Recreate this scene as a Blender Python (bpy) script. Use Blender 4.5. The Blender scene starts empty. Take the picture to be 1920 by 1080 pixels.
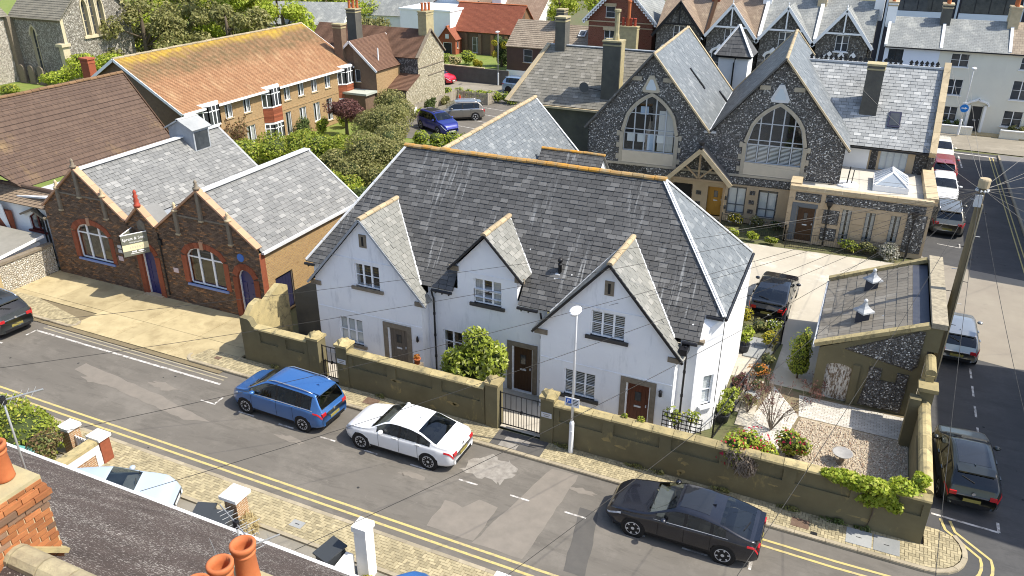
import bpy, bmesh, math, random
import numpy as np
from mathutils import Matrix, Vector
R = math.radians
rnd = random.Random(7)
nrs = np.random.RandomState(11)
S = bpy.context.scene
COL = S.collection
CAMP = Vector((0.0, 0.0, 17.9))

# ---------------------------------------------------------------- camera, sky, sun, exposure
cam_d = bpy.data.cameras.new('camera'); cam = bpy.data.objects.new('camera', cam_d); COL.objects.link(cam)
cam_d.sensor_width = 36.0; cam_d.lens = 36.0 * 1489.5 / 1920.0; cam_d.clip_start = 0.2; cam_d.clip_end = 1200
_p, _r, _y = 0.448494, 0.0035548, 0.425816
_d = Vector((-math.sin(_y) * math.cos(_p), math.cos(_y) * math.cos(_p), -math.sin(_p)))
_r0 = Vector((math.cos(_y), math.sin(_y), 0)); _u0 = _r0.cross(_d)
_rt = _r0 * math.cos(_r) + _u0 * math.sin(_r); _up = -_r0 * math.sin(_r) + _u0 * math.cos(_r)
_m = Matrix((_rt, _up, -_d)).transposed().to_4x4(); _m.translation = CAMP
cam.matrix_world = _m
S.camera = cam
SUN = Vector((0.74, 0.12, 1.0)).normalized()
W = bpy.data.worlds.new('World'); S.world = W; W.use_nodes = True
wt = W.node_tree; wt.nodes.clear()
_o = wt.nodes.new('ShaderNodeOutputWorld'); _b = wt.nodes.new('ShaderNodeBackground'); _s = wt.nodes.new('ShaderNodeTexSky')
_s.sky_type = 'NISHITA'; _s.sun_disc = False
_s.sun_elevation = math.asin(SUN.z); _s.sun_rotation = math.atan2(SUN.x, SUN.y)
_s.air_density = 1.0; _s.dust_density = 1.6; _s.ozone_density = 1.0
_b.inputs['Strength'].default_value = 0.15
wt.links.new(_s.outputs[0], _b.inputs[0]); wt.links.new(_b.outputs[0], _o.inputs[0])
sl = bpy.data.lights.new('sun', 'SUN'); sl.energy = 3.9; sl.angle = R(0.55); sl.color = (1.0, 0.94, 0.83)
so = bpy.data.objects.new('sun', sl); COL.objects.link(so); so.location = (30, 10, 60)
so.rotation_euler = (-SUN).to_track_quat('-Z', 'Y').to_euler()
S.cycles.filter_width = 1.05
S.view_settings.view_transform = 'Standard'; S.view_settings.look = 'None'
S.view_settings.exposure = 0.8; S.view_settings.gamma = 1.0

# ---------------------------------------------------------------- mesh builder
def V(*a): return Vector(a)
class MB:
    def __init__(s): s.v = []; s.f = []
    def quad(s, *p):
        n = len(s.v); s.v += [tuple(q) for q in p]; s.f.append(tuple(range(n, n + len(p)))); return s
    poly = quad
    def box(s, x0, y0, z0, x1, y1, z1):
        n = len(s.v)
        s.v += [(x0,y0,z0),(x1,y0,z0),(x1,y1,z0),(x0,y1,z0),(x0,y0,z1),(x1,y0,z1),(x1,y1,z1),(x0,y1,z1)]
        s.f += [tuple(n + i for i in q) for q in ((0,3,2,1),(4,5,6,7),(0,1,5,4),(1,2,6,5),(2,3,7,6),(3,0,4,7))]; return s
    def obox(s, c, a, b, d):
        c, a, b, d = Vector(c), Vector(a), Vector(b), Vector(d); n = len(s.v)
        for k in (-1, 1):
            for i, j in ((-1,-1),(1,-1),(1,1),(-1,1)): s.v.append(tuple(c + a*i + b*j + d*k))
        fl = ((0,3,2,1),(4,5,6,7),(0,1,5,4),(1,2,6,5),(2,3,7,6),(3,0,4,7))
        if a.cross(b).dot(d) < 0: fl = [tuple(reversed(q)) for q in fl]
        s.f += [tuple(n + i for i in q) for q in fl]; return s
    def bar(s, p, q, w, h=None, up=(0,0,1)):
        p, q = Vector(p), Vector(q); d = q - p; L = d.length
        if L < 1e-6: return s
        d /= L; u = Vector(up); a = d.cross(u)
        if a.length < 1e-4: a = d.cross(Vector((1,0,0)))
        a.normalize(); b = a.cross(d); h = w if h is None else h
        return s.obox((p + q) / 2, d * (L / 2), a * (w / 2), b * (h / 2))
    def prism(s, pts, vec):
        pts = [Vector(p) for p in pts]; vec = Vector(vec); n = len(s.v); k = len(pts)
        nn = Vector((0,0,0))
        for i in range(k): nn += pts[i].cross(pts[(i+1) % k])
        if nn.dot(vec) > 0: pts = pts[::-1]
        s.v += [tuple(p) for p in pts] + [tuple(p + vec) for p in pts]
        s.f.append(tuple(range(n, n + k))); s.f.append(tuple(range(n + 2*k - 1, n + k - 1, -1)))
        for i in range(k):
            j = (i + 1) % k; s.f.append((n + j, n + i, n + k + i, n + k + j))
        return s
    def tube(s, path, r, seg=8, caps=True):
        path = [Vector(p) for p in path]; n0 = len(s.v); k = len(path); rr = r if isinstance(r, (list, tuple)) else [r] * k
        ref = Vector((0,0,1))
        for i, p in enumerate(path):
            d = (path[min(i+1, k-1)] - path[max(i-1, 0)]).normalized()
            a = d.cross(ref)
            if a.length < 0.05: a = d.cross(Vector((1,0,0)))
            a.normalize(); b = a.cross(d)
            for j in range(seg):
                t = 2 * math.pi * j / seg; s.v.append(tuple(p + (a * math.cos(t) + b * math.sin(t)) * rr[i]))
        for i in range(k - 1):
            for j in range(seg):
                q = (j + 1) % seg; s.f.append((n0 + i*seg + j, n0 + i*seg + q, n0 + (i+1)*seg + q, n0 + (i+1)*seg + j))
        if caps: s.f.append(tuple(n0 + j for j in reversed(range(seg)))); s.f.append(tuple(n0 + (k-1)*seg + j for j in range(seg)))
        return s
    def lathe(s, prof, c=(0,0,0), seg=16, axis='z', closed=False):
        n0 = len(s.v); k = len(prof)
        for (r, h) in prof:
            for j in range(seg):
                t = 2 * math.pi * j / seg; a, b = r * math.cos(t), r * math.sin(t)
                s.v.append({'z': (c[0]+a, c[1]+b, c[2]+h), 'y': (c[0]+a, c[1]-h, c[2]+b), 'x': (c[0]+h, c[1]+a, c[2]+b)}[axis])
        for i in range(k - 1 if not closed else k):
            i2 = (i + 1) % k
            for j in range(seg):
                q = (j + 1) % seg; s.f.append((n0 + i*seg + j, n0 + i*seg + q, n0 + i2*seg + q, n0 + i2*seg + j))
        if not closed:
            if prof[0][0] > 1e-4: s.f.append(tuple(n0 + j for j in reversed(range(seg))))
            if prof[-1][0] > 1e-4: s.f.append(tuple(n0 + (k-1)*seg + j for j in range(seg)))
        return s
    def ball(s, c, rx, ry, rz, nu=12, nv=8):
        return s.lathe2([(math.cos(t), math.sin(t)) for t in [(-math.pi/2 + math.pi*i/nv) for i in range(nv+1)]], c, rx, ry, rz, nu)
    def lathe2(s, prof, c, rx, ry, rz, seg):
        n0 = len(s.v); k = len(prof)
        for (r, h) in prof:
            for j in range(seg):
                t = 2 * math.pi * j / seg; s.v.append((c[0] + r*rx*math.cos(t), c[1] + r*ry*math.sin(t), c[2] + h*rz))
        for i in range(k - 1):
            for j in range(seg):
                q = (j + 1) % seg; s.f.append((n0 + i*seg + j, n0 + i*seg + q, n0 + (i+1)*seg + q, n0 + (i+1)*seg + j))
        return s
    def grid(s, P, flip=False):
        n0 = len(s.v); a = len(P); b = len(P[0])
        for row in P: s.v += [tuple(p) for p in row]
        for i in range(a - 1):
            for j in range(b - 1):
                q = (n0 + i*b + j, n0 + i*b + j + 1, n0 + (i+1)*b + j + 1, n0 + (i+1)*b + j)
                s.f.append(q[::-1] if flip else q)
        return s
    def xf(s, M):
        s.v = [tuple(M @ Vector(p)) for p in s.v]; return s
    def add(s, o):
        n = len(s.v); s.v += o.v; s.f += [tuple(n + i for i in q) for q in o.f]; return s

def auto_uv(me):
    nl, npol = len(me.loops), len(me.polygons)
    if not nl: return
    vi = np.empty(nl, np.int32); me.loops.foreach_get('vertex_index', vi)
    co = np.empty(len(me.vertices) * 3, np.float32); me.vertices.foreach_get('co', co); co = co.reshape(-1, 3)
    no = np.empty(npol * 3, np.float32); me.polygons.foreach_get('normal', no); no = no.reshape(-1, 3)
    tot = np.empty(npol, np.int32); me.polygons.foreach_get('loop_total', tot)
    n = np.repeat(no, tot, axis=0); p = co[vi]
    t = np.stack([-n[:, 1], n[:, 0], np.zeros(len(n))], 1); l = np.linalg.norm(t, axis=1); flat = l < 0.2
    t = t / np.maximum(l, 1e-6)[:, None]; b = np.cross(n, t)
    uv = np.stack([(p * t).sum(1), (p * b).sum(1)], 1); uv[flat] = p[flat][:, :2]
    lay = me.uv_layers.new(name='UVMap'); lay.data.foreach_set('uv', uv.astype(np.float32).ravel())

def mesh(name, mb, mat=None, smooth=False):
    me = bpy.data.meshes.new(name); me.from_pydata(mb.v, [], mb.f); me.update()
    if mat: me.materials.append(mat)
    auto_uv(me)
    if smooth: me.polygons.foreach_set('use_smooth', [True] * len(me.polygons))
    return me
def npmesh(name, verts, k, mat):
    """fast mesh of separate k-gons; verts (n*k,3)"""
    nv = len(verts); nf = nv // k; me = bpy.data.meshes.new(name)
    me.vertices.add(nv); me.vertices.foreach_set('co', np.asarray(verts, np.float32).ravel())
    me.loops.add(nv); me.loops.foreach_set('vertex_index', np.arange(nv, dtype=np.int32))
    me.polygons.add(nf); me.polygons.foreach_set('loop_start', np.arange(0, nv, k, dtype=np.int32))
    me.polygons.foreach_set('loop_total', np.full(nf, k, np.int32)); me.update(calc_edges=True)
    if mat: me.materials.append(mat)
    return me
def npmesh_idx(name, verts, faces, mat):
    k = faces.shape[1]; nf = len(faces); me = bpy.data.meshes.new(name); me.vertices.add(len(verts)); me.vertices.foreach_set('co', np.asarray(verts, np.float32).ravel())
    me.loops.add(nf*k); me.loops.foreach_set('vertex_index', faces.astype(np.int32).ravel()); me.polygons.add(nf); me.polygons.foreach_set('loop_start', np.arange(0, nf*k, k, dtype=np.int32)); me.polygons.foreach_set('loop_total', np.full(nf, k, np.int32))
    me.update(calc_edges=True); me.materials.append(mat); return me
def link(name, me, parent=None):
    o = bpy.data.objects.new(name, me); COL.objects.link(o)
    if parent is not None: o.parent = parent
    return o
def obj(name, mb, mat, parent=None, smooth=False, kind=None, label=None):
    o = link(name, mesh(name, mb, mat, smooth), parent)
    if kind: o['kind'] = kind
    if label: o['label'] = label
    return o
def tag(o, label, cat, group=None):
    o['label'] = label; o['category'] = cat
    if group: o['group'] = group
    return o
def thing(name, label, cat, loc=(0,0,0), rz=0.0, group=None):
    o = bpy.data.objects.new(name, None); COL.objects.link(o); o.location = loc; o.rotation_euler = (0, 0, rz)
    o.empty_display_size = 0.3
    return tag(o, label, cat, group)
def struct(name, mb, mat, smooth=False, kind='structure'):
    return obj(name, mb, mat, None, smooth, kind)
def copy_tree(o, parent=None):
    c = o.copy(); COL.objects.link(c); c.parent = parent
    for ch in o.children: copy_tree(ch, c)
    return c

# ---------------------------------------------------------------- materials
class NT:
    def __init__(s, name):
        s.m = bpy.data.materials.new(name); s.m.use_nodes = True; s.t = s.m.node_tree; s.t.nodes.clear()
        s.out = s.t.nodes.new('ShaderNodeOutputMaterial')
    def n(s, typ, props=None, **ins):
        nd = s.t.nodes.new('ShaderNode' + typ)
        for k, v in (props or {}).items(): setattr(nd, k, v)
        for k, v in ins.items(): s.set(nd, k, v)
        return nd
    def set(s, nd, k, v):
        i = nd.inputs[int(k[1:])] if k[0] == '_' and k[1:].isdigit() else nd.inputs[k.replace('_', ' ')]
        if hasattr(v, 'is_output') or isinstance(v, bpy.types.NodeSocket): s.t.links.new(v, i)
        else: i.default_value = v
    def math(s, op, a, b=None, c=None, clamp=False):
        nd = s.t.nodes.new('ShaderNodeMath'); nd.operation = op; nd.use_clamp = clamp
        for i, v in enumerate((a, b, c)):
            if v is None: continue
            s.set(nd, '_%d' % i, v)
        return nd.outputs[0]
    def mix(s, f, a, b, bt='MIX'):
        nd = s.t.nodes.new('ShaderNodeMix'); nd.data_type = 'RGBA'; nd.blend_type = bt
        s.set(nd, '_0', f)
        for i, v in ((6, a), (7, b)):
            if isinstance(v, (tuple, list)): v = tuple(v) + (1,) if len(v) == 3 else tuple(v)
            s.set(nd, '_%d' % i, v)
        return nd.outputs[2]
    def ramp(s, f, lo, hi):
        nd = s.t.nodes.new('ShaderNodeMapRange'); nd.clamp = True
        s.set(nd, '_0', f); nd.inputs[1].default_value = lo; nd.inputs[2].default_value = hi
        return nd.outputs[0]
    def uv(s): return s.n('UVMap').outputs[0]
    def objc(s): return s.n('TexCoord').outputs['Object']
    def pos(s): return s.n('NewGeometry').outputs['Position']
    def scl(s, v, x, y, z=1.0):
        nd = s.n('Mapping'); s.set(nd, 'Vector', v); nd.inputs['Scale'].default_value = (x, y, z); return nd.outputs[0]
    def noise(s, vec, scale, detail=5, rough=0.6, dist=0.0):
        nd = s.n('TexNoise'); s.set(nd, 'Vector', vec); nd.inputs['Scale'].default_value = scale; nd.inputs['Detail'].default_value = detail
        nd.inputs['Roughness'].default_value = rough; nd.inputs['Distortion'].default_value = dist; return nd.outputs[0]
    def piece(s):
        a = s.n('ObjectInfo').outputs['Random']; b = s.n('NewGeometry').outputs['Random Per Island']
        return s.math('FRACT', s.math('ADD', a, b))
    def bsdf(s, col, rough=0.8, spec=0.3, metal=0.0, normal=None, **k):
        b = s.t.nodes.new('ShaderNodeBsdfPrincipled')
        if isinstance(col, (tuple, list)): col = tuple(col) + (1,)
        s.set(b, 'Base_Color', col); s.set(b, 'Roughness', rough); s.set(b, 'Metallic', metal); s.set(b, 'Specular_IOR_Level', spec)
        if normal is not None: s.set(b, 'Normal', normal)
        for kk, v in k.items(): s.set(b, kk, v)
        s.t.links.new(b.outputs[0], s.out.inputs[0]); return b
    def bump(s, h, strength=0.4, dist=0.02):
        nd = s.n('Bump'); s.set(nd, 'Height', h); nd.inputs['Strength'].default_value = strength; nd.inputs['Distance'].default_value = dist
        return nd.outputs[0]
MATS = {}
def mat(name, c1, c2=None, scale=2.0, rough=0.85, spec=0.25, bump=0.15, bscale=30, metal=0.0, var=0.0, coord='obj', stretch=None,
        c3=None, t3=(0.6, 0.75), s3=0.6, st3=None, alt=None, altp=0.3, bdist=0.02, **k):
    """noise-mixed colour c1/c2, optional blotches c3, per-piece brightness spread var, per-piece second colour alt"""
    if name in MATS: return MATS[name]
    t = NT(name); vec = {'obj': t.objc, 'uv': t.uv, 'pos': t.pos}[coord]()
    v1 = t.scl(vec, *stretch) if stretch else vec
    col = c1
    if c2: col = t.mix(t.ramp(t.noise(v1, scale, 6, 0.65), 0.32, 0.68), c1, c2)
    if alt: col = t.mix(t.math('LESS_THAN', t.math('FRACT', t.math('MULTIPLY', t.piece(), 7.31)), altp), col if not isinstance(col, tuple) else col, alt)
    if var:
        f = t.math('ADD', 1.0 - var, t.math('MULTIPLY', t.piece(), 2 * var)); cc = t.n('CombineColor')
        for i in range(3): t.set(cc, '_%d' % i, f)
        col = t.mix(1.0, col, cc.outputs[0], 'MULTIPLY')
    if c3:
        v3 = t.scl(t.pos(), *st3) if st3 else vec
        col = t.mix(t.ramp(t.noise(v3, s3, 7, 0.7), *t3), col, c3)
    nrm = t.bump(t.noise(vec, bscale, 4, 0.6), bump, bdist) if bump else None
    t.bsdf(col, rough, spec, metal, nrm, **k); MATS[name] = t.m; return t.m

def mat_brick(name, c1, c2, mortar, w=0.225, h=0.075, m=0.012, dark=(0.06,0.04,0.03), stain=None, bump=0.5, offset=0.5):
    t = NT(name); uv = t.uv(); b = t.n('TexBrick', {'offset': offset})
    t.set(b, 'Vector', uv); t.set(b, 'Color1', tuple(c1)+(1,)); t.set(b, 'Color2', tuple(c2)+(1,)); t.set(b, 'Mortar', tuple(mortar)+(1,))
    b.inputs['Scale'].default_value = 1.0; b.inputs['Mortar Size'].default_value = m; b.inputs['Brick Width'].default_value = w; b.inputs['Row Height'].default_value = h
    b.inputs['Bias'].default_value = 0.0; b.inputs['Mortar Smooth'].default_value = 0.15
    col = t.mix(t.ramp(t.noise(t.scl(uv, 2.2/w*0.25, 2.2/h*0.25), 1.6, 2), 0.55, 0.75), b.outputs[0], dark)
    if stain: col = t.mix(t.ramp(t.noise(uv, 0.5, 6, 0.7), 0.5, 0.75), col, stain)
    hh = t.math('ADD', t.math('MULTIPLY', b.outputs['Fac'], -1.0), t.math('MULTIPLY', t.noise(uv, 60, 3), 0.35))
    t.bsdf(col, 0.88, 0.2, 0, t.bump(hh, bump, 0.012)); MATS[name] = t.m; return t.m

def mat_flint(name, dark, mid, light, mortar, scale=11.0, pl=0.25):
    t = NT(name); uv = t.uv()
    wv = t.n('VectorMath', {'operation': 'ADD'}); t.set(wv, '_0', uv)
    nz = t.n('TexNoise'); t.set(nz, 'Vector', uv); nz.inputs['Scale'].default_value = 14
    sv = t.n('VectorMath', {'operation': 'SCALE'}); t.set(sv, '_0', nz.outputs['Color']); sv.inputs['Scale'].default_value = 0.05
    t.set(wv, '_1', sv.outputs[0]); vec = wv.outputs[0]
    vo = t.n('TexVoronoi', {'voronoi_dimensions': '2D'}); t.set(vo, 'Vector', vec); vo.inputs['Scale'].default_value = scale
    ve = t.n('TexVoronoi', {'voronoi_dimensions': '2D', 'feature': 'DISTANCE_TO_EDGE'}); t.set(ve, 'Vector', vec); ve.inputs['Scale'].default_value = scale
    sep = t.n('SeparateColor'); t.set(sep, '_0', vo.outputs['Color'])
    col = t.mix(t.ramp(sep.outputs[0], 0.2, 0.8), dark, mid)
    col = t.mix(t.math('GREATER_THAN', sep.outputs[1], 1 - pl), col, light)
    col = t.mix(t.math('MULTIPLY', t.noise(uv, 40, 3), 0.5), col, dark)
    e = t.ramp(ve.outputs['Distance'], 0.03, 0.10); col = t.mix(e, mortar, col)
    h = t.math('ADD', t.ramp(ve.outputs['Distance'], 0.0, 0.3), t.math('MULTIPLY', sep.outputs[2], 0.3))
    t.bsdf(col, t.math('SUBTRACT', 0.8, t.math('MULTIPLY', e, 0.35)), 0.4, 0, t.bump(h, 1.0, 0.06)); MATS[name] = t.m; return t.m

def mat_tile(name, c1, c2, w=0.3, h=0.1, lichen=None, lt=(0.55, 0.7), ls=0.7, ridge=None, var=0.3, spec=0.25, bump=0.6, gap=(0.02,0.02,0.02)):
    """small far tiles or slates on UV (u along the eave, v up the slope)"""
    t = NT(name); uv = t.uv(); b = t.n('TexBrick', {'offset': 0.5}); t.set(b, 'Vector', uv)
    b.inputs['Color1'].default_value = tuple(c1)+(1,); b.inputs['Color2'].default_value = tuple(c2)+(1,); b.inputs['Mortar'].default_value = tuple(gap)+(1,)
    b.inputs['Scale'].default_value = 1.0; b.inputs['Mortar Size'].default_value = 0.008; b.inputs['Brick Width'].default_value = w; b.inputs['Row Height'].default_value = h
    b.inputs['Mortar Smooth'].default_value = 0.3
    col = t.mix(t.ramp(t.noise(uv, 0.9, 7, 0.7), 0.3, 0.7), b.outputs[0], t.mix(0.5, b.outputs[0], tuple(x * (1 - var) for x in c2)))
    if lichen: col = t.mix(t.ramp(t.noise(t.scl(uv, 1, 0.6), ls, 8, 0.75), *lt), col, lichen)
    sp = t.n('SeparateXYZ'); t.set(sp, '_0', uv)
    saw = t.math('FRACT', t.math('DIVIDE', sp.outputs[1], h)); hh = t.math('SUBTRACT', t.math('MULTIPLY', saw, -0.6), t.math('MULTIPLY', b.outputs['Fac'], 0.5))
    t.bsdf(col, 0.8, spec, 0, t.bump(hh, bump, 0.03)); MATS[name] = t.m; return t.m
# ---------------------------------------------------------------- shared materials
white = mat('white_render', (0.83,0.835,0.84), (0.76,0.765,0.78), 0.8, bump=0.15, bscale=45, c3=(0.5,0.51,0.53), t3=(0.55,0.82), s3=1.1, st3=(2.2,2.2,0.45))
white_pure = mat('white_painted_wall', (0.85,0.85,0.83), (0.78,0.78,0.76), 0.7, bump=0.08)
white_paint = mat('white_gloss_paint', (0.83,0.83,0.82), rough=0.4, spec=0.45, bump=0)
upvc = mat('white_plastic', (0.86,0.87,0.88), rough=0.35, spec=0.4, bump=0)
stone_trim = mat('brown_stone', (0.24,0.2,0.15), (0.17,0.14,0.1), 5, bump=0.3)
olive = mat('olive_render', (0.175,0.152,0.085), (0.13,0.112,0.062), 0.9, bump=0.25, bscale=25, c3=(0.34,0.26,0.11), t3=(0.6,0.76), s3=1.3, st3=(1.6,1.6,.8), coord='pos')
coping_m = mat('lichen_coping', (0.42,0.34,0.17), (0.30,0.25,0.13), 3.0, bump=0.5, bscale=18, c3=(0.13,0.115,0.07), t3=(0.52,0.68), s3=2.5, var=0.22, coord='pos')
lead = mat('grey_lead', (0.34,0.36,0.38), (0.26,0.275,0.29), 3, rough=0.5, spec=0.4, bump=0.1)
lead_white = mat('pale_lead', (0.62,0.63,0.63), (0.5,0.51,0.52), 4, rough=0.55, bump=0.15)
black = mat('black_plastic', (0.012,0.012,0.014), rough=0.4, spec=0.4, bump=0)
iron = mat('black_iron', (0.015,0.015,0.016), rough=0.5, spec=0.4, bump=0)
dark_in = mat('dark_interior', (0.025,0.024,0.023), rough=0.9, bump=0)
curtain = mat('pale_curtain', (0.62,0.6,0.56), (0.5,0.48,0.45), 6, stretch=(8,8,0.4), bump=0.3, bscale=20)
blindm = mat('white_blind', (0.75,0.75,0.73), rough=0.6, bump=0)
terracotta = mat('terracotta', (0.48,0.15,0.055), (0.38,0.11,0.04), 4, rough=0.7, bump=0.12, bscale=40)
stone_coping = mat('pale_stone', (0.52,0.42,0.27), (0.4,0.32,0.2), 3, bump=0.35, bscale=20, var=0.1)
bath_stone = mat('buff_stone_block', (0.46,0.36,0.24), (0.40,0.31,0.2), 1.5, bump=0.2, bscale=25, var=0.1)
grey_frame = mat('grey_window_frame', (0.1,0.115,0.13), rough=0.45, spec=0.4, bump=0)
pale_grey_frame = mat('pale_grey_frame', (0.42,0.45,0.48), rough=0.45, spec=0.4, bump=0)
cement = mat('cement_render', (0.12,0.115,0.095), (0.085,0.08,0.07), 1.2, bump=0.3)
lichen_cement = mat('lichened_cement', (0.42,0.36,0.2), (0.3,0.26,0.16), 3, bump=0.3, c3=(0.45,0.32,0.08), t3=(0.6,0.7), s3=3)
def mat_glass(nm='window_glass', tint=(0.85,0.88,0.89,1)):
    t = NT(nm); g = t.n('BsdfGlossy'); g.inputs['Roughness'].default_value = 0.02; g.inputs['Color'].default_value = (0.9,0.93,0.95,1)
    tr = t.n('BsdfTransparent'); tr.inputs['Color'].default_value = tint; fr = t.n('LayerWeight'); fr.inputs['Blend'].default_value = .5
    mx = t.n('MixShader'); t.set(mx, '_0', t.math('ADD', t.math('MULTIPLY', t.math('POWER', fr.outputs['Facing'], 3.5), .9), 0.06, clamp=True)); t.set(mx, '_1', tr.outputs[0]); t.set(mx, '_2', g.outputs[0])
    t.t.links.new(mx.outputs[0], t.out.inputs[0]); return t.m
glass = mat_glass()
far_glass = mat('dark_pane', (0.03,0.035,0.04), (0.07,0.075,0.08), 1.5, rough=0.08, spec=0.6, bump=0, coord='pos')
def mat_slate(name, c1, c2, c3, streak=0.0, lichen=None, rough=0.55, spec=0.4):
    t = NT(name); p = t.piece(); pos = t.pos(); nr = t.n('NewGeometry').outputs['Normal']
    col = t.mix(t.ramp(p, 0.0, 0.75), c1, c2); col = t.mix(t.math('GREATER_THAN', t.math('FRACT', t.math('MULTIPLY', p, 13.7)), 0.86), col, c3)
    col = t.mix(t.math('MULTIPLY', t.ramp(t.noise(pos, 1.1, 6, 0.7), 0.35, 0.7), 0.55), col, tuple(x * 0.62 for x in c1))
    col = t.mix(t.math('MULTIPLY', t.noise(pos, 9, 4, 0.7), 0.3), col, c3)
    sp = t.n('SeparateXYZ'); t.set(sp, '_0', pos); sn = t.n('SeparateXYZ'); t.set(sn, '_0', nr)
    side = t.math('GREATER_THAN', t.math('ABSOLUTE', sn.outputs[0]), t.math('ABSOLUTE', sn.outputs[1]))
    h = t.math('ADD', t.math('MULTIPLY', sp.outputs[0], t.math('SUBTRACT', 1.0, side)), t.math('MULTIPLY', sp.outputs[1], side))
    if streak:
        cv = t.n('CombineXYZ'); t.set(cv, '_0', t.math('MULTIPLY', h, 7.0)); t.set(cv, '_1', t.math('MULTIPLY', sp.outputs[2], 0.45))
        n1 = t.noise(cv.outputs[0], 1.0, 3, 0.6, 0.6); cv2 = t.n('CombineXYZ'); t.set(cv2, '_0', t.math('MULTIPLY', h, 0.55)); t.set(cv2, '_1', t.math('MULTIPLY', sp.outputs[2], 0.3))
        n2 = t.ramp(t.noise(cv2.outputs[0], 1.0, 3), 0.48, 0.62)
        col = t.mix(t.math('MULTIPLY', t.math('MULTIPLY', t.ramp(n1, 0.56, 0.68), n2), streak), col, (0.55,0.56,0.55))
        vo = t.n('TexVoronoi'); t.set(vo, 'Vector', pos); vo.inputs['Scale'].default_value = 1.1
        col = t.mix(t.math('LESS_THAN', vo.outputs['Distance'], 0.035), col, (0.7,0.7,0.68))
    if lichen: col = t.mix(t.ramp(t.noise(pos, 2.2, 7, 0.75), 0.58, 0.72), col, lichen)
    t.bsdf(col, rough, spec, 0, t.bump(t.noise(pos, 24, 4), 0.25, 0.015)); return t.m
flint_stone = mat('knapped_flint_stone', (0.075,0.073,0.072), (0.15,0.146,0.14), 20, coord='pos', var=.45, alt=(0.5,0.49,0.46), altp=.2, rough=.45, spec=.45, bump=0)
slate_gap = mat('slate_shadow_gap', (0.02,0.02,0.02), rough=.9, bump=0)
slate_dark = mat_slate('dark_welsh_slate', (0.06,0.059,0.057), (0.1,0.098,0.094), (0.16,0.157,0.15), streak=0.45)
slate_pale = mat_slate('pale_slate', (0.23,0.24,0.24), (0.35,0.36,0.355), (0.5,0.505,0.49), streak=0.0, rough=0.6)
slate_green_lit = mat_slate('dormer_slate', (0.17,0.172,0.155), (0.215,0.215,0.195), (0.28,0.275,0.25))  # own paler slate, with sunlight on the gables also put into the tone
slate_stone = mat_slate('stone_slate', (0.165,0.147,0.12), (0.205,0.185,0.152), (0.25,0.23,0.195), rough=0.85, spec=0.2)
slate_blue_lit = mat_slate('blue_grey_lit_slate', (0.115,0.13,0.14), (0.15,0.165,0.175), (0.22,0.235,0.24), streak=0.45)  # lit copy of the dark slate: sun and sky sheen sit in its colour
slate_hall = mat_slate('mottled_hall_slate', (0.145,0.147,0.143), (0.205,0.205,0.196), (0.29,0.287,0.272), rough=0.7)
slate_barn = mat_slate('weathered_brown_slate', (0.16,0.15,0.125), (0.22,0.205,0.17), (0.29,0.27,0.23), rough=0.8, spec=0.2)

# ---------------------------------------------------------------- pieces (slates, bricks, pavers)
def clip_poly(sub, clip):
    """Sutherland-Hodgman; clip is convex, counter-clockwise"""
    out = sub
    for i in range(len(clip)):
        a, b = clip[i], clip[(i+1) % len(clip)]; inp, out = out, []
        if not inp: return []
        ins = lambda p: (b[0]-a[0])*(p[1]-a[1]) - (b[1]-a[1])*(p[0]-a[0]) >= -1e-9
        for j in range(len(inp)):
            p, q = inp[j-1], inp[j]; ip, iq = ins(p), ins(q)
            if ip != iq:
                dx, dy = q[0]-p[0], q[1]-p[1]; den = (b[0]-a[0])*dy - (b[1]-a[1])*dx
                tt = ((b[0]-a[0])*(a[1]-p[1]) - (b[1]-a[1])*(a[0]-p[0])) / den if abs(den) > 1e-12 else 0
                out.append((p[0]+dx*tt, p[1]+dy*tt))
            if iq: out.append(q)
    return out
def area2(p): return 0.5 * sum(p[i-1][0]*p[i][1] - p[i][0]*p[i-1][1] for i in range(len(p)))
def ccw(p): return p if area2(p) > 0 else p[::-1]
def wmat(root):
    M = Matrix.LocRotScale(root.location, root.rotation_euler, None)
    p = root.parent
    while p is not None: M = Matrix.LocRotScale(p.location, p.rotation_euler, None) @ M; p = p.parent
    return M
UNIT = {}
def unit_piece(kind, mt):
    key = (kind, mt.name)
    if key in UNIT: return UNIT[key]
    mb = MB()
    if kind == 'slate':   # unit x width, unit y length, lower edge lifted; z in thickness units
        mb.v = [(-.5,-.5,0),(.5,-.5,0),(.5,.5,-1),(-.5,.5,-1),(-.5,-.5,1),(.5,-.5,1),(.5,.5,0),(-.5,.5,0)]
    else: mb.v = [(-.5,-.5,-1),(.5,-.5,-1),(.5,.5,-1),(-.5,.5,-1),(-.5+.02,-.5+.03,0),(.5-.02,-.5+.03,0),(.5-.02,.5-.03,0),(-.5+.02,.5-.03,0)]
    mb.f = [(4,5,6,7),(0,1,5,4),(1,2,6,5),(2,3,7,6),(3,0,4,7)]
    UNIT[key] = mesh('unit_' + kind, mb, mt); return UNIT[key]
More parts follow.
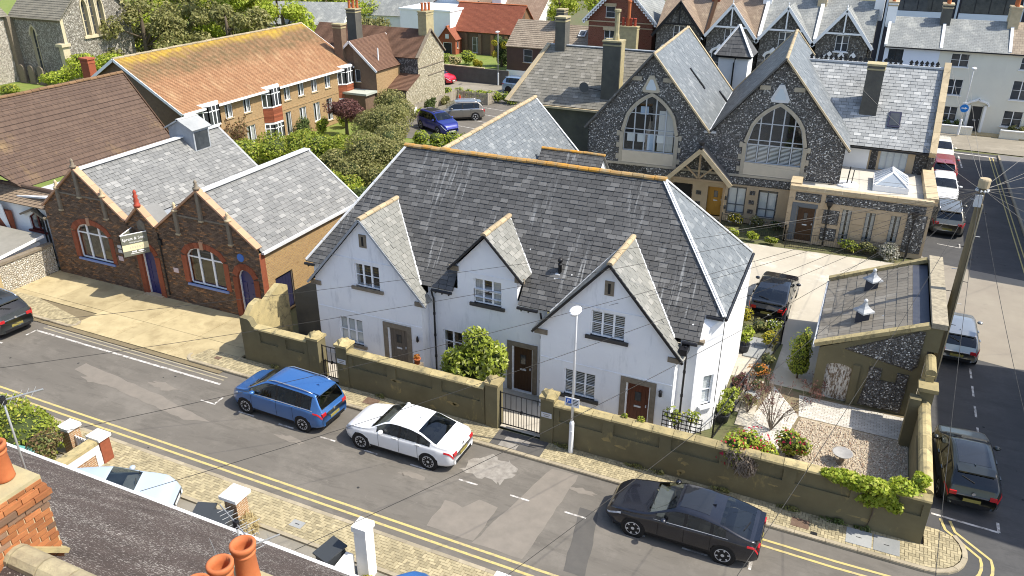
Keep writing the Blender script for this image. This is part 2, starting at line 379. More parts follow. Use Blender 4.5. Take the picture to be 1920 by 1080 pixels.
def lay(parent, name, o, u, v, rects, clip, mt, t=0.012, kind='slate', nmax=300, holes=(), stuffname=None, quota=None):
    """rects: list of (cx,cy,w,h,ang) in plane o+u*x+v*y; pieces inside convex clip. nearest nmax are single objects, rest one stuff mesh"""
    o, u, v = Vector(o), Vector(u).normalized(), Vector(v).normalized(); n = u.cross(v)
    clip = ccw(clip); full = []; part = []
    for (cx, cy, w, h, ang) in rects:
        ca, sa = math.cos(ang), math.sin(ang)
        pts = [(cx + a*w*ca - b*h*sa, cy + a*w*sa + b*h*ca) for a, b in ((-.5,-.5),(.5,-.5),(.5,.5),(-.5,.5))]
        if any(x0 < cx < x1 and y0 < cy < y1 for (x0, y0, x1, y1) in holes): continue
        cp = clip_poly(pts, clip)
        if len(cp) < 3 or abs(area2(cp)) < 0.08 * w * h: continue
        if abs(area2(cp)) > 0.98 * w * h: full.append((cx, cy, w, h, ang))
        else: part.append(cp)
    M = wmat(parent); q = nmax if quota is None else min(nmax, quota[0])
    full.sort(key=lambda r: (M @ (o + u*r[0] + v*r[1]) - CAMP).length)
    um = unit_piece(kind, mt)
    for (cx, cy, w, h, ang) in full[:q]:
        ob = link(name, um, parent); uu = u*math.cos(ang) + v*math.sin(ang); vv = n.cross(uu); j = rnd.uniform(0.85, 1.25) * t
        ob.matrix_basis = Matrix.Translation(o + u*cx + v*cy + n*j) @ Matrix((uu*w, vv*h, n*j)).transposed().to_4x4()
    if quota is not None: quota[0] -= min(q, len(full))
    mb = MB()
    for (cx, cy, w, h, ang) in full[q:]:
        uu = u*math.cos(ang) + v*math.sin(ang); vv = n.cross(uu); c = o + u*cx + v*cy; j = rnd.uniform(0.85, 1.25) * t; k = len(mb.v)
        lo, hi = (2*j, j) if kind == 'slate' else (j, j); e = 0.0 if kind == 'slate' else 0.02
        a, b = uu*(w*(.5)), vv*(h*.5); a2, b2 = uu*(w*(.5-e)), vv*(h*(.5-1.5*e))
        mb.v += [tuple(c-a-b), tuple(c+a-b), tuple(c+a+b), tuple(c-a+b), tuple(c-a2-b2+n*lo), tuple(c+a2-b2+n*lo), tuple(c+a2+b2+n*hi), tuple(c-a2+b2+n*hi)]
        mb.f += [tuple(k+i for i in f) for f in ((4,5,6,7),(0,1,5,4),(1,2,6,5),(3,0,4,7)) + (((2,3,7,6),) if kind != 'slate' else ())]
    for cp in part:
        k = len(mb.v); m = len(cp); lo = min(p[1] for p in cp); hh = max(p[1] for p in cp) - lo + 1e-6
        for p in cp: mb.v.append(tuple(o + u*p[0] + v*p[1]))
        for p in cp: mb.v.append(tuple(o + u*p[0] + v*p[1] + n*(t * (2 - (p[1]-lo)/hh) if kind == 'slate' else t)))
        mb.f.append(tuple(range(k+m, k+2*m)))
        for i in range(m): mb.f.append((k+i, k+(i+1) % m, k+m+(i+1) % m, k+m+i))
    if mb.f: obj(stuffname or name + '_field', mb, mt, parent, kind='stuff')
def course_rects(x0, x1, y0, y1, w, h, jit=0.0, gap=0.006, overlap=0.0, wj=0.0):
    out = []; r = 0; y = y0
    while y < y1:
        x = x0 - (w/2 if r % 2 else 0) - rnd.uniform(0, 0.04) * w
        while x < x1:
            ww = w * (1 + rnd.uniform(-wj, wj)); out.append((x + ww/2, y + h/2 + rnd.uniform(-jit, jit), ww - gap, h + overlap, rnd.gauss(0, 0.006) if jit else 0)); x += ww
        y += h; r += 1
    return out
def brick_rects(x0, x1, z0, z1, w=0.225, h=0.075, g=0.01):
    return [(cx, cy, ww, h - g, a) for (cx, cy, ww, hh, a) in course_rects(x0, x1, z0, z1, w, h, gap=g)]

def plane_axes(pts):
    p = [Vector(q) for q in pts]; n = Vector((0,0,0))
    for i in range(len(p)): n += p[i].cross(p[(i+1) % len(p)])
    n.normalize()
    if n.z < 0: n = -n
    u = Vector((-n.y, n.x, 0)).normalized(); v = n.cross(u); return u, v, n
def roof(parent, pts, mt, tile=None, deck=None, t=0.06, name='roof_slope', piece='slate', quota=None, nmax=300, jit=0.008, th=0.017, wj=0.06, org=None):
    """one roof plane as a slab; tile=(w,h) lays real slates on it"""
    u, v, n = plane_axes(pts); p = [Vector(q) for q in pts]
    mb = MB(); mb.prism(p, -n * t); d = obj(name, mb, deck or (slate_gap if tile else mt), parent)
    if tile:
        o = Vector(org) if org else p[0]; clip = [((q - o).dot(u), (q - o).dot(v)) for q in p]
        xs = [c[0] for c in clip]; ys = [c[1] for c in clip]
        lay(parent, piece, o + n*0.002, u, v, course_rects((math.floor(min(xs)/tile[0])-1)*tile[0] if org else min(xs)-0.2, max(xs)+0.2, math.floor(min(ys)/tile[1]+1e-6)*tile[1], max(ys), tile[0], tile[1], jit, gap=0.014, overlap=0.0, wj=wj), clip, mt, th, 'slate', nmax, quota=quota)
    return d
def ridge_cap(parent, p, q, mt, r=0.11, L=0.45, name='ridge_tile', n=None):
    p, q = Vector(p), Vector(q); D = (q - p).length; k = n or max(1, int(round(D / L))); d = (q - p) / D; a = d.cross(Vector((0,0,1))).normalized(); b = a.cross(d)
    mb = MB(); l = D / k
    P = []
    for e in (0.01, l - 0.01):
        P.append([Vector((math.cos(t)*r, e, math.sin(t)*r*0.8)) for t in [math.pi * i / 6 - 0.25 + 0.5*i/6 - 0.0 for i in range(7)]])
    mb.grid(P); mb.poly(*P[0][::-1]); mb.poly(*P[1]); me = mesh(name, mb, mt)
    for i in range(k):
        o = link(name, me, parent); o.matrix_basis = Matrix.Translation(p + d * (l * i) + b * rnd.uniform(-0.012, 0.012)) @ Matrix((-a, d, b)).transposed().to_4x4()

# ---------------------------------------------------------------- walls with openings
def arch_top(u0, u1, z, rise, kind='seg', n=10):
    c = (u0 + u1) / 2; h = (u1 - u0) / 2; pts = []
    for i in range(n + 1):
        x = u0 + (u1 - u0) * i / n; s = (x - c) / h
        if kind == 'point': zz = rise * math.sqrt(max(0.0, (2*h)**2 - (h + abs(x - c))**2)) / (h * math.sqrt(3))
        else: zz = rise * (math.sqrt(max(0, 1 - s*s*0.97)) - math.sqrt(0.03)) / (1 - math.sqrt(0.03))
        pts.append((x, z + zz))
    return pts
class Facade:
    """wall face in plane o + u*U + z*Z (outward n = u x z), with real openings and reveals"""
    def __init__(s, parent, o, u, poly, mt, name='wall', depth=0.13):
        s.parent, s.o, s.u, s.poly, s.mt, s.name, s.depth = parent, Vector(o), Vector(u).normalized(), ccw(poly), mt, name, depth
        s.n = s.u.cross(Vector((0,0,1))); s.ops = []
    def P(s, a, z, d=0.0): return s.o + s.u * a + Vector((0,0,z)) + s.n * d
    def op(s, u0, u1, z0, z1, top=None): s.ops.append((u0, u1, z0, z1, top or [(u0, z1), (u1, z1)])); return s.ops[-1]
    def build(s, reveal=None):
        mb = MB(); xs = sorted({p[0] for p in s.poly} | {q for o in s.ops for q in o[:2]}); zmax = max(p[1] for p in s.poly) + 1; zmin = min(p[1] for p in s.poly) - 1
        for a, b in zip(xs[:-1], xs[1:]):
            if b - a < 1e-5: continue
            m = (a + b) / 2; hs = sorted([(o[2], max(q[1] for q in o[4])) for o in s.ops if o[0] < m < o[1]]); z = zmin
            for (h0, h1) in hs + [(zmax, None)]:
                cell = clip_poly([(a, z), (b, z), (b, h0), (a, h0)], s.poly)
                if len(cell) > 2 and abs(area2(cell)) > 1e-6: mb.poly(*[s.P(*c) for c in cell])
                z = h1
        for (u0, u1, z0, z1, top) in s.ops:
            zt = max(q[1] for q in top)
            for p, q in zip(top[:-1], top[1:]):
                if zt - p[1] > 1e-5 or zt - q[1] > 1e-5: mb.poly(s.P(*p), s.P(*q), s.P(q[0], zt), s.P(p[0], zt))
        w = obj(s.name, mb, s.mt, s.parent)
        for (u0, u1, z0, z1, top) in s.ops:
            ring = [(u0, z0)] + list(top) + [(u1, z0)]; rb = MB(); k = len(ring)
            rb.v = [tuple(s.P(*p)) for p in ring] + [tuple(s.P(*p, -s.depth - 0.25)) for p in ring]
            rb.f = [(i, (i+1) % k, k + (i+1) % k, k + i) for i in range(k)]
            obj('reveal', rb, reveal or s.mt, w)
        return w
    # -- fittings
    def hbox(s, mb, u0, u1, z0, z1, d0, d1):
        return mb.obox(s.P((u0+u1)/2, (z0+z1)/2, (d0+d1)/2), s.u*((u1-u0)/2), Vector((0,0,(z1-z0)/2)), s.n*((d1-d0)/2))
    def window(s, o, cols=3, rows=2, fm=None, fw=0.055, sill=None, sillm=None, inside=None, gm=None, d=None, rowsplit=None, name='window', colsplit=None, bw=0.025, label=None):
        u0, u1, z0, z1, top = o; fm = fm or upvc; d = -s.depth if d is None else d; gm = gm or glass; zt = max(q[1] for q in top)
        f = MB(); ring = [(u0, z0)] + list(top) + [(u1, z0)]
        for i in range(len(ring)):
            p, q = ring[i], ring[(i+1) % len(ring)]; f.bar(s.P(*p, d + 0.02), s.P(*q, d + 0.02), 0.06, fw * 1.6, up=s.n.cross(s.P(*q) - s.P(*p)) if (s.P(*q) - s.P(*p)).length > 1e-4 else (0,0,1))
        def topz(x):
            for p, q in zip(top[:-1], top[1:]):
                if p[0] - 1e-6 <= x <= q[0] + 1e-6: return p[1] + (q[1]-p[1]) * (x-p[0]) / max(1e-6, q[0]-p[0])
            return z1
        cx = colsplit or [i / cols for i in range(1, cols)]
        for c in cx:
            x = u0 + (u1-u0)*c; s.hbox(f, x - fw*.7, x + fw*.7, z0, topz(x), d - 0.01, d + 0.045)
        w = obj(name, f, fm, s.parent, label=label)
        g = MB(); xs = [0] + list(cx) + [1]
        for r in (rowsplit or [i / rows for i in range(1, rows)]):
            z = z0 + (z1-z0)*r; s.hbox(f2 := MB(), u0, u1, z - bw/2, z + bw/2, d - 0.005, d + 0.03); obj('glazing_bar', f2, fm, w)
        for a, b in zip(xs[:-1], xs[1:]):
            xa, xb = u0 + (u1-u0)*a, u0 + (u1-u0)*b
            pts = [(xa, z0)] + [(xa, topz(xa))] + [p for p in top if xa + 1e-4 < p[0] < xb - 1e-4] + [(xb, topz(xb)), (xb, z0)]
            gg = MB(); gg.poly(*[s.P(p[0], p[1], d + 0.005) for p in pts][::-1]); obj('pane', gg, gm, w)
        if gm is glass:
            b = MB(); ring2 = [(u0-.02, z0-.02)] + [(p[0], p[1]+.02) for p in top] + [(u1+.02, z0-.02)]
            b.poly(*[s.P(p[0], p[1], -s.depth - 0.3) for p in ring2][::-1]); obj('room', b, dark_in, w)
        if inside == 'blind':
            bm = MB(); k = int((zt - z0) / 0.07)
            for i in range(k):
                zz = z0 + (zt - z0) * (i + .5) / k; s.hbox(bm, u0 + .05, u1 - .05, zz - .014, zz + .014, d - 0.045, d - 0.035)
            obj('blind', bm, blindm, w)
        elif inside == 'curtain':
            bm = MB(); ww = (u1-u0)*0.3
            for a in (u0 + .04, u1 - .04 - ww):
                for i in range(6): s.hbox(bm, a + ww*i/6, a + ww*(i+1)/6, z0 + .03, zt - .03, d - 0.1, d - 0.035 - 0.02*(i % 2))
            obj('curtain', bm, curtain, w)
        elif inside == 'net':
            bm = MB(); s.hbox(bm, u0 + .04, u1 - .04, z0 + .03, z0 + (zt - z0)*0.9, d - .045, d - .035); obj('curtain', bm, blindm, w)
        if sill:
            sm = MB(); s.hbox(sm, u0 - sill[0], u1 + sill[0], z0 - sill[1], z0, -s.depth, sill[2]); obj('sill', sm, sillm or fm, w)
        return w
    def door(s, o, dm, fm=None, fw=0.06, d=None, panels=0, planks=0, glazed=None, letter=True, split=False, name='door', label=None, metal=None):
        u0, u1, z0, z1, top = o; d = -s.depth if d is None else d; ring = [(u0, z0)] + list(top) + [(u1, z0)]
        db = MB(); db.prism([s.P(p[0], p[1], d) for p in ring], s.n * -0.05); D = obj(name, db, dm, s.parent, label=label)
        if fm:
            f = MB()
            for i in range(len(ring) - 1):
                p, q = ring[i], ring[i+1]; f.bar(s.P(*p, d + 0.02), s.P(*q, d + 0.02), 0.09, fw * 2, up=s.n.cross(s.P(*q) - s.P(*p)))
            obj('frame', f, fm, D)
        hs = [(u0, u1)] if not split else [(u0, (u0+u1)/2 - .006), ((u0+u1)/2 + .006, u1)]
        if planks:
            for i in range(planks):
                a = u0 + fw + (u1-u0-2*fw) * i / planks; b = u0 + fw + (u1-u0-2*fw) * (i+1) / planks
                m = MB(); s.hbox(m, a + .004, b - .004, z0 + .01, z1 - fw, d, d + .014); obj('plank', m, dm, D)
        if panels:
            for (a, b) in hs:
                for i in range(panels):
                    zz0 = z0 + .12 + (z1 - z0 - .3) * i / panels; zz1 = z0 + .12 + (z1 - z0 - .3) * (i+1) / panels - .1
                    for k in range(2 if not split else 1):
                        aa = a + .11 + (b-a-.22) * (k*.53 if not split else 0); bb = aa + (b-a-.22) * (.47 if not split else 1)
                        m = MB(); s.hbox(m, aa, bb, zz0, zz1, d, d + .018); obj('panel', m, dm, D)
        if glazed:
            g = MB(); c = (u0+u1)/2; s.hbox(g, c - glazed[0]/2, c + glazed[0]/2, z0 + glazed[1], z0 + glazed[2], d, d + .022); obj('door_light', g, far_glass, D)
            g = MB(); e = .02; s.hbox(g, c - glazed[0]/2 - e, c + glazed[0]/2 + e, z0 + glazed[1] - e, z0 + glazed[2] + e, d, d + .018); obj('bead', g, metal or black, D)
        if letter:
            g = MB(); c = (u0+u1)/2; s.hbox(g, c - .13, c + .13, z0 + .95, z0 + 1.02, d, d + .03); obj('letter_plate', g, metal or lead_white, D)
            g = MB(); s.hbox(g, u1 - .16, u1 - .12, z0 + 1.02, z0 + 1.12, d, d + .05); obj('handle', g, metal or lead_white, D)
        return D
    def panel(s, name, u0, u1, z0, z1, d0, d1, m, parent=None):
        b = MB(); s.hbox(b, u0, u1, z0, z1, d0, d1); return obj(name, b, m, parent or s.parent)
    def surround(s, o, w, d1, m, name='surround', gap=0.0, sides=True):
        u0, u1, z0, z1, top = o; b = MB()
        s.hbox(b, u0 - w, u1 + w, z1 + gap, z1 + w, 0.0, d1)
        s.hbox(b, u0 - w, u0 - gap, z0, z1 + gap - .002, 0.0, d1 - .002); s.hbox(b, u1 + gap, u1 + w, z0, z1 + gap - .002, 0.0, d1 - .002)
        return obj(name, b, m, s.parent)
    def arch_band(s, top, w, d1, m, name='arch', u0z=None, k=None, piece='voussoir'):
        """real voussoirs following an arched head"""
        c = ((top[0][0] + top[-1][0]) / 2, min(p[1] for p in top) - 0.25 * (top[-1][0]-top[0][0])); back = MB(); vs = []
        for p, q in zip(top[:-1], top[1:]):
            e = [Vector((x[0]-c[0], x[1]-c[1])).normalized() for x in (p, q)]
            pts = [s.P(*p), s.P(*q), s.P(q[0]+e[1].x*w, q[1]+e[1].y*w), s.P(p[0]+e[0].x*w, p[1]+e[0].y*w)]
            back.prism(pts, s.n * (d1 - .014)); m0 = sum(pts, Vector()) / 4; vs.append([m0 + (x - m0) * .95 for x in pts])
        A = obj(name, back, m, s.parent)
        for pts in vs: obj(piece, MB().prism(pts, s.n * d1), m, A)
        return A
def flints(F, poly, excl=(), step=.085, m=None, parent=None, d0=.0):
    """real knapped stones bedded in a wall face, one joined mesh"""
    P = np.array(poly); x0, z0 = P.min(0); x1, z1 = P.max(0); gx, gz = np.meshgrid(np.arange(x0, x1, step), np.arange(z0, z1, step*.88)); gx = gx + (np.arange(gx.shape[0]) % 2)[:,None]*step/2
    p = np.stack([gx.ravel(), gz.ravel()], 1) + nrs.uniform(-.28, .28, (gx.size, 2))*step
    def ins(q, pg, e=0.0):
        pg = np.array(ccw(list(map(tuple, pg)))); r = np.ones(len(q), bool)
        for a, b in zip(pg, np.roll(pg, -1, 0)):
            d = b - a; l = np.hypot(*d)
            if l > 1e-6: r &= ((d[0]*(q[:,1]-a[1]) - d[1]*(q[:,0]-a[0]))/l > e)
        return r
    k = ins(p, poly, step*.4)
    for e in excl: k &= ~ins(p, e, -step*.3)
    p = p[k]; n = len(p); rad = step*.5*nrs.uniform(.7, 1.12, n); a0 = nrs.rand(n)*6.28; asp = nrs.uniform(.65, 1.0, n)
    th = a0[:,None] + np.arange(6)[None]*1.0472; rr = rad[:,None]*nrs.uniform(.85, 1.15, (n,6)); dx = np.cos(th)*rr; dz = np.sin(th)*rr*asp[:,None]
    o, u, nn = np.array(F.o), np.array(F.u), np.array(F.n); X = p[:,0,None]+dx; Z = p[:,1,None]+dz
    ring = o + X[...,None]*u + Z[...,None]*np.array([0,0,1.]) + nn*(d0+.003); h = d0 + rad*nrs.uniform(.25, .6, n); off = nrs.uniform(-.4, .4, (n,2))*rad[:,None]
    top = o + (p[:,0]+off[:,0])[:,None]*u + (p[:,1]+off[:,1])[:,None]*np.array([0,0,1.]) + nn*h[:,None]
    V7 = np.concatenate([ring, top[:,None]], 1).reshape(-1,3); b = (np.arange(n)*7)[:,None]; j = np.arange(6); f = np.stack([b+j, b+(j+1) % 6, np.broadcast_to(b+6, (n,6))], 2).reshape(-1,3)
    ob = link('flintwork', npmesh_idx('flintwork', V7, f, m), parent or F.parent); ob['kind'] = 'stuff'; return ob
def box_part(parent, name, x0, y0, z0, x1, y1, z1, m): return obj(name, MB().box(x0, y0, z0, x1, y1, z1), m, parent)
def gutter(parent, p, q, m=None, r=0.06, name='gutter'): return obj(name, MB().tube([p, q], r, 8), m or black, parent)
def pipe(parent, pts, m=None, r=0.04, name='downpipe'): return obj(name, MB().tube(pts, r, 8), m or black, parent)
POT = {}
def pot_mesh(m, r=0.14, h=0.6):
    k = (m.name, r, h)
    if k not in POT:
        POT[k] = mesh('chimney_pot', MB().lathe([(r*.86,0),(r,.02),(r*.97,.1*h),(r*.86,.72*h),(r*.9,.74*h),(r*.97,.76*h),(r*.9,.79*h),(r*.86,.8*h),(r*.88,.86*h),(r*1.05,.88*h),(r*1.08,.98*h),(r*1.0,h),(r*.8,h),(r*.74,.8*h),(r*.7,.3*h),(0,.28*h)], seg=20), m, True)
    return POT[k]
def chimney(parent, x0, y0, x1, y1, z0, z1, m, pots=(), capm=None, potm=None, ph=0.55, pr=0.13, cap=0.06, name='chimney', flaunch=True):
    c = box_part(parent, name, x0, y0, z0, x1, y1, z1, m)
    mb = MB().box(x0 - cap, y0 - cap, z1 + .002, x1 + cap, y1 + cap, z1 + .12).box(x0 - cap*.5, y0 - cap*.5, z1 - .25, x1 + cap*.5, y1 + cap*.5, z1 - .15)
    obj('chimney_cap', mb, capm or m, c)
    for (a, b) in pots:
        o = link('chimney_pot', pot_mesh(potm or terracotta, pr, ph), c); o.location = (a, b, z1 + .12)
    return c
# ---------------------------------------------------------------- ground, roads, pavements
def mat_asphalt(name, c1, c2, patch=None):
    t = NT(name); p = t.pos()
    col = t.mix(t.ramp(t.noise(t.scl(p, 0.25, 1.2, 1), 0.6, 7, 0.7), 0.35, 0.7), c1, c2)
    col = t.mix(t.math('MULTIPLY', t.ramp(t.noise(p, 0.35, 8, 0.75), 0.5, 0.75), 0.6), col, tuple(x * 1.55 for x in c2))
    col = t.mix(t.math('MULTIPLY', t.ramp(t.noise(t.scl(p, .5, 2.2, 1), 1.1, 8, .75, .4), .52, .62), .45), col, tuple(x * .72 for x in c1))
    col = t.mix(t.math('MULTIPLY', t.ramp(t.noise(p, 2.6, 8, .8), .58, .72), .5), col, tuple(x * 1.5 for x in c2))
    col = t.mix(t.math('MULTIPLY', t.noise(p, 90, 2), 0.35), col, tuple(x * 0.5 for x in c1))
    vo = t.n('TexVoronoi'); t.set(vo, 'Vector', p); vo.inputs['Scale'].default_value = 0.9
    col = t.mix(t.math('LESS_THAN', vo.outputs['Distance'], 0.045), col, (0.03,0.03,0.03))
    t.bsdf(col, 0.9, 0.2, 0, t.bump(t.noise(p, 120, 2), 0.25, 0.01)); return t.m
asphalt = mat_asphalt('road_asphalt', (0.135,0.123,0.106), (0.175,0.159,0.137))
asphalt_dark = mat_asphalt('dark_asphalt', (0.075,0.074,0.074), (0.092,0.09,0.088))
patch_m = mat('asphalt_patch', (0.215,0.19,0.16), (0.175,0.157,0.133), 2, bump=0.2, bscale=80)
patch_d = mat('asphalt_patch_dark', (0.08,0.076,0.07), (0.1,0.094,0.085), 2, bump=0.2, bscale=80)
patch_w = mat('worn_cement_patch', (0.31,0.29,0.255), (0.19,0.172,0.15), 4.5, bump=0.3, bscale=40)
soil = mat('ground_earth', (0.13,0.11,0.06), (0.10,0.12,0.045), 0.5, bump=0.4, bscale=8)
lawn = mat('lawn_grass', (0.13,0.19,0.035), (0.2,0.22,0.06), 1.2, bump=0.6, bscale=60)
paver_m = mat('buff_paver', (0.37,0.315,0.195), (0.3,0.255,0.155), 3, var=0.24, coord='pos', bump=0.2, bscale=70)
paver_pale = mat('pale_paver', (0.52,0.49,0.43), (0.45,0.42,0.37), 3, var=0.14, coord='pos', bump=0.15)
bedding = mat('paver_joint', (0.16,0.13,0.075), (0.2,0.16,0.1), 4, bump=0.2)
kerb_m = mat('kerb_stone', (0.36,0.31,0.22), (0.28,0.24,0.17), 3, var=0.15, coord='pos', bump=0.3)
slab_m = mat('forecourt_concrete', (0.46,0.38,0.22), (0.35,0.285,0.16), 1.1, var=0.08, coord='pos', bump=0.25, bscale=40, c3=(0.26,0.205,0.11), t3=(0.5,0.72), s3=0.8)
court_m = mat('courtyard_concrete', (0.45,0.41,0.33), (0.38,0.345,0.28), 0.6, coord='pos', bump=0.2, bscale=50, c3=(0.62,0.58,0.5), t3=(0.55,0.75), s3=0.5)
yellow = mat('yellow_line_paint', (0.5,0.4,0.14), (0.42,0.35,0.17), 5, coord='pos', bump=0.1, c3=(0.27,0.235,0.17), t3=(0.52,0.7), s3=5)
linew = mat('white_line_paint', (0.58,0.56,0.53), (0.45,0.43,0.4), 4, coord='pos', bump=0.1, c3=(0.23,0.21,0.185), t3=(0.46,0.6), s3=4.5)
flag_grey = mat('grey_paving_slab', (0.24,0.25,0.245), (0.3,0.3,0.29), 2, var=0.15, coord='pos', bump=0.2)
metal_cover = mat('iron_cover', (0.12,0.075,0.05), (0.16,0.11,0.08), 6, rough=0.7, bump=0.4)

def sheet(name, pts, z, m, kind='structure', parent=None):
    mb = MB(); pts = ccw(list(pts)); mb.poly(*[(p[0], p[1], z) for p in pts])
    o = obj(name, mb, m, parent)
    if kind and parent is None: o['kind'] = kind
    return o
sheet('ground', [(-420,-120),(420,-120),(420,620),(-420,620)], -0.06, soil)
RD = sheet('front_road', [(-75,15.85),(30,15.85),(30,21.22),(-75,21.22)], 0.0, asphalt)
SR = sheet('side_road', [(3.8,21.22),(12,21.22),(9.75,26),(9.75,72.5),(4.0,72.5),(4.0,48),(3.75,36.6),(3.75,24)], 0.002, asphalt_dark)
sheet('forecourt_apron', [(3.75,36.3),(9.75,35.2),(9.75,46),(4.4,46.8)], 0.006, mat('worn_concrete_road', (0.27,0.24,0.19), (0.23,0.2,0.16), 0.6, coord='pos', bump=0.15, c3=(0.17,0.15,0.12), t3=(0.6,0.8), s3=0.5))
sheet('cross_road', [(-75,77),(40,71.8),(40,77.2),(-75,82.5)], 0.0, mat_asphalt('pale_road', (0.24,0.215,0.17), (0.29,0.26,0.21)))
sheet('car_park', [(-39.3,57),(-24,57),(-24,74.5),(-39.3,76.5)], 0.003, asphalt)
LW = sheet('lawn', [(-60,33),(-21,33),(-21,63),(-60,66)], -0.02, lawn)
sheet('courtyard', [(-9,30),(3.9,30),(3.9,45.8),(-9,45.0)], 0.02, court_m)
sheet('side_garden', [(-4.15,22.5),(3.5,22.5),(3.5,30),(-4.15,30)], 0.03, soil)
sheet('house_path', [(-23,22.5),(-4.15,22.5),(-4.15,25.2),(-23,25.2)], 0.08, mat('pale_path_concrete', (0.5,0.46,0.39), (0.42,0.38,0.32), 1.2, bump=0.2))
sheet('churchyard', [(-200,40),(-58,34),(-58,62),(-70,120),(-200,160)], -0.02, lawn)
sheet('near_gardens', [(-75,5),(30,5),(30,14.5),(-75,14.5)], 0.03, mat('garden_concrete', (0.25,0.23,0.19), (0.18,0.165,0.135), 0.7, bump=0.25, c3=(0.34,0.31,0.26), t3=(0.55,0.7), s3=0.7))

# pavements: a solid bed with kerb stones and herringbone pavers
def herring(x0, x1, y0, y1, w=0.21, h=0.105, g=0.009):
    out = []
    for i in range(-2, int((y1-y0) / h) + 2):
        bx0 = x0 - 2*w - ((i*h) % (2*w)); by = y0 + i*h
        for j in range(int((x1-x0) / (2*w)) + 5):
            bx = bx0 + j*2*w
            out += [(bx + w/2, by + h/2, w-g, h-g, 0), (bx + w + h/2, by + w/2, w-g, h-g, math.pi/2)]
    return out
def pavement(name, poly, z=0.1, parts=300, bm=None):
    mb = MB(); poly = ccw(list(poly)); mb.prism([(p[0], p[1], z - 0.012) for p in poly], (0,0,-0.12))
    o = obj(name, mb, bm or bedding); o['kind'] = 'structure'
    xs = [p[0] for p in poly]; ys = [p[1] for p in poly]
    lay(o, 'paver', (0,0,z - 0.012), (1,0,0), (0,1,0), herring(min(xs), max(xs), min(ys), max(ys)), poly, paver_m, 0.011, 'brick', parts, stuffname='paver_field')
    return o
def kerb(owner, pts, w=0.15, z=0.105, L=0.92):
    for p, q in zip(pts[:-1], pts[1:]):
        p, q = Vector((*p, 0)), Vector((*q, 0)); D = (q-p).length; k = max(1, round(D / L)); d = (q-p)/D; a = Vector((-d.y, d.x, 0))
        me = mesh('kerb_stone', MB().prism([(0.004,0,-.08),(D/k-.004,0,-.08),(D/k-.004,0,z-.02),(0.004,0,z-.02)], (0,w,0)).prism([(0.004,.015,z-.02),(D/k-.004,.015,z-.02),(D/k-.004,.015,z),(0.004,.015,z)], (0,w-.015,0)), kerb_m)
        for i in range(k):
            o = link('kerb_stone', me, owner); o.matrix_basis = Matrix.Translation(p + d*(D/k*i) + Vector((0,0,rnd.uniform(-.006,.006)))) @ Matrix((d, a, Vector((0,0,1)))).transposed().to_4x4()
def arc(cx, cy, r, a0, a1, n=8): return [(cx + r*math.cos(R(a0 + (a1-a0)*i/n)), cy + r*math.sin(R(a0 + (a1-a0)*i/n))) for i in range(n+1)]
PV = pavement('house_pavement', [(-25.2,21.38),(3.9,21.38),(3.9,22.36),(-24.9,22.36)])
kerb(PV, [(-24.9,21.22),(3.9,21.22)])
corner = arc(3.9, 22.45, 1.23, -90, 40, 8)
PC = pavement('corner_pavement', [(3.9,21.4)] + arc(3.9, 22.45, 1.05, -80, 40, 6) + [(4.3,23.3),(3.9,23.3)], 0.1, 60)
kerb(PC, corner, L=0.6)
PN = pavement('near_pavement', [(-40,14.55),(2,14.55),(2,15.7),(-40,15.7)])
kerb(PN, [(3,15.85),(-40,15.85)])
obj('edging', MB().box(-40,14.42,-.02,2,14.55,.1), kerb_m, PN)
PI = pavement('dropped_kerb_pavement', [(-48,21.35),(-32.6,21.35),(-32.1,21.6),(-32.6,21.95),(-36.4,22.7),(-48,22.7)], 0.1, 100)
kerb(PI, [(-48,21.2),(-32.5,21.2)]); kerb(PI, arc(-32.5, 21.55, 0.35, -90, 60, 4), L=.3)
kerb(PV, arc(-24.9, 21.75, 0.53, 180, 270, 4), L=.3)
# iron covers and service hatches set in the pavement
for (x, y, w, h, m, nm) in ((-16.05,21.85,.6,.42,metal_cover,'iron_cover'),(0.3,21.75,.55,.42,metal_cover,'iron_cover'),(-24.0,21.9,.3,.2,metal_cover,'iron_cover'),(0.75,21.45,.2,.14,iron,'iron_cover'),
        (-9.7,21.92,.95,.26,patch_w,'service_cover'),(-9.9,21.55,.7,.3,patch_w,'service_cover'),(2.05,21.85,.75,.72,flag_grey,'service_cover'),(2.85,21.85,.75,.72,flag_grey,'service_cover'),(-14.3,15.0,.45,.3,flag_grey,'service_cover')):
    own = PN if y < 16 else PV
    obj(nm, MB().box(x-w/2,y-h/2,.07,x+w/2,y+h/2,.107), m, own)
    if nm == 'service_cover' and m is flag_grey: obj('lifting_slot', MB().box(x-.08,y-.015,.1,x+.08,y+.015,.1085), iron, own)
obj('resurfaced_strip', MB().box(-10.6,21.39,.06,-8.6,22.33,.103), patch_d, PV)
# forecourt concrete bays, each slab its own piece
FC = sheet('forecourt', [(-38.4,21.0),(-23.1,21.0),(-23.1,25.6),(-38.4,25.6)], 0.03, bedding)
xs = [-38.4,-35.6,-32.3,-29.6,-28.7,-26.2,-23.1]
for i in range(6):
    for (y0, y1) in ((21.25,23.05),(23.07,25.6)):
        if y0 < 23 and xs[i+1] < -32.2: y0 = 22.72
        x0, x1 = xs[i] + .012, xs[i+1] - .012; sk = 0.35
        obj('slab', MB().prism([(x0 + (y0-23)*sk*.3, y0, .03),(x1 + (y0-23)*sk*.3, y0, .03),(x1 + (y1-23)*sk*.3 if i < 5 else x1, y1, .03),(x0 + (y1-23)*sk*.3 if i else x0, y1, .03)], (0,0,.04 + rnd.uniform(0,.006))), slab_m, FC)
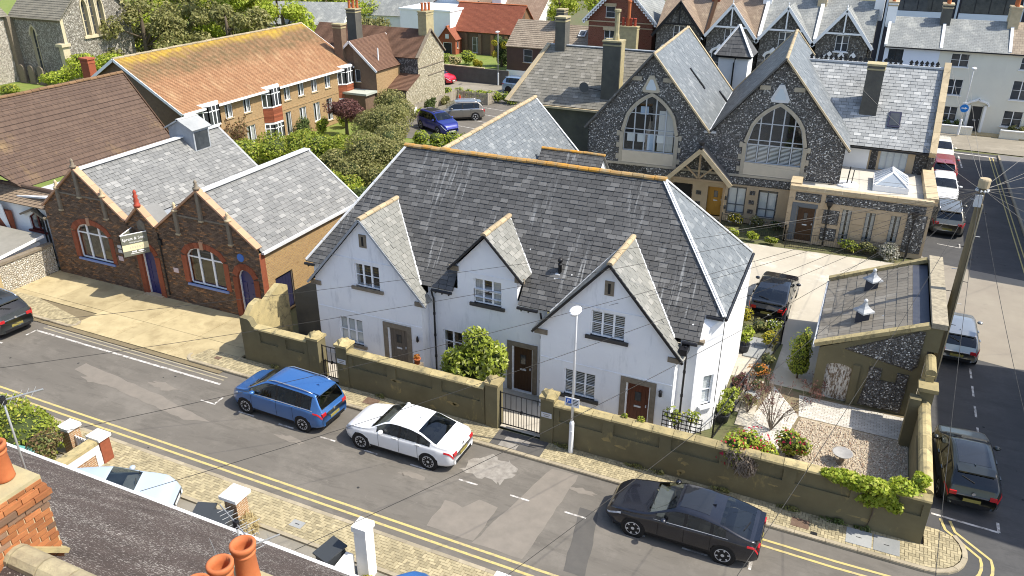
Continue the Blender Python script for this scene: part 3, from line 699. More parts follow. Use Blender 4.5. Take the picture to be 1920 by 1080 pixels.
# painted lines
def line(own, x0, y0, x1, y1, w=0.1, z=0.006, m=None, name='painted_line'):
    p, q = Vector((x0,y0,z)), Vector((x1,y1,z)); d = (q-p).normalized(); a = Vector((-d.y,d.x,0)) * (w/2)
    return obj(name, MB().quad(p-a, q-a, q+a, p+a), m or linew, own)
def pathline(own, pts, w, z, m, name='painted_line'):
    mb = MB(); n = len(pts); L = []
    for i, p in enumerate(pts):
        a = Vector(pts[max(i-1,0)]); b = Vector(pts[min(i+1,n-1)]); d = (b-a).normalized(); nn = Vector((-d.y, d.x)) * (w/2); L.append(((p[0]-nn.x,p[1]-nn.y,z),(p[0]+nn.x,p[1]+nn.y,z)))
    mb.grid([[l[0] for l in L],[l[1] for l in L]], flip=False); o = obj(name, mb, m, own); return o
for y in (16.2, 16.5):
    line(RD, -60, y, 2.5, y, .095, .006, yellow, 'yellow_line')
for k, r in enumerate((1.55, 1.85)):
    y = 22.45 - r + .12
    pts = [(-0.75, 20.62 - .28*k), (1.5, 20.58 - .28*k), (3.3, 20.62 - .28*k)] + [(3.95 + r*math.cos(R(t)), 22.3 + (r-.1)*math.sin(R(t))) for t in range(-80, 15, 10)] + [(4.55 + .28*k, 23.5), (4.42 + .28*k, 24.0)]
    pathline(RD, pts, .09, .010, yellow, 'yellow_line')
line(RD, -33.6, 20.42, -22.5, 20.42, .11); line(RD, -33.6, 20.42, -33.6, 19.9, .1); line(RD, -21.7, 19.2, -21.7, 19.7, .08)
for y in (20.72, 20.93): line(RD, -33.5, y, -22.6, y, .07, .006, mat('faded_yellow_paint', (0.36,0.31,0.2), (0.24,0.22,0.18), 3, coord='pos', bump=0), 'yellow_line')
x = -22.4
while x < -1.2:
    line(RD, x, 19.2, x + rnd.uniform(.55,.8), 19.2, .07); x += 1.95
line(RD, -0.85, 19.15, -0.85, 19.75, .09); line(RD, -0.75, 20.2, -0.75, 20.6, .1)
line(RD, -33.9, 18.95, -36.0, 18.85, .09)
line(SR, 4.15, 24.15, 6.1, 24.05, .09, .012); line(SR, 6.1, 24.05, 6.1, 24.55, .09, .012)
for y in (27.6,29.3,30.9,32.5,34.0,38.6): line(SR, 5.85, y, 5.85, y + .85, .08, .012)
line(SR, 4.9, 49.9, 6.1, 49.7, .08, .012); line(SR, 6.1, 49.7, 6.1, 50.4, .08, .012)
line(SR, 7.0, 67.5, 6.9, 71, .12, .012); line(SR, 6.2, 71.9, 9.7, 71.6, .25, .012)
# resurfaced trench patches in the front road
for i, (pts, m) in enumerate((([(-8.9,16.7),(-7.2,16.7),(-7.0,21.1),(-8.0,21.1)], patch_m), ([(-10.6,16.75),(-8.9,16.75),(-8.85,18.5),(-9.6,18.6),(-9.9,18.0),(-10.6,18.1)], patch_m), ([(-5.9,16.8),(-5.2,16.8),(-5.75,19.6),(-6.4,19.6)], patch_d),
        ([(-10.9,19.7),(-9.2,19.6),(-9.1,20.7),(-10.2,20.9),(-10.8,20.3)], patch_w), ([(-29,18.7),(-22,17.9),(-21,18.2),(-24,18.75),(-29,19.3)], patch_m))):
    am = .16 if m is patch_w else .035; jp = []
    for a, b in zip(pts, pts[1:] + pts[:1]):
        k = max(1, int(math.dist(a, b) / (.16 if m is patch_w else .35)))
        jp += [(a[0]+(b[0]-a[0])*j/k + rnd.uniform(-am,am), a[1]+(b[1]-a[1])*j/k + rnd.uniform(-am,am)) for j in range(k)]
    sheet('repair_patch', jp, 0.0035 + 0.0002*i, m, parent=RD)
for (x, y, w_) in ((-12.3,18.7,.5),(-11.4,20.6,.35),(-17.5,18.6,.6),(-24.5,19.3,.8),(-14.6,20.9,.3),(-27.5,18.5,.7),(-6.6,20.4,.5)):
    sheet('worn_patch', [(x+w_*math.cos(t_*.35)*rnd.uniform(.5,1.3), y+.3*w_*math.sin(t_*.35)*rnd.uniform(.4,1.3)) for t_ in range(18)], .0046, patch_m, parent=RD)
# car park bays
CP = bpy.data.objects['car_park']
for y in (60.2, 62.6, 65.0, 67.4, 69.8, 72.2): line(CP, -38.6, y + .8, -30.6, y - .6, .1, .008)
line(CP, -30.4, 57, -30.4, 73.5, .12, .008)
# east kerb and pavement of the side road, far pavement by the terrace
PE = struct('east_pavement', MB().prism([(9.75,26,-.05),(13,25,-.05),(13,72.2,-.05),(9.75,72.4,-.05)], (0,0,.15)), mat('tarmac_pavement', (0.15,0.145,0.14), (0.19,0.18,0.17), 1, coord='pos'))
kerb(PE, [(9.7,72),(9.7,26)], .15, .12, 1.5)
for xx in (9.35, 9.12): line(SR, xx, 47, xx, 71.5, .07, .012, yellow, 'yellow_line')
PF_ = struct('far_pavement', MB().prism([(-75,82.5,-.05),(40,77.2,-.05),(40,79.6,-.05),(-75,84.5,-.05)], (0,0,.16)), mat('far_paving', (0.45,0.36,0.2), (0.36,0.29,0.17), 1.5, coord='pos'))
struct('west_pavement', MB().prism([(3.78,36.8,-.05),(4.5,37.4,-.05),(4.5,46.5,-.05),(3.95,47.5,-.05)], (0,0,.13)), bpy.data.materials['worn_concrete_road'])
# ---------------------------------------------------------------- the white three-gabled cottages
def rebase(root, base):
    b = Vector(base); root.location = b
    for ch in root.children: ch.location = ch.location - b
    return root
oak_dark = mat('dark_stained_oak', (0.075,0.04,0.02), (0.055,0.028,0.014), 4, stretch=(14,14,0.6), rough=0.5, bump=0.2)
oak_grey = mat('weathered_oak', (0.17,0.145,0.115), (0.12,0.10,0.08), 4, stretch=(14,14,0.6), rough=0.75, bump=0.3)
mahog = mat('red_brown_door', (0.11,0.035,0.018), (0.075,0.022,0.012), 4, stretch=(14,14,0.6), rough=0.4, bump=0.15)
ridge_orange = mat('lichened_ridge_tile', (0.36,0.2,0.06), (0.3,0.24,0.14), 4, coord='pos', bump=0.4, c3=(0.52,0.25,0.03), t3=(0.45,0.6), s3=1.2, var=0.15)
ridge_tan = mat('tan_ridge_tile', (0.42,0.33,0.2), (0.33,0.26,0.17), 4, coord='pos', bump=0.3, var=0.12)
H = thing('cottage_terrace', 'long white rendered cottages with three front gables and dark slate hipped roof', 'house')
YG, YM = 24.4, 25.0
def win_casement(F, a, b, z0, z1, inside=None):
    o = F.op(a, b, z0, z1); return o
q = [170]
for gi, xc in enumerate((-17.65, -7.29)):
    F = Facade(H, (xc, YG, 0), (1,0,0), [(-2.58,.05),(2.58,.05),(2.58,3.73),(0,6.64),(-2.58,3.73)], white, 'gable_wall', 0.11)
    if gi == 0:
        up = F.op(-.53,.66,3.68,4.72); lo = F.op(-1.56,-.38,.83,2.04); dr = F.op(.89,1.83,.12,2.08)
    else:
        up = F.op(-.63,.66,3.75,4.77); lo = F.op(-1.58,-.33,.96,2.08); dr = F.op(.86,1.78,.12,2.12)
    F.build()
    for o_, ins in ((up, 'blind' if gi else None), (lo, 'blind' if gi else 'net')):
        F.window(o_, 3, 2, upvc, .05, (.17,.13,.09), stone_trim if gi == 0 else mat('dark_sill', (0.06,0.055,0.05), rough=.7), ins)
    F.door(dr, (oak_grey, mahog)[gi], white_paint, .05, planks=6, glazed=(.2,1.25,1.6), name='front_door')
    F.surround(dr, .21, .035, stone_trim, 'door_surround')
    F.panel('gable_vent', -.17,.17,5.48,6.04, -.01,.03, stone_trim); F.panel('vent_slot', -.05,.05,5.55,5.95, .03,.034, dark_in)
    for s_ in (-1, 1): F.panel('kneeler', min(s_*2.3, s_*2.82), max(s_*2.3, s_*2.82), 3.36,3.55, 0,.06, stone_trim)
    F.panel('string_band', -1.55,1.55,4.86,4.91, 0,.022, white); F.panel('string_band', -2.55,2.55,2.36,2.40, 0,.018, white)
    for s_ in (-1, 1):
        x = xc + s_*2.58
        obj('return_wall', MB().quad(*[(x,YG,.05),(x,YM+.1,.05),(x,YM+.1,3.75),(x,YG,3.75)][::s_]), white, H)
    # gable roof: ridge, two slopes, slates on both
    zr, sl_ = 6.76, 1.132; yb = 24.82 + (zr-4.12)/1.15
    for s_ in (1, -1):
        pts = [(xc + s_*2.86, 24.22, zr - 2.86*sl_), (xc + s_*2.86, 24.95, zr - 2.86*sl_), (xc + s_*2.33, 24.82, zr - 2.33*sl_), (xc, yb, zr), (xc, 24.22, zr)]
        pts = [pts[0], (xc + s_*2.86, 24.78, zr - 2.86*sl_), pts[2], pts[3], pts[4]]
        zz = lambda d: zr - d*sl_
        roof(H, [(xc+s_*2.86,24.22,zz(2.86)),(xc+s_*2.86,24.8,zz(2.86)),(xc,24.8,zr),(xc,24.22,zr)], slate_green_lit, (.3,.2), name='gable_roof', piece='gable_slate', nmax=40 if s_ > 0 else 0, org=(xc+s_*2.86,24.22,zz(2.86)))
        roof(H, [(xc+s_*2.34,24.8,zz(2.34)),(xc,yb,zr),(xc,24.8,zr)], slate_green_lit, (.3,.2), name='gable_roof', piece='gable_slate', nmax=40 if s_ > 0 else 0, org=(xc+s_*2.86,24.22,zz(2.86)))
        obj('barge_edge', MB().bar((xc, 24.2, zr - .05), (xc + s_*2.87, 24.2, zr - .05 - 2.87*sl_), .03, .09), black if gi else lead, H)
        # pale valley gutter against the main slope
        obj('valley_gutter', MB().bar((xc + s_*.03, yb + .02, zr + .03), (xc + s_*2.4, 24.8, zr - 2.36*sl_ + .05), .11, .02, up=(s_*.6,-.5,1)), lead_white, H)
    ridge_cap(H, (xc, 24.2, zr - .02), (xc, yb, zr - .02), ridge_tan, .12, .45)
# middle range between and beside the gables
for (a, b) in ((-20.75,-20.22),(-15.08,-9.86),(-4.72,-4.1)):
    F = Facade(H, (0, YM, 0), (1,0,0), [(a,.05),(b,.05),(b,4.2),(a,4.2)], white, 'front_wall', 0.11)
    if b == -9.86:
        F.poly = ccw([(a,.05),(b,.05),(b,4.2),(-11.0,4.2),(-11.05,5.2),(-12.42,6.62),(-13.78,5.2),(-13.8,4.2),(a,4.2)])
        o1 = F.op(-12.99,-11.79,3.74,4.8); o2 = F.op(-11.33,-10.43,.12,2.18); o3 = F.op(-14.45,-13.55,1.1,2.18)
        # split the non-convex wall: lower range and dormer head
        F2 = Facade(H, (0, YM, 0), (1,0,0), [(-13.7,4.2),(-11.12,4.2),(-11.12,5.24),(-12.42,6.62),(-13.7,5.24)], white, 'dormer_wall', 0.11)
        F.poly = ccw([(a,.05),(b,.05),(b,4.2),(a,4.2)])
        F2.ops = [(-12.99,-11.79,4.0,4.8,[(-12.99,4.8),(-11.79,4.8)])]; F.ops[0] = (-12.99,-11.79,3.74,4.35,[(-12.99,4.35),(-11.79,4.35)])
        F2.build(); F.build(); F.ops[0] = o1
        F.window(o1, 3, 2, upvc, .05, (.16,.13,.09), mat('dark_sill', (0.06,0.055,0.05)), 'curtain'); F.window(o3, 2, 2, upvc, .05)
        F.door(o2, oak_dark, white_paint, .05, planks=6, glazed=(.2,1.25,1.65), name='front_door'); F.surround(o2, .2, .035, stone_trim, 'door_surround')
        for s_ in (-1, 1): F.panel('kneeler', -12.42 + (s_*1.22 if s_ > 0 else -1.62), -12.42 + (1.62 if s_ > 0 else -1.22), 4.98,5.18, 0,.08, stone_trim)
        F.panel('string_band', -13.6,-11.2,4.98,5.02, 0,.02, white)
    else: F.build()
# dormer cheeks and roof
for s_ in (-1, 1):
    x = -12.42 + s_*1.3
    obj('dormer_cheek', MB().poly(*[(x,YM,4.15),(x,YM+1.0,5.27),(x,YM,5.27)][::s_]), white, H)
    zr, m_ = 6.78, 1.05; xe = 1.6; yb = 24.82 + (zr-4.12)/1.15; ye = 24.82 + (zr - xe*m_ - 4.12)/1.15
    roof(H, [(-12.42 + s_*xe, 24.78, zr - xe*m_), (-12.42 + s_*xe, ye, zr - xe*m_), (-12.42, yb, zr), (-12.42, 24.78, zr)], slate_green_lit, (.3,.2), name='dormer_roof', piece='dormer_slate', nmax=30 if s_ > 0 else 0)
    obj('valley_gutter', MB().bar((-12.42, yb + .02, zr + .03), (-12.42 + s_*xe, ye - .02, zr - xe*m_ + .04), .11, .02, up=(s_*.6,-.5,1)), lead_white, H)
    obj('barge_edge', MB().bar((-12.42, 24.76, zr - .05), (-12.42 + s_*xe, 24.76, zr - .05 - xe*m_), .03, .08), black, H)
ridge_cap(H, (-12.42, 24.74, 6.76), (-12.42, yb, 6.76), ridge_tan, .12, .45)
# main hipped roof
RL, RR = (-17.98,28.7,8.58), (-6.72,28.7,8.58)
E0 = (-21,24.82,4.12); ym = 24.82 + 1.25/1.15
roof(H, [E0,(-13.86,24.82,4.12),(-13.86,28.7,8.58),RL], slate_dark, (.36,.19), name='main_roof', piece='slate', nmax=80, wj=.12, org=E0)
roof(H, [(-13.86,ym,5.37),(-11.0,ym,5.37),(-11.0,28.7,8.58),(-13.86,28.7,8.58)], slate_dark, (.36,.19), name='main_roof', piece='slate', nmax=20, wj=.12, org=E0)
roof(H, [(-11.0,24.82,4.12),(-4.05,24.82,4.12),(-4.05,26.14,5.64),RR,(-11.0,28.7,8.58)], slate_dark, (.36,.19), name='main_roof', piece='slate', nmax=110, wj=.12, org=E0)
roof(H, [(-4.05,25.5,4.9),(-3.38,25.5,4.9),(-4.05,26.14,5.64)], slate_dark, (.36,.19), name='main_roof', piece='slate', nmax=0)
roof(H, [(-3.38,25.5,4.9),(-3.5,31.9,4.9),RR], slate_blue_lit, (.36,.19), name='hip_roof', piece='hip_slate', nmax=90)  # hip wears the sunlit slate copy, so its brightness is coloured in
roof(H, [(-3.5,31.9,4.9),(-21,32.6,4.12),RL,RR], slate_dark, name='rear_roof')
roof(H, [(-21,32.6,4.12),(-21,24.82,4.12),RL], slate_blue_lit, (.36,.19), name='hip_roof', piece='slate', nmax=0)
ridge_cap(H, (-18.1,28.7,8.57), (-6.6,28.7,8.57), ridge_orange, .14, .45)
for p, q_, m_ in ((RL,(-21,24.82,4.12),lead_white), (RR,(-3.38,25.5,4.9),lead_white), (RR,(-3.5,31.9,4.9),lead_white)):
    p, q_ = Vector(p), Vector(q_); d = (q_-p); nn = Vector((d.y, -d.x, 0)).normalized()
    for k in range(6):
        a, b = p + d*(k/6), p + d*((k+.985)/6)
        obj('hip_flashing', MB().bar(a + Vector((0,0,.05)), b + Vector((0,0,.05)), .17, .035), m_, H)
        obj('hip_roll', MB().tube([a + Vector((0,0,.075)), b + Vector((0,0,.075))], .035, 8), m_, H)
# walls that carry the hips
obj('end_wall', MB().quad((-20.75,YM,.05),(-20.75,32.4,.05),(-20.75,32.4,4.2),(-20.75,YM,4.2)).quad((-20.75,32.4,.05),(-3.45,31.7,.05),(-3.45,31.7,4.9),(-20.75,32.4,4.2)), white, H)
FS = Facade(H, (-4.1,YM,0), (.7,.76,0), [(0,.05),(1.03,.05),(1.03,4.86),(.0,4.26)], white, 'canted_wall', .1); obj('eaves_infill', MB().poly((-4.1,25.0,4.26),(-3.38,25.78,4.86),(-3.4,25.5,4.88),(-4.06,25.5,4.88)), white, H)
ow = FS.op(.42,.86,1.25,2.5); FS.build(); FS.window(ow, 1, 2, upvc, .05, (.12,.09,.16), upvc, 'net')
obj('side_wall', MB().quad((-3.38,25.78,.05),(-3.42,31.72,.05),(-3.42,31.72,4.88),(-3.38,25.78,4.88)), white, H)
obj('eaves_board', MB().box(-4.1,24.9,3.98,-3.9,25.15,4.1), stone_trim, H)
# gutters, brackets and downpipes
for a, b in ((-20.98,-20.5),(-14.75,-13.85),(-11.0,-10.15),(-4.62,-4.08)):
    gutter(H, (a,24.72,4.05), (b,24.72,4.05), black, .065)
    for k in range(max(1, int((b-a)/.3))): obj('gutter_bracket', MB().box(a+.15+k*.3,24.7,3.93,a+.19+k*.3,24.95,4.0), black, H)
gutter(H, (-4.0,25.42,4.86), (-3.4,25.42,4.86), black, .06); gutter(H, (-3.32,25.45,4.86), (-3.42,31.9,4.86), black, .06)
for xx, yy, zt in ((-14.76,24.9,3.6),(-10.02,24.9,3.6),(-4.42,24.7,3.5)):
    pipe(H, [(xx-.02,yy-.15,4.0),(xx,yy-.1,3.75),(xx,yy-.02,zt),(xx,yy-.02,.1)])
    for z in (2.9,1.9,.9): obj('pipe_collar', MB().lathe([(.055,-.05),(.055,.05)], (xx,yy-.02,z), 8), black, H)
obj('hopper', MB().box(-4.62,24.35,3.72,-4.35,24.85,3.95), black, H)
obj('wall_lantern', MB().lathe([(.03,0),(.07,.04),(.06,.2),(.08,.22),(.02,.3)], (-5.12,24.33,1.85), 8), black, H)
obj('soil_vent', MB().lathe([(.07,0),(.07,.35),(.09,.36),(.09,.42),(.06,.43),(.06,.5),(.1,.52),(.1,.58),(.05,.66)], (-9.72,25.85,5.25), 12), black, H, smooth=True)
obj('vent_flashing', MB().obox((-9.72,25.72,5.17), (.16,0,0), (0,.16*.66,.16*.75), (0,-.01,.009)), lead_white, H)
obj('wall_lantern', MB().lathe([(.03,0),(.06,.05),(.05,.2),(.02,.28)], (-15.3,24.34,1.7), 8), black, H)
rebase(H, (-12,25,0))

# rear annexe with pale slate roof behind the ridge
A = thing('rear_annexe', 'annexe behind the white cottages with long pale blue-grey slate roof', 'house')
roof(A, [(-15.2,32.5,2.9),(-15.8,46.6,2.9),(-19.6,46.6,7.0),(-19.0,32.5,7.0)], slate_blue_lit, (.34,.2), name='roof_slope', nmax=150)
roof(A, [(-23.2,32.5,2.9),(-19.0,32.5,7.0),(-19.6,46.6,7.0),(-23.6,46.6,2.9)], slate_blue_lit, name='roof_slope')
obj('wall', MB().box(-23,32.6,.0,-16,46.4,2.9).prism([(-23,46.4,2.9),(-16,46.4,2.9),(-19.5,46.4,6.8)], (0,-.2,0)), white, A)
ridge_cap(A, (-19.0,32.4,7.0), (-19.6,46.7,7.0), ridge_tan, .14, .5)
obj('verge_flashing', MB().bar((-19.6,46.6,7.04), (-15.65,46.6,2.95), .14, .05), lead_white, A)
roof(A, [(-13.2,40.2,3.9),(-13.2,41.6,5.3),(-17.0,41.6,5.3),(-17.0,40.2,3.9)], slate_dark, (.34,.2), name='wing_roof', piece='wing_slate', nmax=40)
roof(A, [(-13.2,43.0,3.9),(-17.0,43.0,3.9),(-17.0,41.6,5.3),(-13.2,41.6,5.3)], slate_dark, name='wing_roof')
obj('wing_wall', MB().prism([(-13.35,40.3,0),(-13.35,42.9,0),(-13.35,42.9,3.95),(-13.35,41.6,5.2),(-13.35,40.3,3.95)], (-2.5,0,0)), white, A)
ridge_cap(A, (-17,41.6,5.3), (-13.15,41.6,5.3), ridge_orange, .12, .45)
obj('roof_light', MB().obox((-16.9,39.2,4.45), (.28,0,-.29), (0,.35,0), (.035,0,.034)), mat('pale_roof_glass', (0.75,0.78,0.8), rough=.2, bump=0), A)
rebase(A, (-19,39,0))

# ---------------------------------------------------------------- olive boundary wall, gates
BW = thing('boundary_wall', 'long olive rendered boundary wall with recessed panels in front of the white cottages', 'wall')
def wall_run(x0, x1, h, panels):
    obj('wall_core', MB().box(x0,22.40,.0,x1,22.62,h), olive, BW)
    obj('plinth', MB().box(x0,22.34,.0,x1,22.402,h-.62), olive, BW)
    obj('top_band', MB().box(x0,22.34,h-.16,x1,22.402,h-.002), olive, BW)
    w = (x1-x0)/panels
    for i in range(panels+1):
        a = x0 + w*i; obj('pilaster', MB().box(max(x0,a-.2),22.338,h-.621,min(x1,a+.2),22.403,h-.159), olive, BW)
    k = max(2, int((x1-x0)/.7)); l = (x1-x0)/k
    me = mesh('coping_stone', MB().prism([(0.008,-.22,0),(0.008,.22,0),(0.008,.2,.06),(0.008,0,.13),(0.008,-.2,.06)], (l-.016,0,0)), coping_m)
    for i in range(k):
        o = link('coping_stone', me, BW); o.location = (x0 + l*i, 22.48, h + rnd.uniform(-.006,.008))
def pier(x, h, w=.5):
    obj('gate_pier', MB().box(x-w/2,22.3,.0,x+w/2,22.3+w,h), olive, BW)
    obj('pier_cap', MB().prism([(x-w/2-.05,22.25,h),(x+w/2+.05,22.25,h),(x+w/2+.05,22.35+w,h),(x-w/2-.05,22.35+w,h)], (0,0,.1)).lathe([(w*.68,.1),(w*.5,.2),(w*.2,.26),(0,.27)], (x,22.3+w/2,h), 4, 'z'), coping_m, BW)
wall_run(-22.05,-19.35,1.78,2); pier(-19.05,1.95,.52); pier(-17.65,1.95,.52); wall_run(-17.38,-11.25,1.72,3); pier(-10.95,1.95,.5); pier(-8.72,1.95,.5); wall_run(-8.46,3.8,1.74,6)
och = mat('ochre_worn_render', (0.3,0.23,0.1), (0.2,0.165,0.085), 5, coord='pos', bump=.4)
for k in range(18):
    x, z, w_, h_ = rnd.uniform(-8,3.2) if k % 3 else rnd.uniform(-17,-11.6), rnd.uniform(.25,1.05), rnd.uniform(.05,.22), rnd.uniform(.03,.14); e_ = rnd.uniform(-.6,.6)
    obj('worn_patch', MB().prism([(x+w_*math.cos(t_)*rnd.uniform(.5,1.2)+e_*h_*math.sin(t_), 22.337, z+h_*math.sin(t_)*rnd.uniform(.4,1.2)) for t_ in [j*.6283 for j in range(10)]], (0,.004,0)), och, BW)
# scrolled left end and its curved return
prof = [(-22.82,.0),(-22.05,.0),(-22.05,1.78),(-22.2,1.85),(-22.3,2.06),(-22.4,2.14),(-22.82,2.16)]
obj('scrolled_end', MB().prism([(a,22.34,b) for a, b in prof], (0,.3,0)), olive, BW)
rp = [(22.6,.0),(25.2,.0),(25.2,2.5),(24.7,2.75),(24.2,2.55),(23.8,2.35),(23.4,2.6),(22.95,2.5),(22.6,2.15)]
obj('return_wall', MB().prism([(-22.82,a,b) for a, b in rp], (.28,0,0)), coping_m, BW)
obj('yard_wall', MB().prism([(-22.3,25.3,0),(-20.8,25.3,0),(-20.8,25.3,3.1),(-22.3,25.3,2.2)], (0,.2,0)), cement, BW)
# right return along the side road, stepped up to a pier
SWL = thing('side_wall', 'olive rendered wall with rounded coping running up the side road', 'wall')
obj('wall_core', MB().box(3.47,22.63,.0,3.79,29.4,1.74), olive, SWL)
for i in range(9):
    y = 22.64 + i*.75; obj('coping_stone', MB().tube([(3.63,y,1.76),(3.63,y+.742,1.76)], .21, 12), coping_m, SWL)
obj('inner_panel', MB().box(3.44,23.4,.5,3.468,26.4,1.4), olive, SWL); obj('inner_buttress', MB().box(3.1,27.6,0,3.468,28.0,2.1), olive, SWL)
obj('pier', MB().box(3.4,27.9,0,3.85,28.35,2.35), olive, SWL); obj('pier_cap', MB().box(3.3,27.8,2.35,3.95,28.45,2.5), coping_m, SWL)
obj('raised_wall', MB().box(3.5,28.36,1.74,3.78,29.6,2.75).tube([(3.64,28.4,2.78),(3.64,29.65,2.78)], .2, 12), coping_m, SWL)
rebase(SWL, (3.63,26,0)); rebase(BW, (-9.5,22.48,0))
def gate(x0, x1, z1, label, leaf=1):
    g = thing('iron_gate', label, 'gate', (x0, 22.55, .1)); w = x1-x0
    for z in (.12, z1*.55, z1): obj('rail', MB().bar((0,0,z),(w,0,z), .04, .025), iron, g)
    n = int(w/.1)
    for i in range(n+1):
        x = w*i/n; hh = z1 + (0 if i % 2 else 0); obj('bar', MB().bar((x,0,.12),(x,0,z1*.55 if i % 2 else hh), .018), iron, g)
    obj('latch', MB().box(w/2-.03,-.05,z1*.5,w/2+.03,.05,z1*.58), iron, g)
    for x in (0, w): obj('gate_stile', MB().bar((x,0,.05),(x,0,z1+.05), .045), iron, g)
gate(-18.78,-17.92,1.55,'narrow black iron gate between piers behind the blue people carrier'); gate(-10.68,-8.98,1.5,'wide black iron gate opening to the middle cottage door')
for nm, xx in (('stone plaque on gate pier beside the narrow gate',-17.65),('stone plaque on gate pier beside the wide gate',-8.72)):
    t_ = thing('name_plaque', nm, 'plaque', (xx,22.29,1.3))
    obj('plate', MB().box(-.2,-.02,-.1,.2,0,.1), lead_white, t_)
    for k in range(2): obj('lettering', MB().box(-.13+.03*k,-.024,.03-.08*k,.13-.03*k,-.0205,.055-.08*k), stone_trim, t_)
# ---------------------------------------------------------------- text as mesh
def text_mesh(name, s, size, m, parent, M, extrude=0.004, align='LEFT', spacing=1.0):
    c = bpy.data.curves.new(name, 'FONT'); c.body = s; c.size = size; c.extrude = extrude; c.align_x = align; c.space_character = spacing; c.resolution_u = 3
    t = bpy.data.objects.new(name, c); COL.objects.link(t); dg = bpy.context.evaluated_depsgraph_get()
    me = bpy.data.meshes.new_from_object(t.evaluated_get(dg)); bpy.data.objects.remove(t); bpy.data.curves.remove(c)
    me.materials.clear(); me.materials.append(m); o = link(name, me, parent); o.matrix_basis = M; return o
def face_matrix(o, u, n):
    u, n = Vector(u).normalized(), Vector(n).normalized(); v = n.cross(u); M = Matrix((u, v, n)).transposed().to_4x4(); M.translation = Vector(o); return M

# ---------------------------------------------------------------- twin-gabled brick hall
brick_dark = mat('sooty_brown_brick', (0.17,0.115,0.075), (0.125,0.083,0.058), 6, coord='pos', var=0.35, alt=(0.26,0.14,0.07), altp=0.2, bump=0.3, bscale=50)
mortar_d = mat('dark_mortar', (0.14,0.115,0.09), (0.1,0.085,0.068), 6, bump=0.2)
brick_red = mat('red_brick', (0.30,0.09,0.045), (0.23,0.07,0.035), 6, coord='pos', var=0.25, bump=0.25, bscale=50)
yellow_brick = mat_brick('yellow_stock_brick', (0.42,0.27,0.11), (0.34,0.21,0.09), (0.28,0.22,0.14), dark=(0.22,0.13,0.06))
pink_coping = mat('pink_terracotta_coping', (0.50,0.29,0.17), (0.42,0.25,0.16), 2, coord='pos', var=0.1, bump=0.2)
navy = mat('navy_paint', (0.022,0.028,0.13), rough=0.35, spec=0.45, bump=0)
HL = thing('brick_hall', 'twin-gabled dark brick hall with arched white windows and pale slate roofs', 'hall')
YH = 25.45
bq = [300]
def gable_face(xc, hw, zs, za, ops):
    F = Facade(HL, (xc, YH, 0), (1,0,0), [(-hw,.04),(hw,.04),(hw,zs),(0,za),(-hw,zs)], mortar_d, 'gable_wall', .14)
    res = [F.op(*o) for o in ops]; F.build(brick_red)
    holes = [(o[0]-.1, o[2]-.05, o[1]+.1, max(p[1] for p in o[4])+.05) for o in F.ops]
    lay(HL, 'brick', (xc,YH,0), (1,0,0), (0,0,1), brick_rects(-hw,hw,.04,za), F.poly, brick_dark, .012, 'brick', 300, holes, 'brickwork', bq)
    return F, res
def rake(xc, hw, zs, za, m, k=6):
    for s_ in (-1, 1):
        p, q = Vector((xc, YH+.05, za+.07)), Vector((xc + s_*(hw+.02), YH+.05, zs+.07))
        for i in range(k):
            obj('coping_stone', MB().bar(p + (q-p)*(i/k), p + (q-p)*((i+.985)/k), .36, .09), m, HL)
for (xc, hw, wu) in ((-35.25, 2.97, (-1.02, 1.33)), (-27.3, 3.12, (-1.45, .85))):
    ops = [(wu[0], wu[1], 1.27, 2.75, arch_top(wu[0], wu[1], 2.75, .5))]
    d2 = None
    if xc > -30: d2 = (1.66, 2.6, .1, 2.2, arch_top(1.66, 2.6, 2.2, .42)); ops.append(d2)
    F, res = gable_face(xc, hw, 3.78, 6.12, ops); o_ = res[0]
    F.window(o_, 3, 2, upvc, .07, (.12,.1,.09), mat('blue_sill', (0.2,0.27,0.5), rough=.5), None, rowsplit=[.95], colsplit=[.32,.68], bw=.07)
    F.arch_band([(o_[0]-.02, 1.3 + .0)] + [] + [(o_[0]-.02, 2.7)] + o_[4][1:-1] + [(o_[1]+.02, 2.7)] if False else o_[4], .3, .05, brick_red, 'window_arch')
    F.panel('brick_jamb', o_[0]-.3, o_[0]-.005, 1.3, 2.72, 0,.03, brick_red); F.panel('brick_jamb', o_[1]+.005, o_[1]+.3, 1.3, 2.72, 0,.03, brick_red)
    F.panel('keystone', (o_[0]+o_[1])/2-.1, (o_[0]+o_[1])/2+.1, 3.22, 3.62, 0,.09, pink_coping)
    if d2:
        F.door(res[1], navy, white_paint, .05, panels=3, letter=False, split=True, name='blue_door'); F.arch_band(res[1][4], .32, .06, brick_red, 'door_arch')
        F.panel('brick_jamb', 1.36, 1.655, .05, 2.18, 0,.05, brick_red); F.panel('brick_jamb', 2.605, 2.9, .05, 2.18, 0,.05, brick_red)
    rake(xc, hw, 3.78, 6.12, pink_coping)
    F.panel('string_course', -1.55,1.55,4.72,4.8, 0,.05, stone_trim)
    for s_ in (-1, 0, 1):
        x, z0, z1 = xc + s_*1.6, (3.85, 4.75, 3.85)[s_+1], (4.95, 6.25, 4.95)[s_+1]
        obj('pilaster_strip', MB().box(x-.09, YH-.12, z0, x+.09, YH+.04, z1), stone_trim, HL); obj('strip_foot', MB().box(x-.12, YH-.14, z0-.08, x+.12, YH+.02, z0), stone_coping, HL)
        obj('finial', MB().lathe([(.16,0),(.17,.08),(.07,.12),(.1,.2),(.05,.26),(.09,.33),(.02,.45)], (x, YH-.03, z1), 10), stone_trim if s_ == 0 else stone_coping, HL, smooth=True)
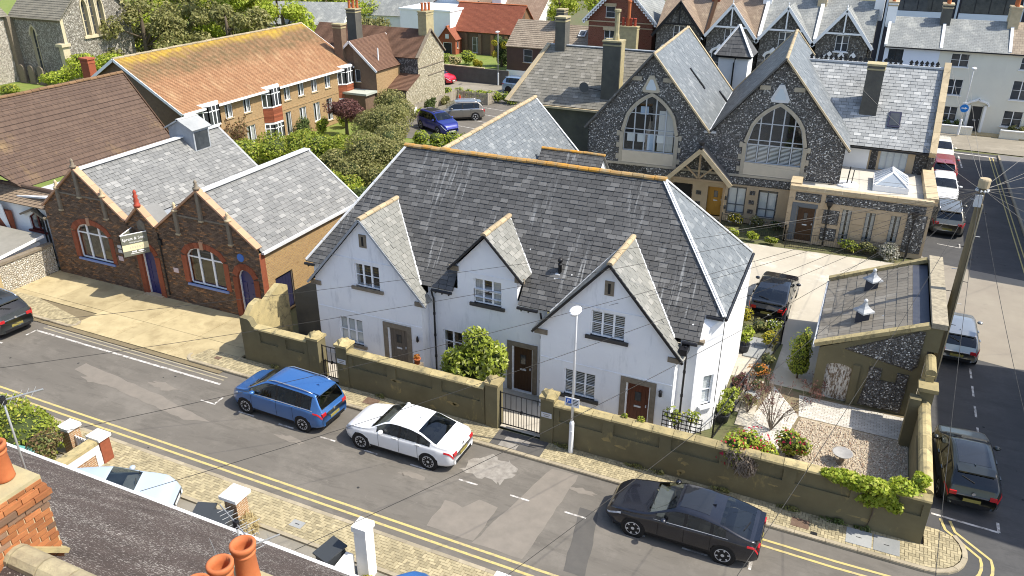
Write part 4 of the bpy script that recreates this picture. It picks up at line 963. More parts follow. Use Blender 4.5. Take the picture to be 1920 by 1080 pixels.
# porch gablet in the valley with the first blue door
F, res = gable_face(-31.35, .98, 3.78, 4.72, [(-.42, .46, .1, 2.25, arch_top(-.42, .46, 2.25, .4))])
F.door(res[0], navy, white_paint, .05, panels=3, letter=False, split=True, name='blue_door'); F.arch_band(res[0][4], .3, .06, brick_red, 'door_arch')
F.panel('brick_jamb', -.74, -.425, .05, 2.23, 0,.05, brick_red); F.panel('brick_jamb', .465, .78, .05, 2.23, 0,.05, brick_red)
rake(-31.35, .98, 3.78, 4.72, pink_coping, 2)
obj('crest_panel', MB().prism([(-31.6,YH-.06,3.6),(-31.1,YH-.06,3.6),(-31.1,YH-.06,3.95),(-31.35,YH-.06,4.15),(-31.6,YH-.06,3.95)], (0,.07,0)), stone_trim, HL)
obj('roof_statue', MB().lathe([(.16,0),(.16,.12),(.1,.14),(.13,.3),(.09,.42),(.12,.55),(.06,.62),(.085,.7),(.07,.78),(.02,.85)], (-31.35,YH-.02,4.8), 12), mat('red_terracotta', (0.33,0.06,0.035), rough=.7), HL, smooth=True)
F.panel('door_step', -.6,.62,0,.12, -.1,.25, stone_coping)
obj('round_plaque', MB().lathe([(.2,0),(.2,.03),(.17,.035),(0,.035)], (-25.3,YH,3.22), 24, 'y'), mat('blue_plaque', (0.06,0.17,0.5), rough=.4), HL)
for x, z in ((-33.3,1.72),(-29.58,1.78)): obj('notice', MB().box(x-.16,YH-.03,z-.12,x+.16,YH,z+.12), mat('pink_notice', (0.62,0.5,0.5)), HL)
for k in range(2): obj('notice', MB().box(-33.35,YH-.04,2.05+.24*k,-33.0,YH,2.22+.24*k), lead_white, HL)
obj('alarm_box', MB().box(-30.35,YH-.12,3.02,-30.15,YH,3.3), iron, HL); pipe(HL, [(-30.3,YH-.06,3.6),(-30.3,YH-.06,.3)], iron, .035)
# roofs: outer slopes, valley, lead ridges
q1 = [150]
roof(HL, [(-32.3,25.6,3.72),(-32.3,35.2,3.72),(-35.25,35.2,6.06),(-35.25,25.6,6.06)], slate_hall, (.36,.21), piece='slate', nmax=150, wj=.18)
roof(HL, [(-38.2,35.2,3.72),(-38.2,25.6,3.72),(-35.25,25.6,6.06),(-35.25,35.2,6.06)], slate_hall)
roof(HL, [(-24.15,25.6,3.62),(-24.15,33.4,3.62),(-27.3,33.4,6.06),(-27.3,25.6,6.06)], slate_hall, (.36,.21), piece='slate', nmax=150, wj=.18)
roof(HL, [(-30.42,33.4,3.72),(-30.42,25.6,3.72),(-27.3,25.6,6.06),(-27.3,33.4,6.06)], slate_hall, (.36,.21), nmax=0)
obj('valley_gutter', MB().box(-32.4,25.6,3.6,-30.3,35,3.68), lead, HL)
obj('porch_roof', MB().prism([(-32.3,25.5,3.72),(-30.42,25.5,3.72),(-31.35,25.5,4.66)], (0,1.1,0)), slate_hall, HL)
for a, b in (((-35.25,25.6,6.1),(-35.25,35.25,6.1)),((-27.3,25.6,6.1),(-27.3,33.45,6.1))):
    obj('lead_ridge', MB().bar(a, b, .42, .05), lead_white, HL)
obj('eaves_gutter', MB().bar((-24.08,25.6,3.58),(-24.08,33.4,3.58), .16, .12), lead_white, HL)
obj('verge', MB().bar((-24.1,33.42,3.64),(-27.3,33.42,6.1), .1, .06), lead_white, HL); obj('verge', MB().bar((-32.3,35.22,3.74),(-35.25,35.22,6.1), .1, .06), lead_white, HL)
SW = Facade(HL, (-24.2,YH,0), (0,1,0), [(0,.03),(7.9,.03),(7.9,3.6),(0,3.6)], yellow_brick, 'side_wall', .12)
sd = SW.op(.85,2.1,.08,2.0); SW.build(); SW.door(sd, mat('dark_navy_boards', (0.02,0.02,0.05), rough=.6), oak_grey, .05, planks=6, letter=False, name='side_door')
SW.panel('brick_quoin', 0,.36,.05,3.55, 0,.012, brick_red)
obj('rear_wall', MB().prism([(-38.2,35.1,0),(-32.3,35.1,0),(-32.3,35.1,3.7),(-35.25,35.1,6),(-38.2,35.1,3.7)], (0,-.2,0)).prism([(-30.4,33.3,0),(-24.2,33.3,0),(-24.2,33.3,3.6),(-27.3,33.3,6),(-30.4,33.3,3.6)], (0,-.2,0)).box(-38.2,25.6,0,-38.0,35,3.7), mortar_d, HL)
# louvred roof turret
obj('turret', MB().prism([(-36.1,33.6,5.3),(-34.3,33.6,4.9),(-34.3,33.6,6.55),(-35.2,33.6,7.0),(-36.1,33.6,6.55)], (0,-1.2,0)), lead, HL)
obj('turret_roof', MB().obox((-34.72,33.0,6.82), (.56,0,-.28), (0,.75,0), (.02,0,.03)).obox((-35.68,33.0,6.82), (.56,0,.28), (0,.75,0), (-.02,0,.03)), slate_pale, HL)
obj('turret_glass', MB().box(-34.31,32.5,5.4,-34.28,33.5,6.4), far_glass, HL)
rebase(HL, (-31.3,26,0))
# agent's board: two panels meeting in a V, out from the hall wall
SG = thing('letting_board', 'V-shaped agent board reading Spratt & Son over the blue hall door', 'sign', (-31.65,24.35,2.5))
boardm = mat('grey_green_board', (0.16,0.165,0.13), rough=.5, bump=0); cream = mat('cream_board', (0.72,0.66,0.42), rough=.5, bump=0); wlet = mat('white_lettering', (0.85,0.85,0.85), rough=.5, bump=0)
for k, e in enumerate((Vector((.58,1.06,0)), Vector((-.42,1.06,0)))):
    n_ = Vector((e.y, -e.x, 0)).normalized() * (1 if k == 0 else -1); c = e/2 + Vector((0,0,.55))
    obj('board', MB().obox(c, e/2, Vector((0,0,.55)), n_*.015), boardm, SG); 
    obj('board_band', MB().obox(c - Vector((0,0,.12)), e/2*.98, Vector((0,0,.16)), n_*.018), cream, SG)
    obj('board_edge', MB().bar(Vector((0,0,1.1)), e + Vector((0,0,1.1)), .05, .03).bar(Vector((0,0,0)), Vector((0,0,1.1)), .05, .03), white_paint, SG)
    if k == 0:
        u_ = e.normalized(); L_ = e.length
        text_mesh('lettering', 'Spratt & Son', .2, wlet, SG, face_matrix(u_*(L_*.04) + n_*.02 + Vector((0,0,.8)), u_, n_))
        text_mesh('lettering', 'Building Property', .08, wlet, SG, face_matrix(u_*(L_*.3) + n_*.02 + Vector((0,0,.66)), u_, n_))
        for j in range(6): obj('faded_letter', MB().obox(u_*(L_*(.3+.09*j)) + n_*.02 + Vector((0,0,.43)), u_*.028, Vector((0,0,.055)), n_*.002), mat('faded_letter', (0.6,0.52,0.4)), SG)
        obj('lettering', MB().obox(u_*(L_*.42) + n_*.02 + Vector((0,0,.2)), u_*.11, Vector((0,0,.03)), n_*.003), wlet, SG); obj('lettering', MB().obox(u_*(L_*.68) + n_*.02 + Vector((0,0,.2)), u_*.13, Vector((0,0,.03)), n_*.003), wlet, SG)
        obj('lettering', MB().obox(u_*(L_*.55) + n_*.02 + Vector((0,0,.11)), u_*.34, Vector((0,0,.012)), n_*.003), wlet, SG)

# ---------------------------------------------------------------- house on the left: brown tiled roof, white wall
brown_tile = mat_tile('brown_concrete_tile', (0.125,0.083,0.06), (0.098,0.064,0.047), .38, .33, (0.25,0.17,0.08), (0.55,0.8), .35)
BH = thing('brown_roofed_house', 'white-walled house with large plain brown tiled roof beside the brick hall', 'house')
def courses(parent, pts, h, m, name='tile_course', t=.035, deck=None):
    """stepped rows of far tiles: one lapped strip per course"""
    u, v, n = plane_axes(pts); p = [Vector(q) for q in pts]; o = p[0]; poly = ccw([((q-o).dot(u), (q-o).dot(v)) for q in p]); ys = [c[1] for c in poly]; xs = [c[0] for c in poly]
    mb = MB(); mb.prism(p, -n*.08); obj('roof_slope', mb, deck or m, parent); y = min(ys); ms = MB()
    while y < max(ys):
        cp = clip_poly([(min(xs),y),(max(xs),y),(max(xs),y+h*1.1),(min(xs),y+h*1.1)], poly)
        if len(cp) > 2:
            a = [o + u*c[0] + v*c[1] + n*(t*(1-(c[1]-y)/h*.9)+.002) for c in cp]; b = [o + u*c[0] + v*c[1] for c in cp]
            ms.poly(*a)
            for i in range(len(a)):
                j = (i+1) % len(a)
                if cp[i][1] < y + 1e-4 and cp[j][1] < y + 1e-4: ms.quad(b[i], b[j], a[j], a[i])
        y += h
    obj(name, ms, m, parent, kind='stuff')
courses(BH, [(-40.75,26.2,4.15),(-40.75,36.8,4.15),(-44.2,36.8,8.2),(-44.2,23.5,8.2)], .3, brown_tile)
courses(BH, [(-47.6,36.8,4.15),(-47.6,23,4.15),(-44.2,23.5,8.2),(-44.2,36.8,8.2)], .3, brown_tile)
ridge_cap(BH, (-44.2,23.5,8.2), (-44.2,36.85,8.2), mat('brown_ridge_tile', (0.2,0.12,0.06), (0.15,0.09,0.05), 3, var=.15), .14, .5)
obj('verge', MB().bar((-40.7,36.85,4.15),(-44.2,36.85,8.22), .08, .14), oak_dark, BH)
obj('gable_wall', MB().prism([(-47.4,36.7,0),(-40.9,36.7,0),(-40.9,36.7,4.1),(-44.2,36.7,8.0),(-47.4,36.7,4.1)], (0,-.25,0)), brick_dark, BH)
obj('felt_valley', MB().obox((-39.5,31,3.95), (1.3,0,.12), (0,5.2,0), (-.01,0,.04)), lead_white, BH)
tile_f = mat_tile('plain_clay_tile', (0.33,0.25,0.17), (0.27,0.2,0.14), .28, .16, None)
courses(BH, [(-48,25.5,3.55),(-38.4,25.5,3.55),(-38.4,26.3,4.2),(-48,26.3,4.2)], .17, tile_f, 'eaves_course')
obj('roof_roll', MB().tube([(-48,26.3,4.24),(-38.4,26.3,4.24)], .12, 8), brown_tile, BH)
FW = Facade(BH, (-48,25.9,0), (1,0,0), [(0,0),(9.6,0),(9.6,3.65),(0,3.65)], white_pure, 'white_wall', .12)
ow = FW.op(7.6,8.75,2.0,3.0,[(7.6,2.72),(8.175,3.05),(8.75,2.72)]); FW.build()
redfr = mat('maroon_paint', (0.12,0.025,0.02), rough=.5); FW.window(ow, 2, 1, redfr, .07, (.12,.1,.12), redfr)
for s_ in (-1, 1): obj('window_hood', MB().bar((-48+8.175,25.78,3.25),(-48+8.175+s_*.95,25.78,2.85), .22, .1), stone_trim, BH)
pipe(BH, [(-39.0,25.5,3.5),(-39.1,25.7,3.2),(-38.95,25.8,2.9),(-38.95,25.8,.3)], iron, .05); pipe(BH, [(-39.25,25.8,3.1),(-39.2,25.8,.3)], iron, .045)
obj('red_panel', MB().box(-48,25.6,.4,-41.6,25.8,2.9), brick_red, BH)
obj('white_pennant', MB().prism([(-42.9,25.5,3.4),(-41.9,25.5,3.3),(-41.6,25.5,1.6)], (0,.06,0)), white_pure, BH)
rebase(BH, (-44,30,0))
YE = thing('yard_extension', 'flat grey felt roofed lean-to beside the painted yard wall', 'shed')
obj('felt_roof', MB().prism([(-46,22.4,1.75),(-38.75,22.6,1.75),(-38.75,25.3,2.05),(-46,25.3,2.05)], (0,0,.06)), mat('grey_felt', (0.27,0.255,0.22), (0.22,0.21,0.18), 1.5), YE)
obj('fascia', MB().bar((-46,22.36,1.75),(-38.7,22.56,1.75), .05, .16).bar((-38.7,22.56,1.77),(-38.7,25.3,2.07), .05, .14), white_paint, YE)
obj('wall', MB().box(-45.8,22.6,0,-39,25.2,1.75), white_pure, YE); rebase(YE, (-42,24,0))
YW = thing('yard_wall', 'low flint and brick yard wall with worn white paint at the forecourt edge', 'wall')
obj('wall_face', MB().box(-38.62,22.3,0,-38.4,25.44,1.55), mat_flint('painted_flint', (0.45,0.4,0.32), (0.62,0.57,0.46), (0.75,0.71,0.62), (0.55,0.5,0.4), 9, .4), YW)
obj('brick_pier', MB().box(-38.66,21.85,0,-38.3,22.3,1.5), mat_brick('buff_pier_brick', (0.5,0.37,0.16), (0.4,0.29,0.13), (0.35,0.3,0.2)), YW)
obj('brick_coping', MB().box(-38.68,21.8,1.55,-38.34,25.44,1.68), stone_trim, YW); rebase(YW, (-38.5,23.7,0))
# ---------------------------------------------------------------- generic house shell
def ghouse(T, x0, x1, y0, y1, ze, zr, axis, wm, rm, ov=.2, front=(), right=(), tile=None, nmax=0, rwm=None, fm=None, sillm=None, ch=None, sides=True, ridge=None, verge=None, gm=None, sillz=True, xr=None, inside=None):
    """gabled shell in T's local frame; front faces -Y, right faces +X; openings (u0,u1,z0,z1,cols,rows)"""
    xm, ym = (x0+x1)/2 if xr is None else xr, (y0+y1)/2
    fp = [(0,0),(x1-x0,0),(x1-x0,ze)] + ([(xm-x0,zr-.08)] if axis == 'y' else []) + [(0,ze)]
    rp = [(0,0),(y1-y0,0),(y1-y0,ze)] + ([(ym-y0,zr-.08)] if axis == 'x' else []) + [(0,ze)]
    for (o, u, poly, ops, m) in (((x0,y0,0),(1,0,0),fp,front,wm), ((x1,y0,0),(0,1,0),rp,right,rwm or wm)):
        F = Facade(T, o, u, poly, m, 'front_wall' if u[0] else 'end_wall', .1); lst = []
        for w in ops: lst.append((F.op(*w[:4]), w))
        F.build()
        for o_, w in lst:
            if len(w) > 6: F.door(o_, w[6], fm or upvc, .05, letter=False)
            else: F.window(o_, w[4], w[5], fm or upvc, .05, (.06,.06,.08) if sillz else None, sillm or stone_coping, inside, gm=gm or far_glass)
    b = MB().quad((x1,y1,0),(x0,y1,0),(x0,y1,ze),(x1,y1,ze)).quad((x0,y1,0),(x0,y0,0),(x0,y0,ze),(x0,y1,ze))
    if axis == 'x': b.poly((x0,y1,ze),(x0,y0,ze),(x0,ym,zr-.08))
    else: b.poly((x1,y1,ze),(x0,y1,ze),(xm,y1,zr-.08))
    obj('rear_wall', b, wm, T)
    if axis == 'x':
        s = (zr-ze)/(ym-y0); P = [[(x0-ov,y0-ov,ze-ov*s),(x1+ov,y0-ov,ze-ov*s),(x1+ov,ym,zr),(x0-ov,ym,zr)], [(x1+ov,y1+ov,ze-ov*s),(x0-ov,y1+ov,ze-ov*s),(x0-ov,ym,zr),(x1+ov,ym,zr)]]; rg = ((x0-ov,ym,zr),(x1+ov,ym,zr))
    else:
        s = (zr-ze)/(x1-xm); s2 = (zr-ze)/(xm-x0); P = [[(x1+ov,y0-ov,ze-ov*s),(x1+ov,y1+ov,ze-ov*s),(xm,y1+ov,zr),(xm,y0-ov,zr)], [(x0-ov,y1+ov,ze-ov*s2),(x0-ov,y0-ov,ze-ov*s2),(xm,y0-ov,zr),(xm,y1+ov,zr)]]; rg = ((xm,y0-ov,zr),(xm,y1+ov,zr))
    for i, p in enumerate(P):
        if ch and i == 0: courses(T, p, ch, rm)
        else: roof(T, p, rm, tile if i == 0 else None, nmax=nmax)
    if ridge: ridge_cap(T, *rg, ridge, .12, .5)
    if verge:
        ends = ((x0-ov, x1+ov) if axis == 'x' else (y0-ov, y1+ov))
        for e in ends[:1] + ends[1:]:
            for p in P:
                a, b_ = (Vector((e, p[0][1], p[0][2])), Vector((e, ym, zr))) if axis == 'x' else (Vector((p[0][0], e, p[0][2])), Vector((xm, e, zr)))
                obj('bargeboard', MB().bar(a + Vector((0,0,-.08)), b_ + Vector((0,0,-.08)), .05, .2), verge, T)
    return T

# ---------------------------------------------------------------- orange-roofed flats
orange_tile = mat_tile('orange_clay_tile', (0.43,0.24,0.125), (0.35,0.185,0.095), .2, .12, (0.5,0.34,0.19), (0.5,0.75), .9)
def lichen_over(m, col, zlo, zhi, inv=False):
    """band of lichen near the ridge, where damp lasts: real growth on the tiles"""
    t = m.node_tree; b = [n for n in t.nodes if n.type == 'BSDF_PRINCIPLED'][0]; src = b.inputs['Base Color'].links[0].from_socket
    w = NT.__new__(NT); w.m, w.t = m, t; sp = w.n('SeparateXYZ'); w.set(sp, '_0', w.pos())
    f = w.math('MULTIPLY', w.ramp(w.math('ADD', sp.outputs[2], w.math('MULTIPLY', w.noise(w.pos(), .5, 6), 1.2)), zlo, zhi), w.ramp(w.noise(w.pos(), 2.0, 7, .75), .3, .6))
    t.links.new(w.mix(f, src, col), b.inputs['Base Color'])
lichen_over(orange_tile, (0.17,0.12,0.06), 7.0, 7.5); lichen_over(orange_tile, (0.46,0.31,0.05), 8.1, 8.5)
stock = mat_brick('buff_stock_brick', (0.4,0.26,0.125), (0.31,0.195,0.09), (0.33,0.25,0.15), dark=(0.22,0.135,0.065))
OF = thing('flats_block', 'long two-storey buff brick flats under an orange lichen-covered tiled roof', 'flats', (-49.6,51.3,0))
y0 = 51.3
ups = [(a-41.1,b-41.1,3.35,4.6,2,1) for a, b in ((45.2,46.0),(47.2,48.0),(52.0,52.8),(53.8,54.6),(55.6,56.4),(57.5,58.3))]
lows = [(51.9-41.1,52.6-41.1,.5,2.4,1,1),(53.7-41.1,54.6-41.1,.8,2.4,2,1),(55.6-41.1,56.5-41.1,.8,2.4,2,1),(57.5-41.1,58.3-41.1,.5,2.4,1,1),(47.2-41.1,48.2-41.1,.8,2.3,2,1)]
ghouse(OF, -5.4,5.4,-10.2,10.3,4.9,8.05,'y', brick_dark, orange_tile, .35, [], ups+lows, rwm=stock, ch=.14, ridge=mat('grey_ridge', (0.36,0.3,0.2), (0.28,0.23,0.15), 3, var=.15), verge=white_paint, gm=glass, inside='curtain')
for a in (42.6, 49.4, 59.5):
    ya = a - y0
    for z0, z1, nm in ((3.4,4.75,'bay_window'),(.8,1.95,'bay_window')):
        pl = [(5.4,ya-.1),(5.95,ya+.4),(5.95,ya+1.5),(5.4,ya+2.0)]
        w = obj(nm, MB().prism([(x,y,z1) for x, y in pl], (0,0,.16)), upvc, OF); obj('sill', MB().prism([(x,y,z0-.12) for x, y in pl], (0,0,.12)), upvc, w)
        for p, q in zip(pl[:-1], pl[1:]):
            L = math.dist(p, q); k = 3 if L > 1 else 2
            obj('pane', MB().quad((*p,z0),(*q,z0),(*q,z1),(*p,z1)), far_glass, w)
            mb = MB()
            for i in range(k+1):
                t_ = i/k; mb.box(p[0]+(q[0]-p[0])*t_-.035, p[1]+(q[1]-p[1])*t_-.035, z0, p[0]+(q[0]-p[0])*t_+.035, p[1]+(q[1]-p[1])*t_+.035, z1)
            obj('mullion', mb, upvc, w); obj('transom', MB().bar((*p,z0+.72*(z1-z0)),(*q,z0+.72*(z1-z0)), .07, .06), upvc, w)
            obj('net_curtain', MB().quad((p[0]-.05,p[1],z0),(q[0]-.05,q[1],z0),(q[0]-.05,q[1],z1),(p[0]-.05,p[1],z1)), blindm, w)
    if a > 45:
        for p, q in zip(pl[:-1], pl[1:]):
            for k in range(7): obj('hung_tile', MB().bar((*p,2.2+k*.16),(*q,2.2+k*.16), .05, .15), brick_red, OF)
obj('gutter', MB().bar((5.82,-10.5,4.62),(5.82,10.6,4.62), .14, .14), white_paint, OF)
pipe(OF, [(5.8,-10.1,4.6),(5.55,-10.0,4.2),(5.5,-10.0,.1)], white_paint, .05); pipe(OF, [(5.5,9.9,4.5),(5.5,9.9,.1)], stone_coping, .05)
obj('string_course', MB().box(5.4,-10.2,2.62,5.43,10.3,2.72), stock, OF)
chimney(OF, -4.2,-9.9,-3.4,-9.3,5.5,7.6, brick_red, [], brick_red)

# ---------------------------------------------------------------- church
flint_grey = mat_flint('church_flint', (0.16,0.145,0.12), (0.34,0.31,0.26), (0.6,0.57,0.5), (0.42,0.38,0.31), 8, .3)
ashlar = mat('church_stone', (0.55,0.48,0.32), (0.46,0.4,0.27), 2, bump=.2)
slab_roof = mat_tile('stone_tile_roof', (0.24,0.22,0.17), (0.19,0.175,0.14), .45, .26, None)
CH = thing('flint_church', 'flint church with lancet windows and stone tiled roof beyond the graveyard', 'church', (-83,66,0))
F = Facade(CH, (-4.3,-6,0), (1,0,0), [(0,0),(7.6,0),(7.6,7.0),(0,7.0)], flint_grey, 'nave_wall', .3)
o1 = F.op(2.5,3.5,1.1,5.0, arch_top(2.5,3.5,5.0,1.0,'point')); F.build(ashlar); F.window(o1, 2, 3, ashlar, .08, None, gm=far_glass); F.arch_band(o1[4], .22, .06, ashlar, 'window_arch'); 
for k in range(24): F.panel('corbel', .2+.31*k,.36+.31*k,6.62,6.85,0,.14, stone_trim)
F.panel('eaves_course', 0,7.6,6.86,7.0,0,.2, stone_trim)
F = Facade(CH, (3.3,-6,0), (0,1,0), [(0,0),(9,0),(9,7),(4.5,11.2),(0,7)], flint_grey, 'chancel_wall', .35)
ops = [F.op(2.9+k*1.0,3.55+k*1.0,4.9,8.0+(.8 if k == 1 else 0), arch_top(2.9+k*1.0,3.55+k*1.0,8.0+(.8 if k == 1 else 0),.7,'point')) for k in range(3)]; F.build(ashlar)
for o_ in ops: F.window(o_, 1, 4, ashlar, .06, None, gm=far_glass); F.arch_band(o_[4], .16, .08, ashlar, 'window_arch'); F.panel('shaft', o_[0]-.16,o_[0]-.01,4.9,o_[3],0,.09, ashlar); F.panel('shaft', o_[1]+.01,o_[1]+.16,4.9,o_[3],0,.09, ashlar)
F.panel('window_sill', 2.5,5.9,4.65,4.9,0,.2, ashlar)
F.panel('quoin', -.0,.35,0,7,0,.05, ashlar)
for p in ([(-4.5,-6.3,6.85),(3.6,-6.3,6.85),(3.6,-1.5,11.4),(-4.5,-1.5,11.4)], [(3.6,3.3,6.85),(-4.5,3.3,6.85),(-4.5,-1.5,11.4),(3.6,-1.5,11.4)]): courses(CH, p, .3, slab_roof)
obj('buttress', MB().box(-4.6,-6.7,0,-4.0,-6.0,6.9), stone_trim, CH)
F = Facade(CH, (-4.6,-14,0), (0,1,0), [(0,0),(7.3,0),(7.3,7.0),(0,7.0)], mat_flint('pale_flint', (0.3,0.27,0.22), (0.55,0.5,0.42), (0.72,0.68,0.6), (0.55,0.5,0.42), 8, .4), 'transept_wall', .3); F.build()
courses(CH, [(-4.3,-14,6.9),(-4.3,-6.2,6.9),(-10,-6.2,11.5),(-10,-14,11.5)], .3, slab_roof)
obj('porch_quoin', MB().box(2.9,-6.5,0,3.5,-5.7,4.2), ashlar, CH); obj('porch_cap', MB().prism([(2.7,-6.7,4.2),(3.7,-6.7,4.2),(3.7,-5.6,4.2),(2.7,-5.6,4.2)], (0,0,.3)), ashlar, CH)
for k in range(3):
    g = thing('gravestone', ('leftmost of three round-topped gravestones by the church wall','middle of three round-topped gravestones by the church wall','right-hand one of three round-topped gravestones by the church wall')[k], 'gravestone', (-86.4+k*1.5,59.0-.0*k,0), group='gravestones by the church')
    obj('slab', MB().prism([(-.42,0,0),(.42,0,0)] + [(.42*math.cos(R(a)),0,1.55+.42*math.sin(R(a))) for a in range(0,181,20)], (0,.16,0)), stone_trim, g); obj('footing', MB().box(-.5,-.1,0,.5,.26,.1), stone_trim, g)

# ---------------------------------------------------------------- flint cottage with chimneys beyond the flats
flint_pale = mat_flint('cream_flint', (0.3,0.26,0.17), (0.55,0.48,0.32), (0.72,0.66,0.5), (0.62,0.55,0.38), 9, .4)
flint_dark = mat_flint('grey_flint', (0.06,0.058,0.055), (0.16,0.155,0.15), (0.42,0.41,0.39), (0.17,0.16,0.15), 9, .3)
clay_tile = mat_tile('brown_clay_tile', (0.21,0.12,0.075), (0.165,0.09,0.06), .18, .11, (0.3,0.2,0.1), (0.62,0.8), .8)
FL = thing('flint_cottage', 'flint-walled cottage with brown tiled roofs and tall chimneys beyond the flats', 'house', (-44,66,0))
ghouse(FL, -8,4.6,-.6,4.4,5.15,7.35,'x', flint_dark, clay_tile, .1, [], [], rwm=flint_pale, ch=.13)
obj('gable_coping', MB().bar((4.62,-.75,5.1),(4.62,1.9,7.4), .3, .12).bar((4.62,4.55,5.1),(4.62,1.9,7.4), .3, .12), stone_trim, FL)
chimney(FL, 3.7,1.3,4.58,2.7,6.0,8.9, lichen_cement, [(3.95,1.7),(4.15,2.0),(4.35,2.3)], lichen_cement, terracotta, .7, .13)
ghouse(FL, -2.6,2.6,-4.6,1,4.6,6.9,'y', brick_dark, clay_tile, .2, [(2.9,3.5,3.3,4.4,1,1)], [], rwm=stock, ch=.13, verge=white_paint)
chimney(FL, -1.5,-4.95,-.6,-4.2,0,8.2, brick_dark, [], lichen_cement); chimney(FL, -3.0,-.6,-2.0,.4,5,9.0, cement, [(-2.8,-.3),(-2.5,-.1),(-2.2,.1)], lichen_cement, terracotta, .8, .14)
obj('vent_pipe', MB().tube([(2.0,-3.2,4.8),(2.0,-3.2,6.2)], .06, 8), white_paint, FL)
courses(FL, [(2.5,-3.0,2.55),(4.75,-3.0,2.55),(4.75,-.55,3.6),(2.5,-.55,3.6)], .2, clay_tile, 'lean_to_course')
obj('lean_to_wall', MB().box(2.5,-2.8,0,4.5,-.6,2.6), flint_dark, FL); obj('lean_to_end', MB().prism([(4.6,-2.95,0),(4.6,-.6,0),(4.6,-.6,3.55),(4.6,-2.95,2.55)], (.02,0,0)), flint_pale, FL)
obj('flat_porch_roof', MB().box(-1.0,-6.4,2.5,2.6,-4.6,2.68), mat('porch_felt', (0.4,0.42,0.36)), FL); obj('porch_wall', MB().box(-.9,-6.3,0,2.4,-4.7,2.5), brick_dark, FL)
for z in (4.1, 3.2): obj('string_course', MB().box(4.6,-.6+(4.1-z)*2,z,4.66,4.4,z+.07), stone_trim, FL)

# ---------------------------------------------------------------- white houses far behind
grey_far = mat_tile('far_grey_slate', (0.27,0.28,0.27), (0.22,0.23,0.225), .35, .2, (0.42,0.42,0.38), (0.5,0.75), .8)
brown_far = mat_tile('far_brown_tile', (0.3,0.21,0.15), (0.24,0.16,0.11), .3, .22, (0.42,0.34,0.26), (0.55,0.75), .8)
for (nm, lab, loc, rz, a) in (
    ('white_house','white rendered house with plain grey slate roof above the orange flats',(-70,90,0),18,(-5,5,-4,4,4.2,6.4,'x',white_pure,grey_far,.3,[(1.5,2.3,2.6,3.8,2,2),(6.3,7.1,2.6,3.9,2,2)],[(2.5,3.6,2.5,3.7,2,2)])),
    ('white_house','wide white house with weathered slate roof and dark sash window behind a tree',(-64,108,0),8,(-11,9,-4,4,3.6,6.8,'x',white_pure,grey_far,.3,[(3,4.4,1.6,2.9,2,2),(12.6,13.8,1.2,3.0,3,4)],[])),
    ('white_house','pale blue gabled house beside the red chapel roof',(-56.5,106,0),5,(-4,4,-4,5,4.6,7.2,'y',mat('pale_blue_render',(0.62,0.7,0.78),(0.58,0.66,0.74)),brown_far,.4,[(4.4,5.4,2.3,3.8,1,2)],[])),
    ('white_house','bright white house with brown tiled roof and dormer behind the red chapel',(-49.2,107,0),0,(-3.5,6,-4,5,4.2,7.2,'x',white_pure,brown_far,.3,[(2.6,3.2,2.0,3.3,1,2)],[]))):
    T = thing(nm, lab, 'house', loc, R(rz), 'white houses in the background'); ghouse(T, *a)
T = bpy.data.objects['white_house.003']; obj('dormer', MB().box(-1,-3.2,5,0.3,-1,6.6), white_pure, T); obj('dormer_roof', MB().box(-1.2,-3.4,6.6,.5,-1,6.75), grey_far, T)
T = thing('white_link_block', 'plain white two-storey wall between white houses and the flint cottage', 'house', (-55,97,0)); obj('wall', MB().box(-4,-3,0,3.5,4,5.6), white_pure, T); obj('parapet', MB().box(-4.1,-3.1,5.6,3.6,4.1,5.8), white_paint, T)

# red chapel-like school with porch
red_tile = mat_tile('red_clay_tile', (0.33,0.11,0.06), (0.27,0.085,0.05), .18, .12, (0.42,0.2,0.1), (0.6,0.8), .6)
RS = thing('red_brick_school', 'single-storey red brick hall with bright red tiled roof and small arched porch', 'hall', (-47,98,0), R(-2))
ghouse(RS, -5.2,4.2,-3,3.6,3.45,6.4,'x', brick_dark, red_tile, .25, [(3.4,4.7,.6,2.6,2,2)], [], ch=.14, ridge=terracotta, fm=white_paint)
ghouse(RS, -5.8,-3.4,-4.6,-2.9,2.5,3.9,'y', brick_red, red_tile, .2, [(.55,1.85,0,1.9,1,1,dark_in)], [(.4,.8,1.2,2.0,1,1)], ridge=terracotta)
obj('porch_panel', MB().box(-4.85,-4.68,2.4,-4.35,-4.6,2.95), lead_white, RS)
for x in (-2.6,-.6,1.2,3.2): obj('buttress', MB().box(x-.2,-3.25,0,x+.2,-3,3.0), brick_dark, RS)

# brown and white cottage beside it, neighbour roof with skylight
brown_render = mat('dark_brown_render', (0.105,0.065,0.048), (0.085,0.052,0.04), 1.0); stone_tile = mat_tile('mottled_concrete_tile', (0.34,0.28,0.21), (0.25,0.2,0.15), .33, .3, None)
BC = thing('brown_cottage', 'brown and white rendered cottage with sash windows behind the pale blue jeep', 'house', (-35.5,86,0))
ghouse(BC, -2.9,2.2,-3,4,3.9,6.3,'x', brown_render, stone_tile, .12, [(2.05,3.1,2.2,3.6,1,2),(2.1,3.0,.55,1.3,2,1),(4.1,4.8,0,1.2,1,1,dark_in)], [], ch=.3, fm=white_paint)
obj('white_band', MB().box(-2.92,-3.02,0,1.1,-3.0,1.25), white_pure, BC)
chimney(BC, 2.0,-.6,2.9,.6,3.6,7.6, cement, [], lichen_cement)
NC = thing('skylight_cottage', 'low cottage roof with one skylight between two chimneys', 'house', (-30.6,86,0))
ghouse(NC, -1.9,2.3,-3,4,3.7,6.0,'x', white_pure, stone_tile, .1, [], [], ch=.3)
